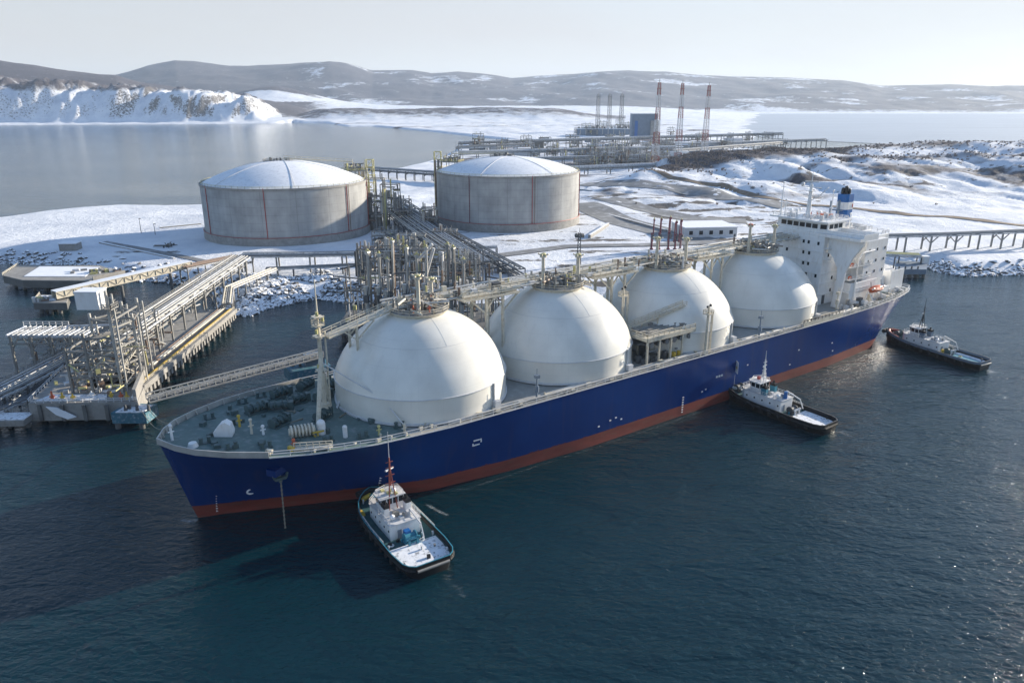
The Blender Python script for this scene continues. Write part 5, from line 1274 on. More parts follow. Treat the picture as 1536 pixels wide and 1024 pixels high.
def foam_patch(name, pts, wid, dens=.3, step=1.5):
    mb = MB(); P = []
    for a, b in zip(pts, pts[1:]):
        k = max(1, int((b - a).length / step)); P += [a.lerp(b, i / k) for i in range(k)]
    P.append(pts[-1]); nw = 6; den = []
    for i, p in enumerate(P):
        d = P[min(i + 1, len(P) - 1)] - P[max(i - 1, 0)]; d.z = 0; d.normalize(); nn = Vector((-d.y, d.x, 0)); f = i / (len(P) - 1)
        w = wid(f) if callable(wid) else wid
        for j in range(nw + 1):
            g = j / nw * 2 - 1; q = p + nn * w * g * .5; mb.v.append((q.x, q.y, .06)); den.append((dens + .25) * (1 - g * g) * min(1, 4 * f + .2) * min(1, 4 * (1 - f)) + .05)
    for i in range(len(P) - 1):
        for j in range(nw): a = i * (nw + 1) + j; mb.f.append((a, a + 1, a + nw + 2, a + nw + 1)); mb.m.append(0)
    o = mb.build(name, 'foam'); at = o.data.attributes.new('dens', 'FLOAT', 'POINT'); at.data.foreach_set('value', den)
    tag(o, kind='stuff', label='white foam on the dark water round the hulls', cat='foam')
foam_patch('foam', [W(640, 862), W(668, 862), W(690, 885), W(700, 910)], lambda f: 3 + 4 * f, .2)
foam_patch('foam', [W(1243, 645), W(1262, 648), W(1285, 660)], lambda f: 3 + 4 * f, .28)
foam_patch('foam', [W(1474, 553), W(1484, 556), W(1496, 562)], lambda f: 3 + 4 * f, .4)
foam_patch('foam', [W(630, 752), W(655, 765), W(678, 776), W(692, 780)], 2.2, .34)
foam_patch('foam', [W(262, 778), W(285, 782), W(310, 778)], 3, .3)
foam_patch('foam', [S(20, -8, 0), S(60, -23.5, 0), S(110, -24.6, 0), S(160, -24.6, 0), S(215, -24.4, 0)], 2.2, .2)

# ------------------------------------------------------------------ shore structures

def storage_tank(label, pxl, pxr, py_base, py_rim, py_apex, gear_a, pipes, zb=4.4):
    pxc = (pxl + pxr) / 2; fr = W(pxc, py_base, zb); R = 40.0
    pc_ = pxc
    for _ in range(40):
        fr = W(pc_, py_base, zb); u = Vector((fr.x, fr.y, 0)).normalized(); c = fr + u * R
        pj = [768 + F * (c.x + R * math.cos(q)) / ((c.y + R * math.sin(q)) * CP + (CH - 18) * SP) for q in np.linspace(0, 2 * PI, 90)]
        lo_, hi_ = min(pj), max(pj); R *= (pxr - pxl) / (hi_ - lo_); pc_ += (pxc - (lo_ + hi_) / 2) * .7
    zt = zat(fr.y, py_rim) - zb; za = zat(c.y, py_apex) - zb
    t = thing('storage_tank', label, 'storage tank', (c.x, c.y, zb), 0, 'gas storage tanks on the snowy shore')
    wb = zt * .155
    mb = MB(); mb.lathe([(R, wb), (R, zt)], 96); mb.build('tank_wall', 'tankwall', t, 30)
    mb = MB(); mb.lathe([(R + .9, -1.5), (R + .9, wb - .3), (R + .7, wb), (R - .3, wb)], 96); mb.build('base_ring', 'concrete', t, 30)
    Rs = (R ** 2 + (za - zt) ** 2) / (2 * (za - zt)); a0 = math.asin(R / Rs)
    mb = MB(); mb.lathe([(R - .02, zt + .02)] + [(Rs * math.sin(a0 * (1 - i / 14)) * .985 + .01, za - Rs + Rs * math.cos(a0 * (1 - i / 14)) + .06) for i in range(15)], 96)
    mb.build('roof', 'snow_roof', t, 60)
    mb = MB(); mb.lathe([(R + .02, zt - .9), (R + .45, zt - .9), (R + .45, zt + .35), (R - .5, zt + .35)], 96); mb.build('eave_ring', 'concrete', t, 30)
    mb = MB(); n = 72
    mb.rail([(R * .985 * math.cos(i * 2 * PI / n), R * .985 * math.sin(i * 2 * PI / n), zt + .3) for i in range(n + 1)], 1.2, 3, .14); mb.build('roof_railing', 'yellowgreen', t)
    def roofz(r): return za - Rs + math.sqrt(max(0, Rs * Rs - r * r))
    for k in range(6):
        th = gear_a + .5 + k * PI / 3; mb = MB()
        for i in range(12):
            r0, r1 = R * .96 * i / 12 + .5, R * .96 * (i + 1) / 12 + .5
            mb.beam((r0 * math.cos(th), r0 * math.sin(th), roofz(r0) + .1), (r1 * math.cos(th), r1 * math.sin(th), roofz(r1) + .1), .22, .2)
        mb.build('roof_rib', 'white_dull', t)
    # red ring main and red risers
    mb = MB(); n = 96
    for i in range(n):
        mb.tube(((R + .95) * math.cos(i * 2 * PI / n), (R + .95) * math.sin(i * 2 * PI / n), wb + .25), ((R + .95) * math.cos((i + 1) * 2 * PI / n), (R + .95) * math.sin((i + 1) * 2 * PI / n), wb + .25), .17, 6)
    mb.build('ring_main', 'red', t, 40)
    bc = math.atan2(c.y, c.x)
    for px, cl in pipes:
        s = max(-.998, min(.998, (px - pxc) / ((pxr - pxl) / 2))); th = math.asin(s); a = bc + PI + th
        x, y = (R + .35) * math.cos(a), (R + .35) * math.sin(a)
        mb = MB(); mb.tube((x, y, wb), (x, y, zt + .6), .22, 6)
        for k in range(9): mb.beam((x, y, wb + 1 + k * (zt - wb) / 9), (x * .985, y * .985, wb + 1 + k * (zt - wb) / 9), .3)
        mb.build('riser_pipe', cl, t, 40)
        if cl == 'red' and s > .2:
            x2, y2 = (R + .4) * math.cos(a + .035), (R + .4) * math.sin(a + .035)
            one('riser_pipe', 'pipe_rust', t, 'tube', (x2, y2, wb), (x2, y2, zt + .3), .2, 6)
    # roof gear : crown platform, pump platform over the edge, linking bridge
    rnd = random.Random(int(px))
    cp = MB(); cp.box(-4, 2, za - .6, 17, 7, .5); cp.rail([(-12.5, -1.5, za - .1), (4.5, -1.5, za - .1), (4.5, 5.5, za - .1), (-12.5, 5.5, za - .1), (-12.5, -1.5, za - .1)], 1.2, 1.7, .15); pl = cp.build('crown_platform', 'steel', t)
    for k in range(9): one('crown_valve', 'steel_dark', pl, 'cyl', rnd.uniform(-11, 3), rnd.uniform(-.5, 4.5), za, za + rnd.uniform(.8, 2.6), rnd.uniform(.3, .8), None, 8)
    gx, gy = R * .86 * math.cos(gear_a), R * .86 * math.sin(gear_a); gz = zt + 4.5
    gp = MB(); gp.box(gx, gy, gz, 15, 11, .5, gear_a)
    for du, dv in ((-6.5, -5), (6.5, -5), (-6.5, 5), (6.5, 5), (0, -5), (0, 5)):
        x = gx + du * math.cos(gear_a) - dv * math.sin(gear_a); y = gy + du * math.sin(gear_a) + dv * math.cos(gear_a); gp.beam((x, y, zt - 1), (x, y, gz + 6 if dv < 0 else gz), .45)
    pf = gp.build('pump_platform', 'steel', t)
    for k in range(24):
        u, v = rnd.uniform(-6.5, 6.5), rnd.uniform(-4.6, 4.6); x = gx + u * math.cos(gear_a) - v * math.sin(gear_a); y = gy + u * math.sin(gear_a) + v * math.cos(gear_a)
        cl = rnd.choice(['steel_dark', 'steel', 'pipe', 'yellowgreen', 'pipe_dark'])
        if k % 3: one('pump_column', cl, pf, 'cyl', x, y, gz + .5, gz + rnd.uniform(2, 5.5), rnd.uniform(.25, .7), None, 7)
        else: one('header_pipe', cl, pf, 'tube', (x, y, gz + rnd.uniform(1.5, 4.5)), (gx + rnd.uniform(-6, 6), gy + rnd.uniform(-6, 6), gz + rnd.uniform(2, 4.5)), .35, 6)
    rl = MB(); cg, sg = math.cos(gear_a), math.sin(gear_a)
    Q = [(gx + u * cg - v * sg, gy + u * sg + v * cg, gz + .5) for u, v in ((-7.3, -5.3), (7.3, -5.3), (7.3, 5.3), (-7.3, 5.3), (-7.3, -5.3))]
    rl.rail(Q, 1.3, 1.6, .16); rl.build('platform_railing', 'yellowgreen', pf)
    bg_ = MB(); bg_.beam((0, 2, za + 1.5), (gx, gy, gz + 6), 1.2, .9); bg_.beam((0, 2, za + 2.9), (gx, gy, gz + 7.4), .3); 
    for k in range(12):
        f = k / 12; a = Vector((0, 2, za + 1.5)).lerp(Vector((gx, gy, gz + 6)), f); bg_.beam(a, a + Vector((0, 0, 1.4)), .2)
    bg_.beam((gx, gy, gz), (gx, gy, gz + 7.4), .5)
    bg_.build('roof_bridge', 'cream', t)
    # stair tower up the wall
    sx, sy = (R + 4.2) * cg, (R + 4.2) * sg; h = gz + 7
    st = MB()
    for du, dv in ((-2.4, -2.4), (2.4, -2.4), (2.4, 2.4), (-2.4, 2.4)):
        st.beam((sx + du, sy + dv, -.6), (sx + du, sy + dv, h), .5)
    nl = 9
    for k in range(nl + 1):
        z = h * k / nl
        for (a, b), (c_, d_) in (((-2.4, -2.4), (2.4, -2.4)), ((2.4, -2.4), (2.4, 2.4)), ((2.4, 2.4), (-2.4, 2.4)), ((-2.4, 2.4), (-2.4, -2.4))):
            st.beam((sx + a, sy + b, z), (sx + c_, sy + d_, z), .3)
        if k < nl: st.beam((sx - 2.3, sy + (-1 if k % 2 else 1) * 1.2, z), (sx + 2.3, sy + (-1 if k % 2 else 1) * 1.2, z + h / nl), 1.4, .25)
    st.build('stair_tower', 'yellowgreen', t)
    for k in range(5):
        dx, dy = rnd.uniform(-5, 5), rnd.uniform(-5, 5); a = gear_a + (k - 2) * .07 + .12
        x, y = (R + 1.6 + .6 * (k % 2)) * math.cos(a), (R + 1.6 + .6 * (k % 2)) * math.sin(a)
        one('riser_pipe', ['pipe', 'pipe_dark', 'steel', 'cream', 'pipe_rust'][k], t, 'tube', (x, y, -.5), (x, y, gz + 2), .55, 8)
    return t, c, R, zt
tA, cA, RA, zA = storage_tank('broad grey concrete gas tank left of the pipe racks with snow on its low dome', 305, 552, 370, 284, 241, .42, [(318, 'red'), (398, 'red'), (513, 'red'), (549, 'red')])
tB, cB, RB, zB = storage_tank('grey concrete gas tank right of the pipe racks, stair tower on its left', 656, 868, 350, 266, 234, PI - .35, [(709, 'maroon'), (795, 'red'), (866, 'red')])

def rack(label, pts, width, bay, npipe, zg, mats=('steel', 'pipe'), group=None, name='pipe_rack', pr=(.35, .6), colw=.5, brace=True, levels=1, snow=True, cat='pipe rack', rows=None, rail=False):
    """elevated pipe rack along a world path given at its top level"""
    base = Vector((pts[0].x, pts[0].y, zg)); t = thing(name, label, cat, base, 0, group)
    rnd = random.Random(len(label) * 7 + int(abs(pts[0].x)))
    nb = 0
    for si, (a, b) in enumerate(zip(pts, pts[1:])):
        d = b - a; L = d.length; d.normalize(); nn = Vector((-d.y, d.x, 0)).normalized()
        k = max(1, round(L / bay))
        for i in range(k + (1 if si == len(pts) - 2 else 0)):
            p = a + d * (L * i / k); mb = MB(); l, r = p - nn * width / 2, p + nn * width / 2
            for q in (l, r): mb.beam(Vector((q.x, q.y, zg - 3)), q, colw)
            mb.beam(l, r, colw * .9, .5)
            for lv in range(1, levels): mb.beam(l - Vector((0, 0, 3.2 * lv)), r - Vector((0, 0, 3.2 * lv)), colw * .8, .4)
            if brace and i % 2 == 0:
                h = min(4, (p.z - zg) * .5); mb.beam(l - Vector((0, 0, h)), l + d * h - Vector((0, 0, .3)), colw * .6); mb.beam(r - Vector((0, 0, h)), r + d * h - Vector((0, 0, .3)), colw * .6)
                mb.beam(l - Vector((0, 0, h)), r - Vector((0, 0, .4)), colw * .5)
            mb.build('trestle_bent', mats[0], t, None, base)
        for s in (-1, 1): one('side_beam', 'frost_beam' if snow else mats[0], t, 'beam', a + nn * s * width / 2, b + nn * s * width / 2, .4, .6, off=base)
    for lv in range(levels):
        for j in range(npipe):
            off = -width / 2 + width * (j + .7 + rnd.uniform(-.2, .2)) / (npipe + .4); r = rnd.uniform(*pr)
            mb = MB(); P = []
            for si, p in enumerate(pts):
                d0 = (pts[min(si + 1, len(pts) - 1)] - pts[max(si - 1, 0)]); d0.z = 0; d0.normalize(); nn = Vector((-d0.y, d0.x, 0))
                P.append(p + nn * off + Vector((0, 0, r + .2 - 3.2 * lv)))
            mb.path(P, r, 7); mb.build('pipe', rnd.choice([mats[1]] * 4 + ['pipe_dark', 'frost_beam', 'steel']), t, 40, base)
    if rail:
        mb = MB()
        for a, b in zip(pts, pts[1:]):
            d = (b - a).normalized(); nn = Vector((-d.y, d.x, 0)).normalized()
            mb.rail([a + nn * (width / 2 + .2), b + nn * (width / 2 + .2)], 1.3, 3, .15)
        mb.build('railing', 'steel', t, None, base)
    return t, base

# --- concrete jetty on the left
ZP = 6.4
def piles(t, base, pts, z1, r=.75, z0=-6):
    for p in pts: one('pile', 'concrete_dark', t, 'cyl', p.x, p.y, z0, z1, r, None, 10, off=base, smooth=40)
def jetty_platform():
    A, B, C, D = W(42, 605, ZP), W(206, 602, ZP), W(226, 560, ZP), W(96, 552, ZP)
    base = Vector((A.x, A.y, 0)); t = thing('concrete_jetty', 'concrete jetty head with snowy deck and dark front face at the left', 'jetty', base)
    mb = MB(); mb.prism([(p.x, p.y) for p in (A, B, C, D)], 1.1, ZP); mb.build('concrete_deck', 'concrete', t, None, base)
    mb = MB(); mb.prism([(p.x, p.y) for p in (A + Vector((1, 1, 0)), B + Vector((-9, 1, 0)), B + Vector((-11, 5, 0)), A + Vector((3, 6, 0)))], ZP + .01, ZP + .25); mb.build('snow_cover', 'snow_deck', t, None, base)
    mb = MB(); mb.prism([(A.x + 14, A.y + 8), (A.x + 20, A.y + 8), (A.x + 21, A.y + 14), (A.x + 13, A.y + 13)], ZP + .01, ZP + .4); mb.build('snow_cover', 'snow', t, None, base)
    mb = MB(); mb.rail([D + Vector((0, 0, 0)), A, B], 1.2, 2, .14); mb.build('railing', 'white_dull', t, None, base)
    mb = MB(); mb.prism([(B.x - 1.2, B.y + .4), (B.x - .2, B.y + .4), (C.x - .2, C.y - 2), (C.x - 1.2, C.y - 2)], ZP, ZP + 3.4); mb.build('parapet_wall', 'concrete', t, None, base)
    for k in range(5): one('fender_panel', 'concrete_dark', t, 'box', A.x + 3 + k * 6.2, A.y - .15, 1.4, 1.0, .5, 4.6, off=base)
    P = []
    for i in range(5):
        for j in range(3): P.append(A.lerp(B, .08 + .2 * i).lerp(D.lerp(C, .08 + .2 * i), .1 + .4 * j))
    piles(t, base, P, 1.2)
    mb = MB(); mb.add([(A.x + 5, A.y - .55, 5.6), (A.x + 8, A.y - .55, 5.4), (A.x + 13, A.y - .6, 2.6), (A.x + 10.5, A.y - .6, 1.9), (A.x + 7.5, A.y - .6, 3.2), (A.x + 5, A.y - .25, 5.6), (A.x + 8, A.y - .25, 5.4), (A.x + 13, A.y - .25, 2.6), (A.x + 10.5, A.y - .25, 1.9), (A.x + 7.5, A.y - .25, 3.2)],
        [(4, 3, 2, 1, 0), (5, 6, 7, 8, 9), (0, 1, 6, 5), (1, 2, 7, 6), (2, 3, 8, 7), (3, 4, 9, 8), (4, 0, 5, 9)]); mb.build('wind_drifted_snow', 'snow', t, None, base)
    rnd = random.Random(8)
    for k, (u, cl) in enumerate(((5, 'orange'), (8, 'yellow'), (11, 'yellow'), (15, 'white'), (21, 'yellow'), (24, 'orange'), (26, 'yellow'), (28, 'white'))):
        mb = MB(); x, y = A.x + u, A.y + 2.5 + rnd.uniform(0, 2.5); mb.cyl(x, y, ZP, ZP + 1.5 + rnd.random(), .45, .2, 8); mb.cyl(x, y, ZP + .7, ZP + 1.0, .7, .7, 8); mb.build('hydrant', cl, t, 40, base)
    for k in range(26):
        p = A.lerp(B, rnd.uniform(.1, .85)).lerp(D.lerp(C, rnd.uniform(.1, .9)), rnd.uniform(.25, .95))
        one('deck_equipment', rnd.choice(['steel', 'steel_dark', 'pipe', 'white_dull', 'pipe_rust', 'concrete']), t, 'box', p.x, p.y, ZP, rnd.uniform(.8, 3), rnd.uniform(.8, 2.4), rnd.uniform(.6, 2.4), rnd.uniform(0, 1), off=base)
    # fender dolphin in blue-green
    t2b = W(200, 622, 4.4); t2 = thing('mooring_dolphin', 'low teal stained concrete dolphin at the right corner of the jetty head', 'dolphin', (t2b.x, t2b.y, 0), 0, 'mooring dolphins')
    Q = [W(166, 619, 4.6), W(218, 619, 4.6), W(236, 606, 4.6), W(190, 604, 4.6)]
    off = Vector((t2b.x, t2b.y, 0)); mb = MB(); mb.prism([(p.x, p.y) for p in Q], 1.4, 4.6); mb.build('concrete_cap', 'tealdock', t2, None, off)
    mb = MB(); mb.prism([((p.x - t2b.x) * .8 + t2b.x, (p.y - t2b.y - 1) * .8 + t2b.y + 1) for p in Q], 4.62, 4.85); mb.build('snow_cover', 'snow_deck', t2, None, off)
    for k in range(3): one('mooring_hook', 'steel_dark', t2, 'cyl', t2b.x - 3 + k * 3.2, t2b.y + 2, 4.8, 6.6, .5, .3, 8, off=off, smooth=40)
    piles(t2, off, [Q[0].lerp(Q[1], .15), Q[0].lerp(Q[1], .85), Q[3].lerp(Q[2], .8), Q[3].lerp(Q[2], .2)], 1.5)
    # low walkway leading off to the left
    c = W(-60, 626, 3.2); e = W(44, 624, 3.2); base = Vector((e.x, e.y, 0)); t3 = thing('landing_stage', 'low snowy concrete landing stage left of the jetty head', 'landing stage', base)
    mb = MB(); mb.beam(Vector((c.x, c.y, 2.4)), Vector((e.x, e.y, 2.4)), 6, 1.6); mb.build('concrete_deck', 'concrete', t3, None, base)
    mb = MB(); mb.beam(Vector((c.x, c.y, 3.3)), Vector((e.x, e.y, 3.3)), 5, .18); mb.build('snow_cover', 'snow_deck', t3, None, base)
    mb = MB(); mb.rail([Vector((c.x, c.y + 2.7, 3.2)), Vector((e.x, e.y + 2.7, 3.2))], 1.2, 2, .13); mb.build('railing', 'steel', t3, None, base)
    piles(t3, base, [c.lerp(e, f) for f in (.5, .7, .95)], 1.7)
    return A, B, C, D
JA, JB, JC, JD = jetty_platform()

def pier():
    a, b = W(212, 580, ZP), W(352, 464, ZP); d = (b - a).normalized(); nn = Vector((-d.y, d.x, 0)); wdt = 17
    base = Vector((a.x, a.y, 0)); t = thing('pier', 'long concrete pier with pipes running from the jetty head to the shore', 'pier', base)
    Q = [a, b, b + nn * wdt, a + nn * wdt]
    mb = MB(); mb.prism([(p.x, p.y) for p in Q], 4.6, ZP); mb.build('concrete_deck', 'concrete', t, None, base)
    mb = MB(); L = (b - a).length; k = int(L / 2.6)
    mb.beam(a + Vector((0, 0, -.4)) - nn * .5, b + Vector((0, 0, -.4)) - nn * .5, .9, 1.6)
    mb.build('edge_beam', 'concrete', t, None, base)
    for i in range(min(k, 60)):
        p = a + d * (i + .5) * 2.6 - nn * .55; one('fender_block', 'concrete', t, 'box', p.x, p.y, 3.4, 1.2, .8, 2.0, math.atan2(d.y, d.x), off=base)
    mb = MB(); mb.beam(a + nn * 1.6 + Vector((0, 0, .25)), b + nn * 1.6 + Vector((0, 0, .25)), .5, .5); mb.build('yellow_kerb', 'yellow', t, None, base)
    mb = MB(); mb.beam(a + nn * 2.8 + Vector((0, 0, .05)), b + nn * 2.8 + Vector((0, 0, .05)), 1.6, .1); mb.build('service_trench', 'steel_dark', t, None, base)
    mb = MB(); mb.rail([a + nn * .2, b + nn * .2], 1.1, 2.6, .13); mb.build('railing', 'cream', t, None, base)
    for j in range(3): one('pipe', ['cream', 'pipe', 'pipe_rust'][j], t, 'tube', a + nn * (4 + j * .9) + Vector((0, 0, .6)), b + nn * (4 + j * .9) + Vector((0, 0, .6)), .3, 7, off=base, smooth=40)
    P = []
    for i in range(14):
        for f in (.12, .88): P.append(a.lerp(b, (i + .5) / 14) + nn * wdt * f)
    piles(t, base, P, 4.7, .8)
    return a, b, d, nn
pa, pb_, pd, pn = pier()
# pipe rack along the pier, then turning along the shore behind the rocks
r0 = pa + pn * 11 + pd * 6; r1 = pb_ + pn * 9.5
def at_top(px, pyf, pyt, zg=5):
    p = W(px, pyf, zg); return Vector((p.x, p.y, zat(p.y, pyt)))
rk_corner = at_top(366, 409, 384)
q0 = Vector((r0.x, r0.y, 17.0)); q1 = Vector((r1.x, r1.y, 14.2))
t, bs = rack('tall grey pipe rack standing on the pier, its pipes rising towards the jetty head', [q0, rk_corner], 9.5, 13, 6, 1.5, ('steel', 'pipe'), colw=.55, levels=2, rail=True, pr=(.22, .42))
rnd = random.Random(21)
for k in range(80):      # valves, bracing and loops in the rack
    f = rnd.random() * .75; p = q0.lerp(rk_corner, f) + pn * rnd.uniform(-4.5, 4.5); z = rnd.uniform(ZP + 1, p.z - 3)
    e = Vector((p.x, p.y, z)); o_ = rnd.choice([pd * rnd.uniform(2, 7) + Vector((0, 0, rnd.uniform(-3, 3))), pn * rnd.uniform(-4, 4), Vector((0, 0, rnd.uniform(2, 5)))])
    one('branch_pipe', rnd.choice(['pipe', 'pipe_dark', 'steel', 'pipe_rust', 'white_dull']), t, 'tube', e, e + o_, rnd.uniform(.15, .4), 6, off=bs, smooth=40)
e0 = at_top(566, 408, 381)
rack('grey pipe rack on tall legs crossing the snow below the left storage tank', [rk_corner, at_top(470, 406, 383), e0], 7, 17, 6, 4.6, ('steel', 'pipe_dark'), colw=.7, levels=1, brace=False)
rack('low pipe rack along the shore between the rocks and the snow', [at_top(400, 416, 404), at_top(560, 408, 397)], 3.5, 14, 3, 4.6, ('steel_dark', 'pipe_dark'), brace=False, pr=(.25, .4))
rack('slim pipe rack curving from the pier over the rocks', [pb_ + pn * 3 + Vector((0, 0, 2)), at_top(345, 447, 432), at_top(412, 416, 404)], 4, 9, 4, 4.6, ('steel', 'cream'), brace=False, pr=(.25, .4))

def pipe_tower():
    base = Vector((JB.x - 12, JB.y + 6, ZP)); t = thing('loading_tower', 'dense tower of tall steel columns and pipes on the jetty head', 'loading tower', base)
    rnd = random.Random(31)
    cols = [(184, 588, 436), (141, 592, 500), (222, 557, 447), (197, 545, 452), (238, 520, 462), (150, 560, 470), (110, 590, 520), (214, 572, 470)]
    P = []
    for px, pyf, pyt in cols:
        p = W(px, pyf, ZP); z = zat(p.y, pyt); P.append((p, z)); mb = MB()
        mb.beam(p, Vector((p.x, p.y, z)), .62); mb.beam(p + Vector((1.3, .5, 0)), Vector((p.x + 1.3, p.y + .5, z - 1)), .4)
        for zz in np.arange(ZP + 1.5, z - 1, 2.2): mb.beam((p.x, p.y, zz), (p.x + 1.3, p.y + .5, zz), .22)
        mb.build('column', 'pipe' if pyt < 480 else 'steel', t, None, base)
    for i in range(len(P)):
        for j in range(i):
            (a, za), (b, zb_) = P[i], P[j]
            if (a - b).length < 18:
                for f in (.35, .62, .9):
                    z = ZP + (min(za, zb_) - ZP) * f; one('cross_beam', 'steel', t, 'beam', (a.x, a.y, z), (b.x, b.y, z), .4, .5, off=base)
    for k in range(46):
        i = rnd.randrange(len(P)); j = rnd.randrange(len(P))
        if i == j or (P[i][0] - P[j][0]).length > 20: continue
        z0 = rnd.uniform(ZP, ZP + 9); z1 = min(P[i][1], P[j][1], z0 + rnd.uniform(3, 7)); one('diagonal_brace', rnd.choice(['steel', 'cream', 'pipe']), t, 'beam', (P[i][0].x, P[i][0].y, z0), (P[j][0].x, P[j][0].y, max(z1, z0)), .22, off=base)
    for k in range(30):
        a, za = rnd.choice(P); one('valve', rnd.choice(['white_dull', 'steel_dark', 'yellowgreen', 'pipe', 'pipe_rust']), t, 'box', a.x + rnd.uniform(-5, 5), a.y + rnd.uniform(-4, 4), rnd.uniform(ZP, ZP + 7), rnd.uniform(.4, 1.3), rnd.uniform(.4, 1.1), rnd.uniform(.4, 1.4), rnd.uniform(0, 2), off=base)
    for k in range(95):
        a, za = rnd.choice(P); b, zb_ = rnd.choice(P); q = a.lerp(b, rnd.random()) + Vector((rnd.uniform(-3, 3), rnd.uniform(-3, 3), 0)); z = rnd.uniform(ZP + .5, max(ZP + 2, min(za, zb_) * .8))
        e = Vector((q.x, q.y, z)); d = rnd.choice([Vector((rnd.uniform(-6, 6), 0, 0)), Vector((0, rnd.uniform(-6, 6), 0)), Vector((0, 0, rnd.uniform(2, 6))), Vector((rnd.uniform(-4, 4), 0, rnd.uniform(2, 5)))])
        one('pipe', rnd.choice(['pipe', 'pipe_dark', 'steel', 'white_dull', 'pipe', 'pipe_rust', 'yellowgreen']), t, 'tube', e, e + d, rnd.uniform(.12, .32), 6, off=base, smooth=40)
    # pale cabin on top
    c = W(184, 588, ZP); zc = zat(c.y, 462)
    mb = MB(); mb.box(c.x - 4.4, c.y + .6, zc, 6.2, 5, 4.8); mb.build('cabin', 'white', t, None, base)
    mb = MB(); mb.box(c.x - 4.4, c.y + .6, zc + 4.81, 6.4, 5.2, .3); mb.build('cabin_roof', 'snow', t, None, base)
    mb = MB(); mb.rail([(c.x - .8, c.y - 1.5, zc), (c.x + 1.6, c.y - 1.5, zc), (c.x + 1.6, c.y + 2.5, zc)], 1.3, 1, .15); mb.box(c.x + .2, c.y + .4, zc - .3, 3, 4, .3)
    for z in np.arange(ZP, zc, 3): mb.beam((c.x - 1, c.y + 1.6, z), (c.x + 1.4, c.y + 1.6, z + 3), .7, .2)
    mb.build('stair', 'steel', t, None, base)
pipe_tower()

def gantry():
    f = W(25, 552, 3.5); zt = zat(f.y, 504); base = Vector((f.x, f.y, 3.5))
    t = thing('steel_gantry', 'open steel gantry with snowy slatted top at the left edge of the jetty', 'gantry', base)
    x0, x1, y0, y1 = f.x, f.x + 25, f.y, f.y + 9
    for x in (x0, x0 + 6.5, x0 + 13, x0 + 19.5):
        for y in (y0, y1):
            mb = MB(); mb.beam((x, y, -5), (x, y, zt), .65); mb.beam((x, y, zt - 5), (x + 2.6, y, zt - .4), .3); mb.beam((x, y, zt - 5), (x - 2.6 if x > x0 else x, y, zt - .4), .3); mb.build('leg', 'steel', t, None, base)
    for y in (y0, y0 + 4.5, y1):
        one('top_beam', 'frost_beam', t, 'beam', (x0 - 1, y, zt), (x1, y, zt), .6, .7, off=base); one('lower_beam', 'steel', t, 'beam', (x0 - 1, y, zt - 2.6), (x1, y, zt - 2.6), .4, .5, off=base)
    for k in range(16):
        x = x0 - .6 + k * 1.65; one('top_slat', 'frost_beam' if k % 3 else 'snow', t, 'beam', (x, y0 - .5, zt + .5), (x, y1 + .5, zt + .5), .45, .3, off=base)
    mb = MB(); mb.rail([(x0 - 1, y1, zt + .6), (x0 + 14, y1, zt + .6)], 1.6, 2, .16); mb.build('railing', 'white_dull', t, None, base)
    rnd = random.Random(3)
    for k in range(30):
        x, y, z = rnd.uniform(x0 + 4, x1), rnd.uniform(y0, y1), rnd.uniform(3, zt - 2); d = rnd.choice([Vector((rnd.uniform(-5, 5), 0, 0)), Vector((0, rnd.uniform(-4, 4), 0)), Vector((0, 0, 3))])
        one('pipe', rnd.choice(['pipe', 'pipe_dark', 'steel', 'pipe_rust']), t, 'tube', (x, y, z), Vector((x, y, z)) + d, rnd.uniform(.15, .4), 6, off=base, smooth=40)
    # inclined pipes from the gantry up to the main rack
    for k in range(5):
        a = Vector((x0 + 14 + k * 1.3, y1 - 1, zt + .9)); b = Vector((q0.x - 5 + k * 1.3, q0.y + 26, q0.z - 1)); one('pipe', 'pipe' if k % 2 else 'frost_beam', t, 'tube', a, b, .35, 7, off=base, smooth=40)
gantry()
rack('low pipeway on piles running off to the left from the jetty head', [W(-90, 628, 6), W(20, 578, 6.5), W(112, 530, 7.5)], 9, 8, 6, 0, ('steel_dark', 'pipe'), brace=True, pr=(.22, .4), rail=True)
rack('second pipeway on piles lower down beside the jetty head', [W(-90, 650, 3.5), W(40, 596, 3.8), W(92, 560, 4)], 5, 8, 5, 0, ('steel_dark', 'pipe_dark'), brace=False, pr=(.25, .4), rail=True)

def truss_walk(name, label, a, b, w, h, mt, cat, supports=(), group=None, floor='steel', solid=False):
    base = Vector((a.x, a.y, 0)); t = thing(name, label, cat, base, 0, group); d = (b - a).normalized(); nn = Vector((-d.y, d.x, 0)).normalized(); L = (b - a).length; up = Vector((0, 0, h))
    one('walk_deck', floor, t, 'beam', a, b, w, .35, off=base)
    for s in (-1, 1):
        mb = MB(); o = nn * s * w / 2; k = int(L / (h * 1.3))
        mb.beam(a + o, b + o, .35, .4); mb.beam(a + o + up, b + o + up, .3, .3)
        if not solid: mb.beam(a + o + up * .5, b + o + up * .5, .16, .16)
        for i in range(k + 1):
            p = a.lerp(b, i / k) + o; mb.beam(p, p + up, .2)
            if i < k: mb.beam(p if i % 2 else p + up, a.lerp(b, (i + 1) / k) + o + (up if i % 2 else Vector((0, 0, 0))), .17)
        if solid: mb.beam(a + o + up * .5 - nn * s * .2, b + o + up * .5 - nn * s * .2, .1, h * .9)
        mb.build('truss_side', mt, t, None, base)
    for s in (-.2, .25): one('cable_pipe', 'pipe', t, 'tube', a + nn * w * s + Vector((0, 0, .45)), b + nn * w * s + Vector((0, 0, .45)), .22, 6, off=base)
    if solid: one('snowy_roof', 'snow', t, 'beam', a + up * 1.08, b + up * 1.08, w + .6, .25, off=base)
    for p in supports: one('pile', 'concrete_dark', t, 'cyl', p.x, p.y, -6, p.z, .7, None, 10, off=base, smooth=40)
    return t
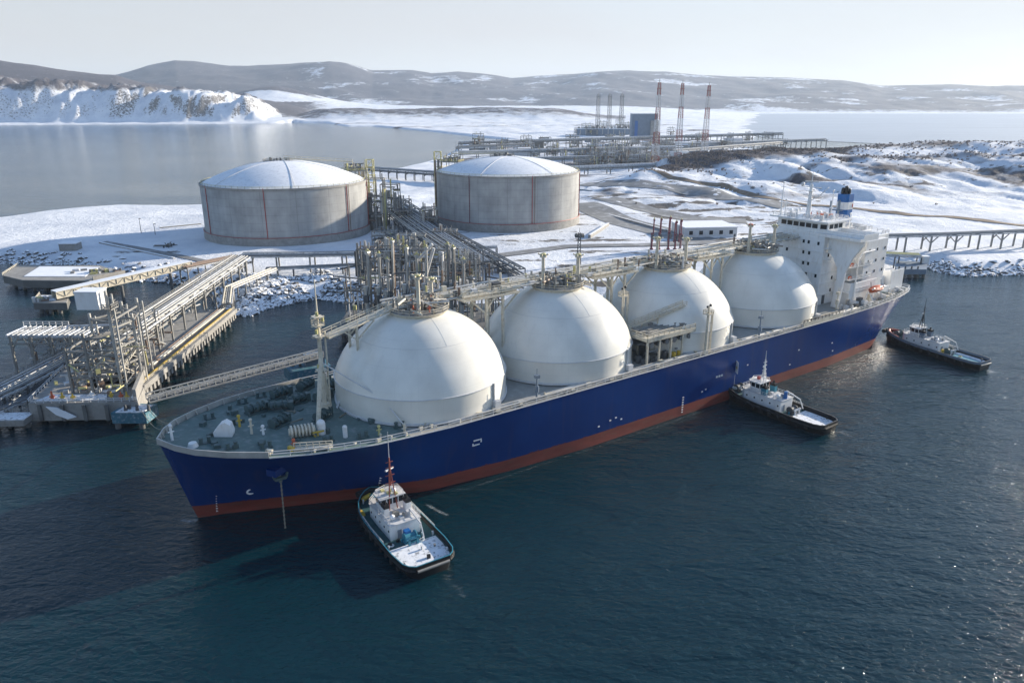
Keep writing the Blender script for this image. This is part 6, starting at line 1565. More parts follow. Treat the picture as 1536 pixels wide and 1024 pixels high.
truss_walk('footbridge', 'slender steel footbridge over dark water from the jetty head towards the ship', W(222, 601, 7), W(482, 533, 9), 3.2, 1.7, 'pipe', 'footbridge')
def outer_dolphin():
    c = W(462, 556, 5.0); base = Vector((c.x, c.y, 0)); t = thing('mooring_dolphin', 'blue grey dolphin at the far end of the footbridge behind the ship bow', 'dolphin', base, 0, 'mooring dolphins')
    one('concrete_cap', 'tealdock', t, 'box', c.x - 1, c.y + 3, 2, 13, 9, 4, .5, off=base)
    one('equipment_house', 'bluegrey', t, 'box', c.x + 1, c.y + 4, 6, 6, 4, 3.4, .5, off=base)
    for k in range(3): one('mooring_hook', 'steel_dark', t, 'cyl', c.x - 5 + k * 2.2, c.y + 1.5, 6, 7.6, .5, .3, 8, off=base)
    piles(t, base, [Vector((c.x + i * 4 - 1, c.y + j * 5 + 1, 0)) for i in (-1, 0, 1) for j in (0, 1)], 2.2)
outer_dolphin()
t = truss_walk('covered_walkway', 'pale covered walkway sloping from the small dolphin up to the shore', W(82, 447, 6), W(285, 400, 8.5), 4.2, 2.8, 'cream', 'covered walkway', [W(182, 428, 7), W(255, 410, 8)], solid=True)
rack('rusty pipe rack running on from the covered walkway to the shore', [W(275, 402, 9), W(352, 386, 9), Vector((rk_corner.x - 3, rk_corner.y + 4, 10.5))], 6, 11, 5, 4.4, ('steel', 'pipe_rust'), brace=True, pr=(.3, .5))

def docks():
    for nm, label, px, z, h, cover, n in (
            ('cargo_dock', 'broad concrete dock on dark piles with snow on top, far left', [(4, 414), (34, 421), (134, 422), (188, 411), (150, 399), (28, 398)], 5.2, 3.4, [(36, 416), (128, 416), (150, 402), (60, 401)], 5),
            ('small_dolphin', 'small square concrete dolphin on piles below the covered walkway', [(50, 455), (100, 455), (104, 444), (60, 443)], 4.6, 2.8, [(54, 452), (84, 452), (88, 445), (63, 445)], 3)):
        P = [W(a, b, z) for a, b in px]; base = Vector((P[0].x, P[0].y, 0)); t = thing(nm, label, 'dock', base)
        mb = MB(); mb.prism([(p.x, p.y) for p in P], z - h, z); mb.build('concrete_deck', 'concrete_dark', t, None, base)
        mb = MB(); mb.prism([(p.x, p.y) for p in P], z + .01, z + .35); mb.build('coping', 'concrete', t, None, base)
        mb = MB(); C = [W(a, b, z) for a, b in cover]; mb.prism([(p.x, p.y) for p in C], z + .36, z + .6); mb.build('snow_cover', 'snow', t, None, base)
        cx = sum(P, Vector()) / len(P)
        pl = []
        for i in range(n):
            for f in (.12, .5, .88): pl.append((P[0] if n == 3 else P[1]).lerp(P[1] if n == 3 else P[2], (i + .4) / n).lerp(cx, f * 1.2))
        if n == 5: pl += [P[0].lerp(P[1], .3).lerp(cx, .1), P[0].lerp(P[1], .8).lerp(cx, .1), P[2].lerp(P[3], .3).lerp(cx, .12), P[2].lerp(P[3], .8).lerp(cx, .12)]
        piles(t, base, pl, z - h + .1, .8)
        mb = MB(); mb.rail([P[0] + Vector((0, 0, .3)), P[-1] + Vector((0, 0, .3))], 1.2, 2, .15); mb.build('railing', 'cream', t, None, base)
        rnd = random.Random(n)
        for k in range(5 * n):
            p = P[3 if n == 5 else 0].lerp(cx, rnd.uniform(.15, .75)) + Vector((rnd.uniform(-5, 5), rnd.uniform(-3, 5), 0)) * (1 if n == 5 else .3)
            one('dock_equipment', rnd.choice(['steel', 'pipe_rust', 'yellowgreen', 'concrete', 'white_dull']), t, 'box', p.x, p.y, z + .3, rnd.uniform(.6, 3), rnd.uniform(.6, 2), rnd.uniform(.5, 2.2), rnd.uniform(0, 1), off=base)
        if n == 5: one('parapet_wall', 'concrete', t, 'beam', P[2].lerp(P[3], .1) + Vector((0, 0, 1)), P[3] + Vector((0, 0, 1)), .5, 2, off=base)
docks()

# --- loading arms on the jetty head behind the ship
def arm_proto(h, cl, c2):
    parts = [('riser', cl, lambda m: (m.cyl(0, 0, 0, h * .52, .85, .75, 12), m.cyl(0, 0, h * .5, h * .56, 1.1, 1.1, 12), m.cyl(0, 0, 0, .6, 1.5, 1.5, 12))),
             ('inner_arm', cl, lambda m: (m.tube((.9, 0, h * .46), (1.1, .4, h), .5, 8), m.tube((1.1, -.6, h - .3), (1.1, 1.2, h - .3), .7, 10))),
             ('outer_arm', c2, lambda m: (m.tube((1.1, 1.3, h - .3), (.9, 1.6, h * .3), .42, 8), m.cyl(.9, 1.6, h * .25, h * .32, .65, .65, 8))),
             ('counterweight', 'steel_dark', lambda m: (m.box(.4, -1.2, h * .36, 1.8, 1.4, 2.6), m.beam((.5, -.9, h * .4), (1.0, -.4, h * .56), .35))),
             ('ladder', 'steel', lambda m: (m.beam((-1.1, .3, 0), (-1.1, .3, h * .52), .14), m.beam((-1.1, -.3, 0), (-1.1, -.3, h * .52), .14), [m.beam((-1.1, -.3, z), (-1.1, .3, z), .1) for z in np.arange(1, h * .5, 1.2)])),
             ('arm_head', 'yellowgreen', lambda m: (m.cyl(1.1, .4, h, h + 1.2, .5, .3, 8), m.beam((.2, .4, h + .4), (2, .4, h + .4), .3)))]
    return parts
def loading_arm(label, x, y, z, h, cl, c2, rz, group):
    t = thing('jetty_loader', label, 'loading arm', (x, y, z), rz, group)
    for nm, mt, fn in arm_proto(h, cl, c2):
        mb = MB(); fn(mb); mb.build(nm, mt, t, 40)
    return t
def arm_station():
    base = W(655, 500, 0); base = Vector((-34, 268, 0))
    t = thing('loading_platform', 'pipe crowded loading platform behind the nearest dome tank', 'loading platform', base)
    one('concrete_deck', 'concrete_dark', t, 'box', base.x, base.y + 6, 3, 64, 26, 2.6, 0, off=base)
    piles(t, base, [Vector((base.x - 29 + i * 9.6, base.y - 5 + j * 11, 0)) for i in range(7) for j in range(3)], 3.1, .9)
    rnd = random.Random(77); x0, x1, y0, y1 = base.x - 31, base.x + 31, base.y - 5, base.y + 17
    xs = np.linspace(x0 + 1, x1 - 1, 9)
    for i, x in enumerate(xs):
        for y in (y0 + 1, y0 + 10, y1 - 1):
            x = x + rnd.uniform(-2.6, 2.6); h = rnd.uniform(13, 29)
            if rnd.random() < .4: continue
            one('column', rnd.choice(['steel', 'steel_dark', 'steel']), t, 'beam', (x, y, 5.6), (x, y, h), .45, off=base)
    for z in (12, 18.5, 25):
        for y in (y0 + 1, y0 + 10, y1 - 1): 
            for a_ in np.arange(x0, x1 - 4, 11):
                if rnd.random() < .62: one('floor_beam', rnd.choice(['steel', 'steel_dark']), t, 'beam', (a_, y, z + rnd.uniform(-2.5, 2.5)), (a_ + rnd.uniform(7, 12), y, z + rnd.uniform(-2.5, 2.5)), .4, .5, off=base)
    for k in range(96):
        x, y, z = rnd.uniform(x0, x1), rnd.uniform(y0, y1), rnd.uniform(6, 25); d = rnd.choice([Vector((rnd.uniform(-7, 7), 0, 0)), Vector((0, rnd.uniform(-6, 6), 0)), Vector((0, 0, rnd.uniform(3, 9))), Vector((0, 0, rnd.uniform(4, 12)))])
        one('pipe', rnd.choice(['pipe', 'pipe_dark', 'steel', 'steel_dark', 'white_dull', 'pipe_rust']), t, 'tube', (x, y, z), Vector((x, y, z)) + d, rnd.uniform(.15, .4), 6, off=base, smooth=40)
    for k in range(44):
        x, y, z = rnd.uniform(x0, x1), rnd.uniform(y0, y1), rnd.choice([5.6, 5.6, 12.3, 18.8]); one('valve_set', rnd.choice(['white_dull', 'steel_dark', 'yellowgreen', 'pipe']), t, 'box', x, y, z, rnd.uniform(1, 2.5), rnd.uniform(1, 2), rnd.uniform(1, 2.4), off=base)
    for k in range(44):
        x, y = rnd.uniform(x0, x1), rnd.uniform(y0, y1); z = rnd.uniform(5.6, 14); one('riser', rnd.choice(['pipe', 'pipe_dark', 'steel', 'white_dull', 'pipe_rust', 'steel_dark']), t, 'cyl', x, y, z, z + rnd.uniform(5, 15), rnd.uniform(.14, .36), None, 8, off=base, smooth=40)
    arms = [(549, 372), (566, 376), (578, 384), (586, 356), (607, 366), (622, 378), (636, 366), (668, 362), (676, 366), (692, 385)]
    names = ['first from the left end of', 'second from the left end of', 'third from the left end of', 'fourth from the left end of', 'fifth from the left end of', 'sixth from the left end of', 'fourth from the right end of', 'third from the right end of', 'second from the right end of', 'first from the right end of']
    for (px, pyt), n_ in zip(arms, names):
        y = y0 - 2.0 + rnd.uniform(0, 3); x = (px - 768) / F * (y * CP + (CH - 24) * SP); zt = zat(y, pyt)
        loading_arm('upright steel loading arm ' + n_ + ' the row', x, y, 5.6, zt - 7, rnd.choice(['pipe', 'steel', 'pipe']), rnd.choice(['pipe', 'pipe_rust', 'steel']), rnd.uniform(-.4, .4), 'loading arms behind the nearest dome tank')
    for a, b in (((650, 366), (628, 390)), ((652, 372), (640, 410))):
        y = y0 + 3; A = Vector(((a[0] - 768) / F * (y * CP + 60 * SP), y, zat(y, a[1]))); B_ = Vector(((b[0] - 768) / F * (y * CP + 60 * SP), y, zat(y, b[1]))); one('raking_pipe', 'white_dull', t, 'tube', A, B_, .55, 8, off=base, smooth=40)
arm_station()
for k, (px, pyt) in enumerate(((977, 327), (988, 326), (1002, 324), (1012, 330), (1020, 328))):
    p = W(px, 374, 4.6); h = zat(p.y, pyt) - 4.6
    loading_arm(['leftmost of the row of dark red loading arms behind the third dome', 'second of the dark red loading arms from the left behind the third dome', 'middle one of the dark red loading arms behind the third dome', 'dark red loading arm second from the white building', 'dark red loading arm nearest the white building'][k], p.x, p.y, 4.6, h - 1, 'maroon', 'faded_red' if k % 2 else 'maroon', k * .3, 'dark red loading arms on the shore').scale = (.7, .7, 1)
for k, (px, pyt, pyf) in enumerate(((832, 372, 400), (837, 370, 400), (660, 366, 372))):
    pass

# --- pipe bundle from between the tanks down to the loading platform, more racks
rack('wide bundle of dark pipes descending from between the storage tanks towards the ship', [at_top(578, 322, 300), at_top(640, 362, 344), at_top(716, 412, 394)], 22, 14, 12, 4.6, ('steel_dark', 'pipe'), pr=(.22, .48), colw=.6, levels=2, snow=False)
rack('second pipe bundle beside the wide one, ending behind the second dome', [at_top(600, 322, 300), at_top(680, 366, 352), at_top(775, 414, 404)], 9, 13, 5, 4.6, ('steel_dark', 'pipe_dark'), pr=(.25, .45), levels=2, snow=False)
rack('dark trestle with pipes crossing the snow beyond the gap between the tanks', [at_top(540, 262, 251), at_top(700, 276, 262)], 12, 14, 5, 3.5, ('steel_dark', 'bluegrey'), pr=(.5, .8), colw=.8, levels=2)
rack('pipe rack along the snow in front of the right storage tank', [at_top(690, 382, 373), at_top(745, 380, 371)], 4, 9, 4, 4.6, ('steel_dark', 'pipe'), brace=False)
rack('long trestle with diagonal bracing along the shore right of the ship', [at_top(1312, 377, 355), at_top(1425, 373, 352), at_top(1560, 368, 346)], 7, 15, 4, 4.4, ('steel', 'pipe_dark'), pr=(.4, .7), colw=.8, brace=True)
rack('low pipe rack leading to the small dock right of the ship', [at_top(1312, 390, 381), at_top(1378, 393, 384)], 8, 9, 6, 3, ('steel_dark', 'yellowgreen'), brace=False, pr=(.3, .5))
rack('pipe rack on legs crossing the white yard behind the third dome', [at_top(868, 292, 286), at_top(930, 298, 291), at_top(1000, 306, 300)], 6, 18, 4, 5, ('steel_dark', 'pipe_dark'), brace=False, pr=(.4, .6))

def process_frame(name, label, c, w, d, h, seed, group=None, mats=('steel', 'pipe'), dense=30, cat='process unit', lv=3):
    t = thing(name, label, cat, c, 0, group); rnd = random.Random(seed)
    fr = MB(); nx = max(2, int(w / 7) + 1); xs = np.linspace(-w / 2, w / 2, nx)
    for x in xs:
        for y in (-d / 2, d / 2): fr.beam((x, y, -2), (x, y, h), .55)
    for k in range(1, lv + 1):
        z = h * k / lv
        for y in (-d / 2, d / 2): fr.beam((-w / 2, y, z), (w / 2, y, z), .45, .5)
        for x in xs: fr.beam((x, -d / 2, z), (x, d / 2, z), .4)
        for x0, x1 in zip(xs, xs[1:]):
            if rnd.random() < .5: fr.beam((x0, -d / 2, z - h / lv), (x1, -d / 2, z), .25)
    fr.build('steel_frame', mats[0], t)
    for k in range(1, lv): one('floor', 'steel_dark', t, 'box', 0, 0, h * k / lv - .2, w * .96, d * .9, .2)
    for k in range(dense):
        x, y, z = rnd.uniform(-w / 2, w / 2), rnd.uniform(-d / 2, d / 2), rnd.uniform(.5, h); r = rnd.uniform(.2, .6)
        q = rnd.random(); cl = rnd.choice([mats[1]] * 3 + ['pipe_dark', 'steel', 'white_dull', 'pipe_rust', 'yellowgreen'])
        if q < .4: one('pipe', cl, t, 'tube', (x, y, z), (x, y, min(h + 3, z + rnd.uniform(3, h))), r, 6)
        elif q < .75: one('pipe', cl, t, 'tube', (max(-w / 2, x - w * .3), y, z), (min(w / 2, x + w * .3), y, z), r, 6)
        else: one('vessel', cl, t, 'cyl', x, y, h * rnd.randrange(lv) / lv, h * rnd.randrange(lv) / lv + rnd.uniform(2, 5), rnd.uniform(.8, 1.6), None, 10, smooth=40)
    return t
for px, pyf, pyt, w, seed, lab in ((566, 345, 268, 12, 1, 'tall process frame full of pipes standing right beside the left storage tank'), (588, 338, 276, 12, 2, 'process frame with a yellow riser at the head of the pipe bundle'), (606, 344, 300, 10, 3, 'low process frame behind the pipe bundle between the tanks'), (645, 352, 312, 10, 4, 'short process frame at the foot of the right tank stair tower'), (668, 368, 345, 14, 5, 'low pipe manifold frame beside the pipe bundle below the right tank'), (578, 366, 346, 14, 6, 'low process frame on the snow right of the left tank'), (618, 376, 352, 16, 7, 'pipe frame in front of the tanks just behind the loading arms'), (588, 392, 362, 16, 8, 'pipe frame behind the left end of the loading arms'), (690, 402, 380, 12, 9, 'pipe frame under the lower end of the pipe bundle'), (566, 425, 372, 16, 10, 'dark pipe frame between the loading arms and the shore at their left end'), (604, 428, 366, 18, 11, 'dark pipe frame between the loading arms and the shore, second from their left end'), (648, 428, 372, 18, 12, 'dark pipe frame between the loading arms and the shore, second from their right end'), (694, 424, 386, 16, 13, 'dark pipe frame between the loading arms and the shore at their right end')):
    p = W(px, pyf, 4.4); process_frame('process_unit', lab, p, w, 9, zat(p.y, pyt) - 4.4, seed, 'process frames round the storage tanks', ('steel', 'pipe'), dense=40 if seed > 9 else 24)

# --- right shore: dock, white building, light tower, other small buildings
def right_side():
    P = [W(1344, 404, 4.8), W(1390, 404, 4.8), W(1392, 393, 4.8), W(1344, 391, 4.8)]; base = Vector((P[0].x, P[0].y, 0))
    t = thing('pile_dock', 'small blue grey dock on dark piles right of the ship stern', 'dock', base)
    mb = MB(); mb.prism([(p.x, p.y) for p in P], 2.2, 4.8); mb.build('concrete_deck', 'bluegrey', t, None, base)
    piles(t, base, [P[0].lerp(P[1], .05 + .22 * i).lerp(P[3].lerp(P[2], .05 + .22 * i), f) for i in range(5) for f in (.1, .8)], 2.3, .8)
    one('cabin', 'white', t, 'box', P[2].x - 3, P[2].y - 2, 4.8, 3.2, 3, 3.4, off=base); one('cabin_roof', 'snow', t, 'box', P[2].x - 3, P[2].y - 2, 8.21, 3.6, 3.4, .3, off=base)
    for k in range(4): one('bollard', 'steel_dark', t, 'cyl', P[0].x + 2 + k * 3.2, P[0].y + 1, 4.8, 6.2, .4, None, 8, off=base)
    rnd = random.Random(1)
    def house(name, label, px, py, w, d, h, rz=0, wall='white_dull', nwin=4, z=4.4):
        p = W(px, py, z); t = thing(name, label, 'building', p, rz)
        one('wall', wall, t, 'box', 0, d / 2, -1, w, d, h + 1); one('roof', 'snow', t, 'box', 0, d / 2, h, w + .8, d + .8, .5)
        for k in range(nwin): one('window', 'window', t, 'box', -w / 2 + w * (k + .6) / (nwin + .2), -.04, h * .35, min(2.4, w / nwin * .45), .12, h * .38)
        if nwin: one('door', 'steel_dark', t, 'box', w / 2 - 1.4, -.05, 0, 1.3, .12, 2.3)
        return t
    house('terminal_building', 'low white building with a snowy roof behind the third and fourth domes', 1066, 357, 34, 26, 6.4, .12, 'white_dull', 5)
    house('pump_house', 'small square concrete hut in the snow at the far left of the shore', 102, 377, 9, 8, 4.2, .1, 'concrete', 0)
    house('switch_house', 'small grey hut beside the road right of the tanks', 965, 302, 16, 7, 4, .1, 'concrete', 2)
    house('gate_cabin', 'white cabin on the roadside left of the small grey hut', 932, 309, 6, 5, 4, 0, 'white', 1)
    p = W(868, 396, 4.6); zt = zat(p.y, 349) - 4.6
    t = thing('floodlight_tower', 'dark lattice floodlight tower rising behind the second dome tank', 'light tower', p)
    mb = MB()
    for s in ((-1, -1), (1, -1), (1, 1), (-1, 1)): mb.beam((s[0] * 1.1, s[1] * 1.1, -1), (s[0] * .5, s[1] * .5, zt), .26)
    for k in range(10):
        z0, z1 = zt * k / 10, zt * (k + 1) / 10; r0, r1 = 1.1 - .6 * k / 10, 1.1 - .6 * (k + 1) / 10
        for i in range(4):
            a, b = [(-1, -1), (1, -1), (1, 1), (-1, 1)][i], [(-1, -1), (1, -1), (1, 1), (-1, 1)][(i + 1) % 4]; mb.beam((a[0] * r0, a[1] * r0, z0), (b[0] * r1, b[1] * r1, z1), .17)
    mb.build('lattice_mast', 'steel_dark', t)
    mb = MB(); mb.box(0, 0, zt * .86, 4.4, 4.4, .3); mb.rail([(-2.2, -2.2, zt * .86), (2.2, -2.2, zt * .86), (2.2, 2.2, zt * .86), (-2.2, 2.2, zt * .86), (-2.2, -2.2, zt * .86)], 1.2, 1.2, .18); mb.build('platform', 'steel_dark', t)
    for k in range(8): one('floodlight', 'steel', t, 'box', 1.9 * math.cos(k * PI / 4), 1.9 * math.sin(k * PI / 4), zt * .86 + .9, .8, .5, .9, k * PI / 4)
    one('aerial', 'steel_dark', t, 'cyl', 0, 0, zt, zt + 2.6, .12, .06, 6)
    # embankment walls and small yard pieces
    for lab, a, b, w, h, mt in (('snow topped concrete ramp wall beside the right storage tank', W(884, 358, 4.6), W(912, 340, 4.6), 1.6, 2.6, 'concrete'), ('long snow capped kerb wall along the grey road', W(905, 322, 5), W(1000, 348, 5), 1.2, 1.6, 'concrete'), ('low grey wall in the snow left of the left tank', W(150, 365, 4.4), W(262, 389, 4.4), 1.2, 1.0, 'concrete'), ('dark boundary wall behind the snow left of the left tank', W(240, 343, 4.4), W(302, 337, 4.4), 1.2, 1.2, 'concrete')):
        base = Vector(a); t = thing('low_wall', lab, 'wall', base); one('wall', mt, t, 'beam', a + Vector((0, 0, h / 2 - .2)), b + Vector((0, 0, h / 2 - .2)), w, h, off=base); one('snow_cap', 'snow', t, 'beam', a + Vector((0, 0, h - .1)), b + Vector((0, 0, h - .1)), w * .9, .2, off=base)
    for lab, px, pyf, pyt in (('thin lamp post in the snow left of the left storage tank', 212, 350, 328), ('lamp post by the valve station left of the left tank', 233, 352, 336), ('lamp post on the snowy spit behind the left tank', 684, 236, 212)):
        p = W(px, pyf, 4.4); h = zat(p.y, pyt) - 4.4; t = thing('lamp_post', lab, 'lamp post', p, 0, 'lamp posts on the shore'); one('pole', 'steel_dark', t, 'cyl', 0, 0, -1, h, .22, .14, 8); one('lamp_head', 'steel', t, 'box', .5, 0, h - .1, 1.4, .5, .3)
    p = W(246, 372, 4.4); t = thing('valve_station', 'small dark valve station with bent pipes in the snow left of the left tank', 'valve station', p)
    for k in range(8): one('pipe', rnd.choice(['pipe_dark', 'steel', 'steel_dark']), t, 'tube', (rnd.uniform(-5, 5), rnd.uniform(-3, 9), .4), (rnd.uniform(-5, 5), rnd.uniform(-3, 9), rnd.uniform(.4, 2.5)), .3, 6)
    for k in range(6): one('valve', 'steel_dark', t, 'cyl', rnd.uniform(-4, 4), rnd.uniform(-2, 8), 0, rnd.uniform(1, 2.4), .5, None, 8)
    # mooring lines from the bow to the dolphins
    for lab, a, b in (('mooring line from the ship bow to the corner dolphin', S(3, 8.5, 18.4), W(212, 615, 5.4)), ('second mooring line from the ship bow to the corner dolphin', S(6, 12, 18.2), W(222, 612, 5.4))):
        mb = MB(); base = Vector(a); P_ = []
        for i in range(13):
            f = i / 12; q = a.lerp(b, f); q.z -= 2.2 * 4 * f * (1 - f); P_.append(q)
        mb.path(P_, .09, 5); o = mb.build('mooring_line', 'rope', None, None, base); o.location = base; tag(o, lab, 'rope', 'mooring lines')
right_side()

# --- process plant beyond the tanks
def lattice_tower(name, label, cat, p, h, w0, w1, mats, levels, group, pipes=0):
    t = thing(name, label, cat, p, 0, group); C4 = [(-1, -1), (1, -1), (1, 1), (-1, 1)]
    for k in range(levels):
        z0, z1 = h * k / levels, h * (k + 1) / levels; r0, r1 = w0 + (w1 - w0) * k / levels, w0 + (w1 - w0) * (k + 1) / levels
        if k % (levels // 7 or 1) == 0: m = MB()
        for i in range(4):
            a, b = C4[i], C4[(i + 1) % 4]
            m.beam((a[0] * r0, a[1] * r0, z0), (a[0] * r1, a[1] * r1, z1), .42 if pipes == 1 else .55); m.beam((a[0] * r1, a[1] * r1, z1), (b[0] * r1, b[1] * r1, z1), .26)
            m.beam((a[0] * r0, a[1] * r0, z0), (b[0] * r1, b[1] * r1, z1), .22); m.beam((b[0] * r0, b[1] * r0, z0), (a[0] * r1, a[1] * r1, z1), .22)
        if k % (levels // 7 or 1) == (levels // 7 or 1) - 1: m.build('lattice_band', mats[(k * 7 // levels) % 2], t)
    for k in range(pipes): one('flue_pipe', 'steel', t, 'cyl', (k - (pipes - 1) / 2) * 2.4, 0, 0, h * (1.04 - .01 * k), .75 if pipes > 1 else .4, .6 if pipes > 1 else .35, 10, smooth=40)
    one('top_platform', mats[0], t, 'box', 0, 0, h * .93, w1 * 3.4, w1 * 3.4, .6)
    return t
for k, (px, pyf, pyt, lab) in enumerate(((982, 252, 124, 'red and white lattice flare tower nearest the blue building'), (1016, 246, 125, 'middle one of the three red and white lattice flare towers'), (1055, 244, 128, 'red and white lattice flare tower farthest from the blue building'))):
    p = W(px, pyf, 6); lattice_tower('flare_tower', lab, 'lattice tower', p, zat(p.y, pyt) - 6, 4.6, 1.5, ('faded_red', 'white_dull'), 21, 'red and white flare towers', 1)
for k, (px, lab) in enumerate(((896, 'grey lattice chimney stack on the left of the trio'), (913, 'grey lattice chimney stack in the middle of the trio'), (931, 'grey lattice chimney stack nearest the blue building'))):
    p = W(px, 196, 8); lattice_tower('chimney_stack', lab, 'chimney', p, zat(p.y, 142) - 8, 6.0, 4.2, ('steel_dark', 'steel_dark'), 9, 'grey chimney stacks', 2)
def plant():
    p = W(966, 205, 8); h = zat(p.y, 171) - 8
    t = thing('compressor_building', 'tall blue grey block building in the plant behind the flare towers', 'building', p)
    one('wall', 'bluegrey', t, 'box', 0, 15, -2, 60, 34, h + 2); one('roof', 'snow_roof', t, 'box', 0, 15, h, 62, 36, 1); one('blue_stair', 'bluepaint', t, 'box', -20, -3.2, 0, 7, 2, h * .7); one('side_bay', 'concrete', t, 'box', 22, -6.2, -2, 18, 8, h * .75)
    rnd = random.Random(55)
    t = thing('plant_block', 'long low grey plant block below the three grey chimneys', 'process unit', W(905, 202, 8))
    hh = 15
    one('wall', 'bluegrey', t, 'box', 0, 20, -2, 130, 36, hh); one('roof', 'snow_roof', t, 'box', 0, 20, hh - 1.9, 132, 38, 1)
    for k in range(14): one('roof_unit', rnd.choice(['steel', 'steel_dark', 'white_dull']), t, 'box', -60 + k * 9, 10 + rnd.uniform(-4, 12), hh - 1, 5, 6, rnd.uniform(3, 9))
    for k in range(9): one('wall_pipe', 'pipe', t, 'box', -58 + k * 14, 1.6, 0, 1.4, 1.2, rnd.uniform(8, 22))
    # long racks across the plant
    for lab, a, b, w, n in (('far pale pipe rack running the length of the plant', at_top(690, 224, 214, 7), at_top(1170, 212, 200, 7), 14, 6), ('plant pipe rack just beyond the right storage tank', at_top(690, 238, 229, 7), at_top(1010, 232, 221, 7), 12, 6), ('plant pipe rack in front of the flare towers', at_top(845, 262, 253, 7), at_top(1010, 257, 246, 7), 10, 5), ('pipe rack on the right of the plant below the frozen bay', at_top(1040, 226, 216, 7), at_top(1235, 219, 209, 7), 12, 5), ('pipe rack behind the scrub covered ridge', at_top(1010, 233, 226, 7), at_top(1170, 224, 214, 7), 12, 4), ('middle pipe rack of the plant behind the right storage tank', at_top(760, 247, 239, 7), at_top(980, 243, 233, 7), 10, 5), ('snow dusted pipe rack at the left end of the plant', at_top(686, 230, 221, 7), at_top(800, 226, 216, 7), 10, 4)):
        rack(lab, [a, b], w, 26, n, 6, ('steel', 'frost_beam'), 'pipe racks of the process plant', pr=(.7, 1.2), colw=1.1, brace=True, levels=2)
    # process modules
    spots = []
    for row, (py, n, x0, x1) in enumerate(((252, 9, 868, 980), (245, 10, 875, 985), (238, 10, 790, 1010), (231, 10, 740, 1060), (224, 10, 690, 1110), (217, 10, 690, 1190), (209, 9, 850, 1180))):
        for k in range(n): spots.append((x0 + (x1 - x0) * (k + rnd.uniform(.2, .8)) / n, py + rnd.uniform(-2, 2), row))
    rownames = ['front row', 'second row', 'third row', 'fourth row', 'fifth row', 'sixth row', 'seventh row', 'hindmost row']
    for k in range(11): spots.append((872 + k * 7.2 + rnd.uniform(-2, 2), 202.5 + rnd.uniform(-1.5, .5), 7))
    protos = []
    for q in range(4):
        protos.append(None)
    cnt = {}
    for i, (px, py, row) in enumerate(spots):
        q = rnd.randrange(4); p = W(px, py, 6)
        cnt[row] = cnt.get(row, 0) + 1
        side = 'left' ; n_ = cnt[row]
        lab = '%s grey process module in the %s of the plant, %s from its left end' % (['squat', 'broad', 'tall', 'narrow'][q], rownames[row], ['first', 'second', 'third', 'fourth', 'fifth', 'sixth', 'seventh', 'eighth', 'ninth', 'tenth', 'eleventh'][n_ - 1])
        if protos[q] is None:
            w, d, h = [(22, 14, 12), (34, 16, 14), (18, 14, 24), (12, 12, 17)][q]
            protos[q] = process_frame('process_module', lab, p, w, d, h, 90 + q, 'process modules of the plant', ('steel', 'frost_beam'), 26, lv=3)
        else:
            s = rnd.uniform(.75, 1.2) * (1.5 if row == 7 else 1); dup(protos[q], p, rnd.choice([0, 0, PI / 2, PI]) + .05, lab, None, (s, s, rnd.uniform(.7, 1.15) * (1.4 if row == 7 else 1)))
    # flat roofed sheds and round vessels between the modules
    for i in range(34):
        px = rnd.uniform(700, 1150); py = rnd.uniform(212, 236) if px < 870 or px > 1000 else rnd.uniform(212, 254); p = W(px, py, 6)
        t = thing('plant_shed', 'flat snow roofed shed among the process modules of the plant', 'shed', p, rnd.uniform(-.1, .1), 'snow roofed sheds of the plant')
        w, d, h = rnd.uniform(18, 40), rnd.uniform(10, 18), rnd.uniform(5, 10); one('wall', rnd.choice(['bluegrey', 'steel', 'white_dull']), t, 'box', 0, 0, -2, w, d, h + 2); one('roof', 'snow', t, 'box', 0, 0, h, w + 1, d + 1, .6)
plant()

# ------------------------------------------------------------------ air, light, camera
def haze_box():
    mb = MB(); x0, x1, y0, y1, z0, z1 = -17500, 17500, -700, 16500, -6, 760
    vs = [(x0, y0, z0), (x1, y0, z0), (x1, y1, z0), (x0, y1, z0), (x0, y0, z1), (x1, y0, z1), (x1, y1, z1), (x0, y1, z1)]
    mb.add(vs, [(3, 2, 1, 0), (4, 5, 6, 7), (0, 1, 5, 4), (1, 2, 6, 5), (2, 3, 7, 6), (3, 0, 4, 7)])
    m = bpy.data.materials.new('air'); m.use_nodes = True; nt = m.node_tree
    for n in list(nt.nodes):
        if n.type == 'BSDF_PRINCIPLED': nt.nodes.remove(n)
    pv = nt.nodes.new('ShaderNodeVolumePrincipled'); pv.inputs['Color'].default_value = (.70, .83, 1, 1)
    pv.inputs['Density'].default_value = HAZE; pv.inputs['Anisotropy'].default_value = .15
    out = [n for n in nt.nodes if n.type == 'OUTPUT_MATERIAL'][0]
    nt.links.new(pv.outputs[0], out.inputs['Volume'])
    o = mb.build('haze', m); o['kind'] = 'stuff'; o.display_type = 'WIRE'
HAZE = .42e-4
haze_box()

SUN_EL, SUN_BEAR = 16.0, 59.0          # degrees; bearing clockwise from the view axis (+Y)
w = bpy.data.worlds.new('World'); scene.world = w; w.use_nodes = True
nt = w.node_tree; bg = nt.nodes['Background']
sky = nt.nodes.new('ShaderNodeTexSky'); sky.sky_type = 'NISHITA'; sky.sun_disc = False
sky.sun_elevation = math.radians(SUN_EL); sky.sun_rotation = math.radians(SUN_BEAR)
sky.altitude = 0; sky.air_density = 1.0; sky.dust_density = .35; sky.ozone_density = 3.0
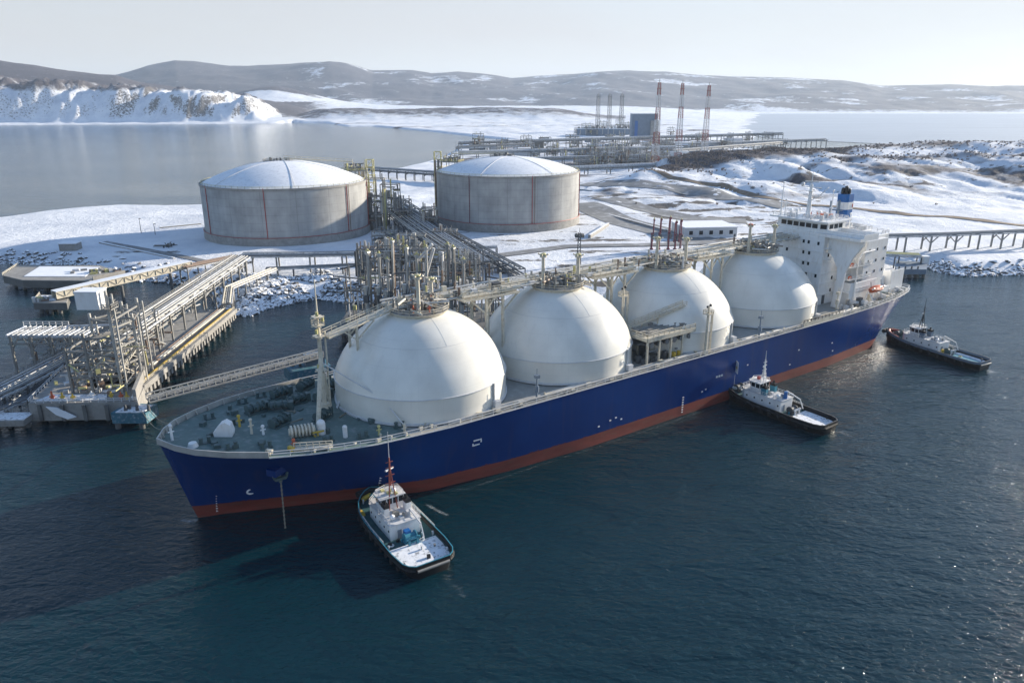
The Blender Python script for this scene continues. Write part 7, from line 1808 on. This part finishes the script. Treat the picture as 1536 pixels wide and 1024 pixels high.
# thin veil of high cloud over the clear sky
tcw = nt.nodes.new('ShaderNodeTexCoord'); mpw = nt.nodes.new('ShaderNodeMapping'); mpw.inputs['Scale'].default_value = (1, 1, 5)
nt.links.new(tcw.outputs['Generated'], mpw.inputs[0])
nzw = nt.nodes.new('ShaderNodeTexNoise'); nzw.inputs['Scale'].default_value = 1.6; nzw.inputs['Detail'].default_value = 5
nt.links.new(mpw.outputs[0], nzw.inputs['Vector'])
mrw = nt.nodes.new('ShaderNodeMapRange'); mrw.inputs[1].default_value = .3; mrw.inputs[2].default_value = .7; mrw.inputs[3].default_value = .78; mrw.inputs[4].default_value = .93
nt.links.new(nzw.outputs[0], mrw.inputs[0])
mxw = nt.nodes.new('ShaderNodeMix'); mxw.data_type = 'RGBA'
sw_ = nt.nodes.new('ShaderNodeSeparateXYZ'); nt.links.new(tcw.outputs['Generated'], sw_.inputs[0])
ew = nt.nodes.new('ShaderNodeMapRange'); ew.interpolation_type = 'SMOOTHSTEP'; ew.inputs[1].default_value = .06; ew.inputs[2].default_value = .36; ew.inputs[3].default_value = 1; ew.inputs[4].default_value = .05
nt.links.new(sw_.outputs[2], ew.inputs[0])
fw_ = nt.nodes.new('ShaderNodeMath'); fw_.operation = 'MULTIPLY'; nt.links.new(mrw.outputs[0], fw_.inputs[0]); nt.links.new(ew.outputs[0], fw_.inputs[1])
nt.links.new(fw_.outputs[0], mxw.inputs[0]); nt.links.new(sky.outputs[0], mxw.inputs[6]); mxw.inputs[7].default_value = (2.78, 2.66, 2.62, 1)
nt.links.new(mxw.outputs[2], bg.inputs['Color']); bg.inputs['Strength'].default_value = .125
sl = bpy.data.lights.new('sun', 'SUN'); sl.energy = 5.0; sl.angle = math.radians(.6); sl.color = (1, .89, .73)
so = bpy.data.objects.new('sun', sl); COL.objects.link(so)
be, el = math.radians(SUN_BEAR), math.radians(SUN_EL)
sd_ = Vector((math.sin(be) * math.cos(el), math.cos(be) * math.cos(el), math.sin(el)))
so.rotation_euler = (-sd_).to_track_quat('-Z', 'Y').to_euler()

cam = bpy.data.cameras.new('camera'); co = bpy.data.objects.new('camera', cam); COL.objects.link(co)
cam.sensor_width = 36; cam.lens = F / 1536 * 36; cam.clip_start = 1; cam.clip_end = 60000
co.location = (0, 0, CH); co.rotation_euler = (math.radians(90) - PITCH, 0, 0)
scene.camera = co
scene.render.resolution_x, scene.render.resolution_y = 1536, 1024
scene.view_settings.view_transform = 'Standard'; scene.view_settings.look = 'None'
scene.view_settings.exposure = .98; scene.view_settings.gamma = 1
scene.cycles.volume_bounces = 1; scene.cycles.max_bounces = 6
scene.cycles.volume_max_steps = 64
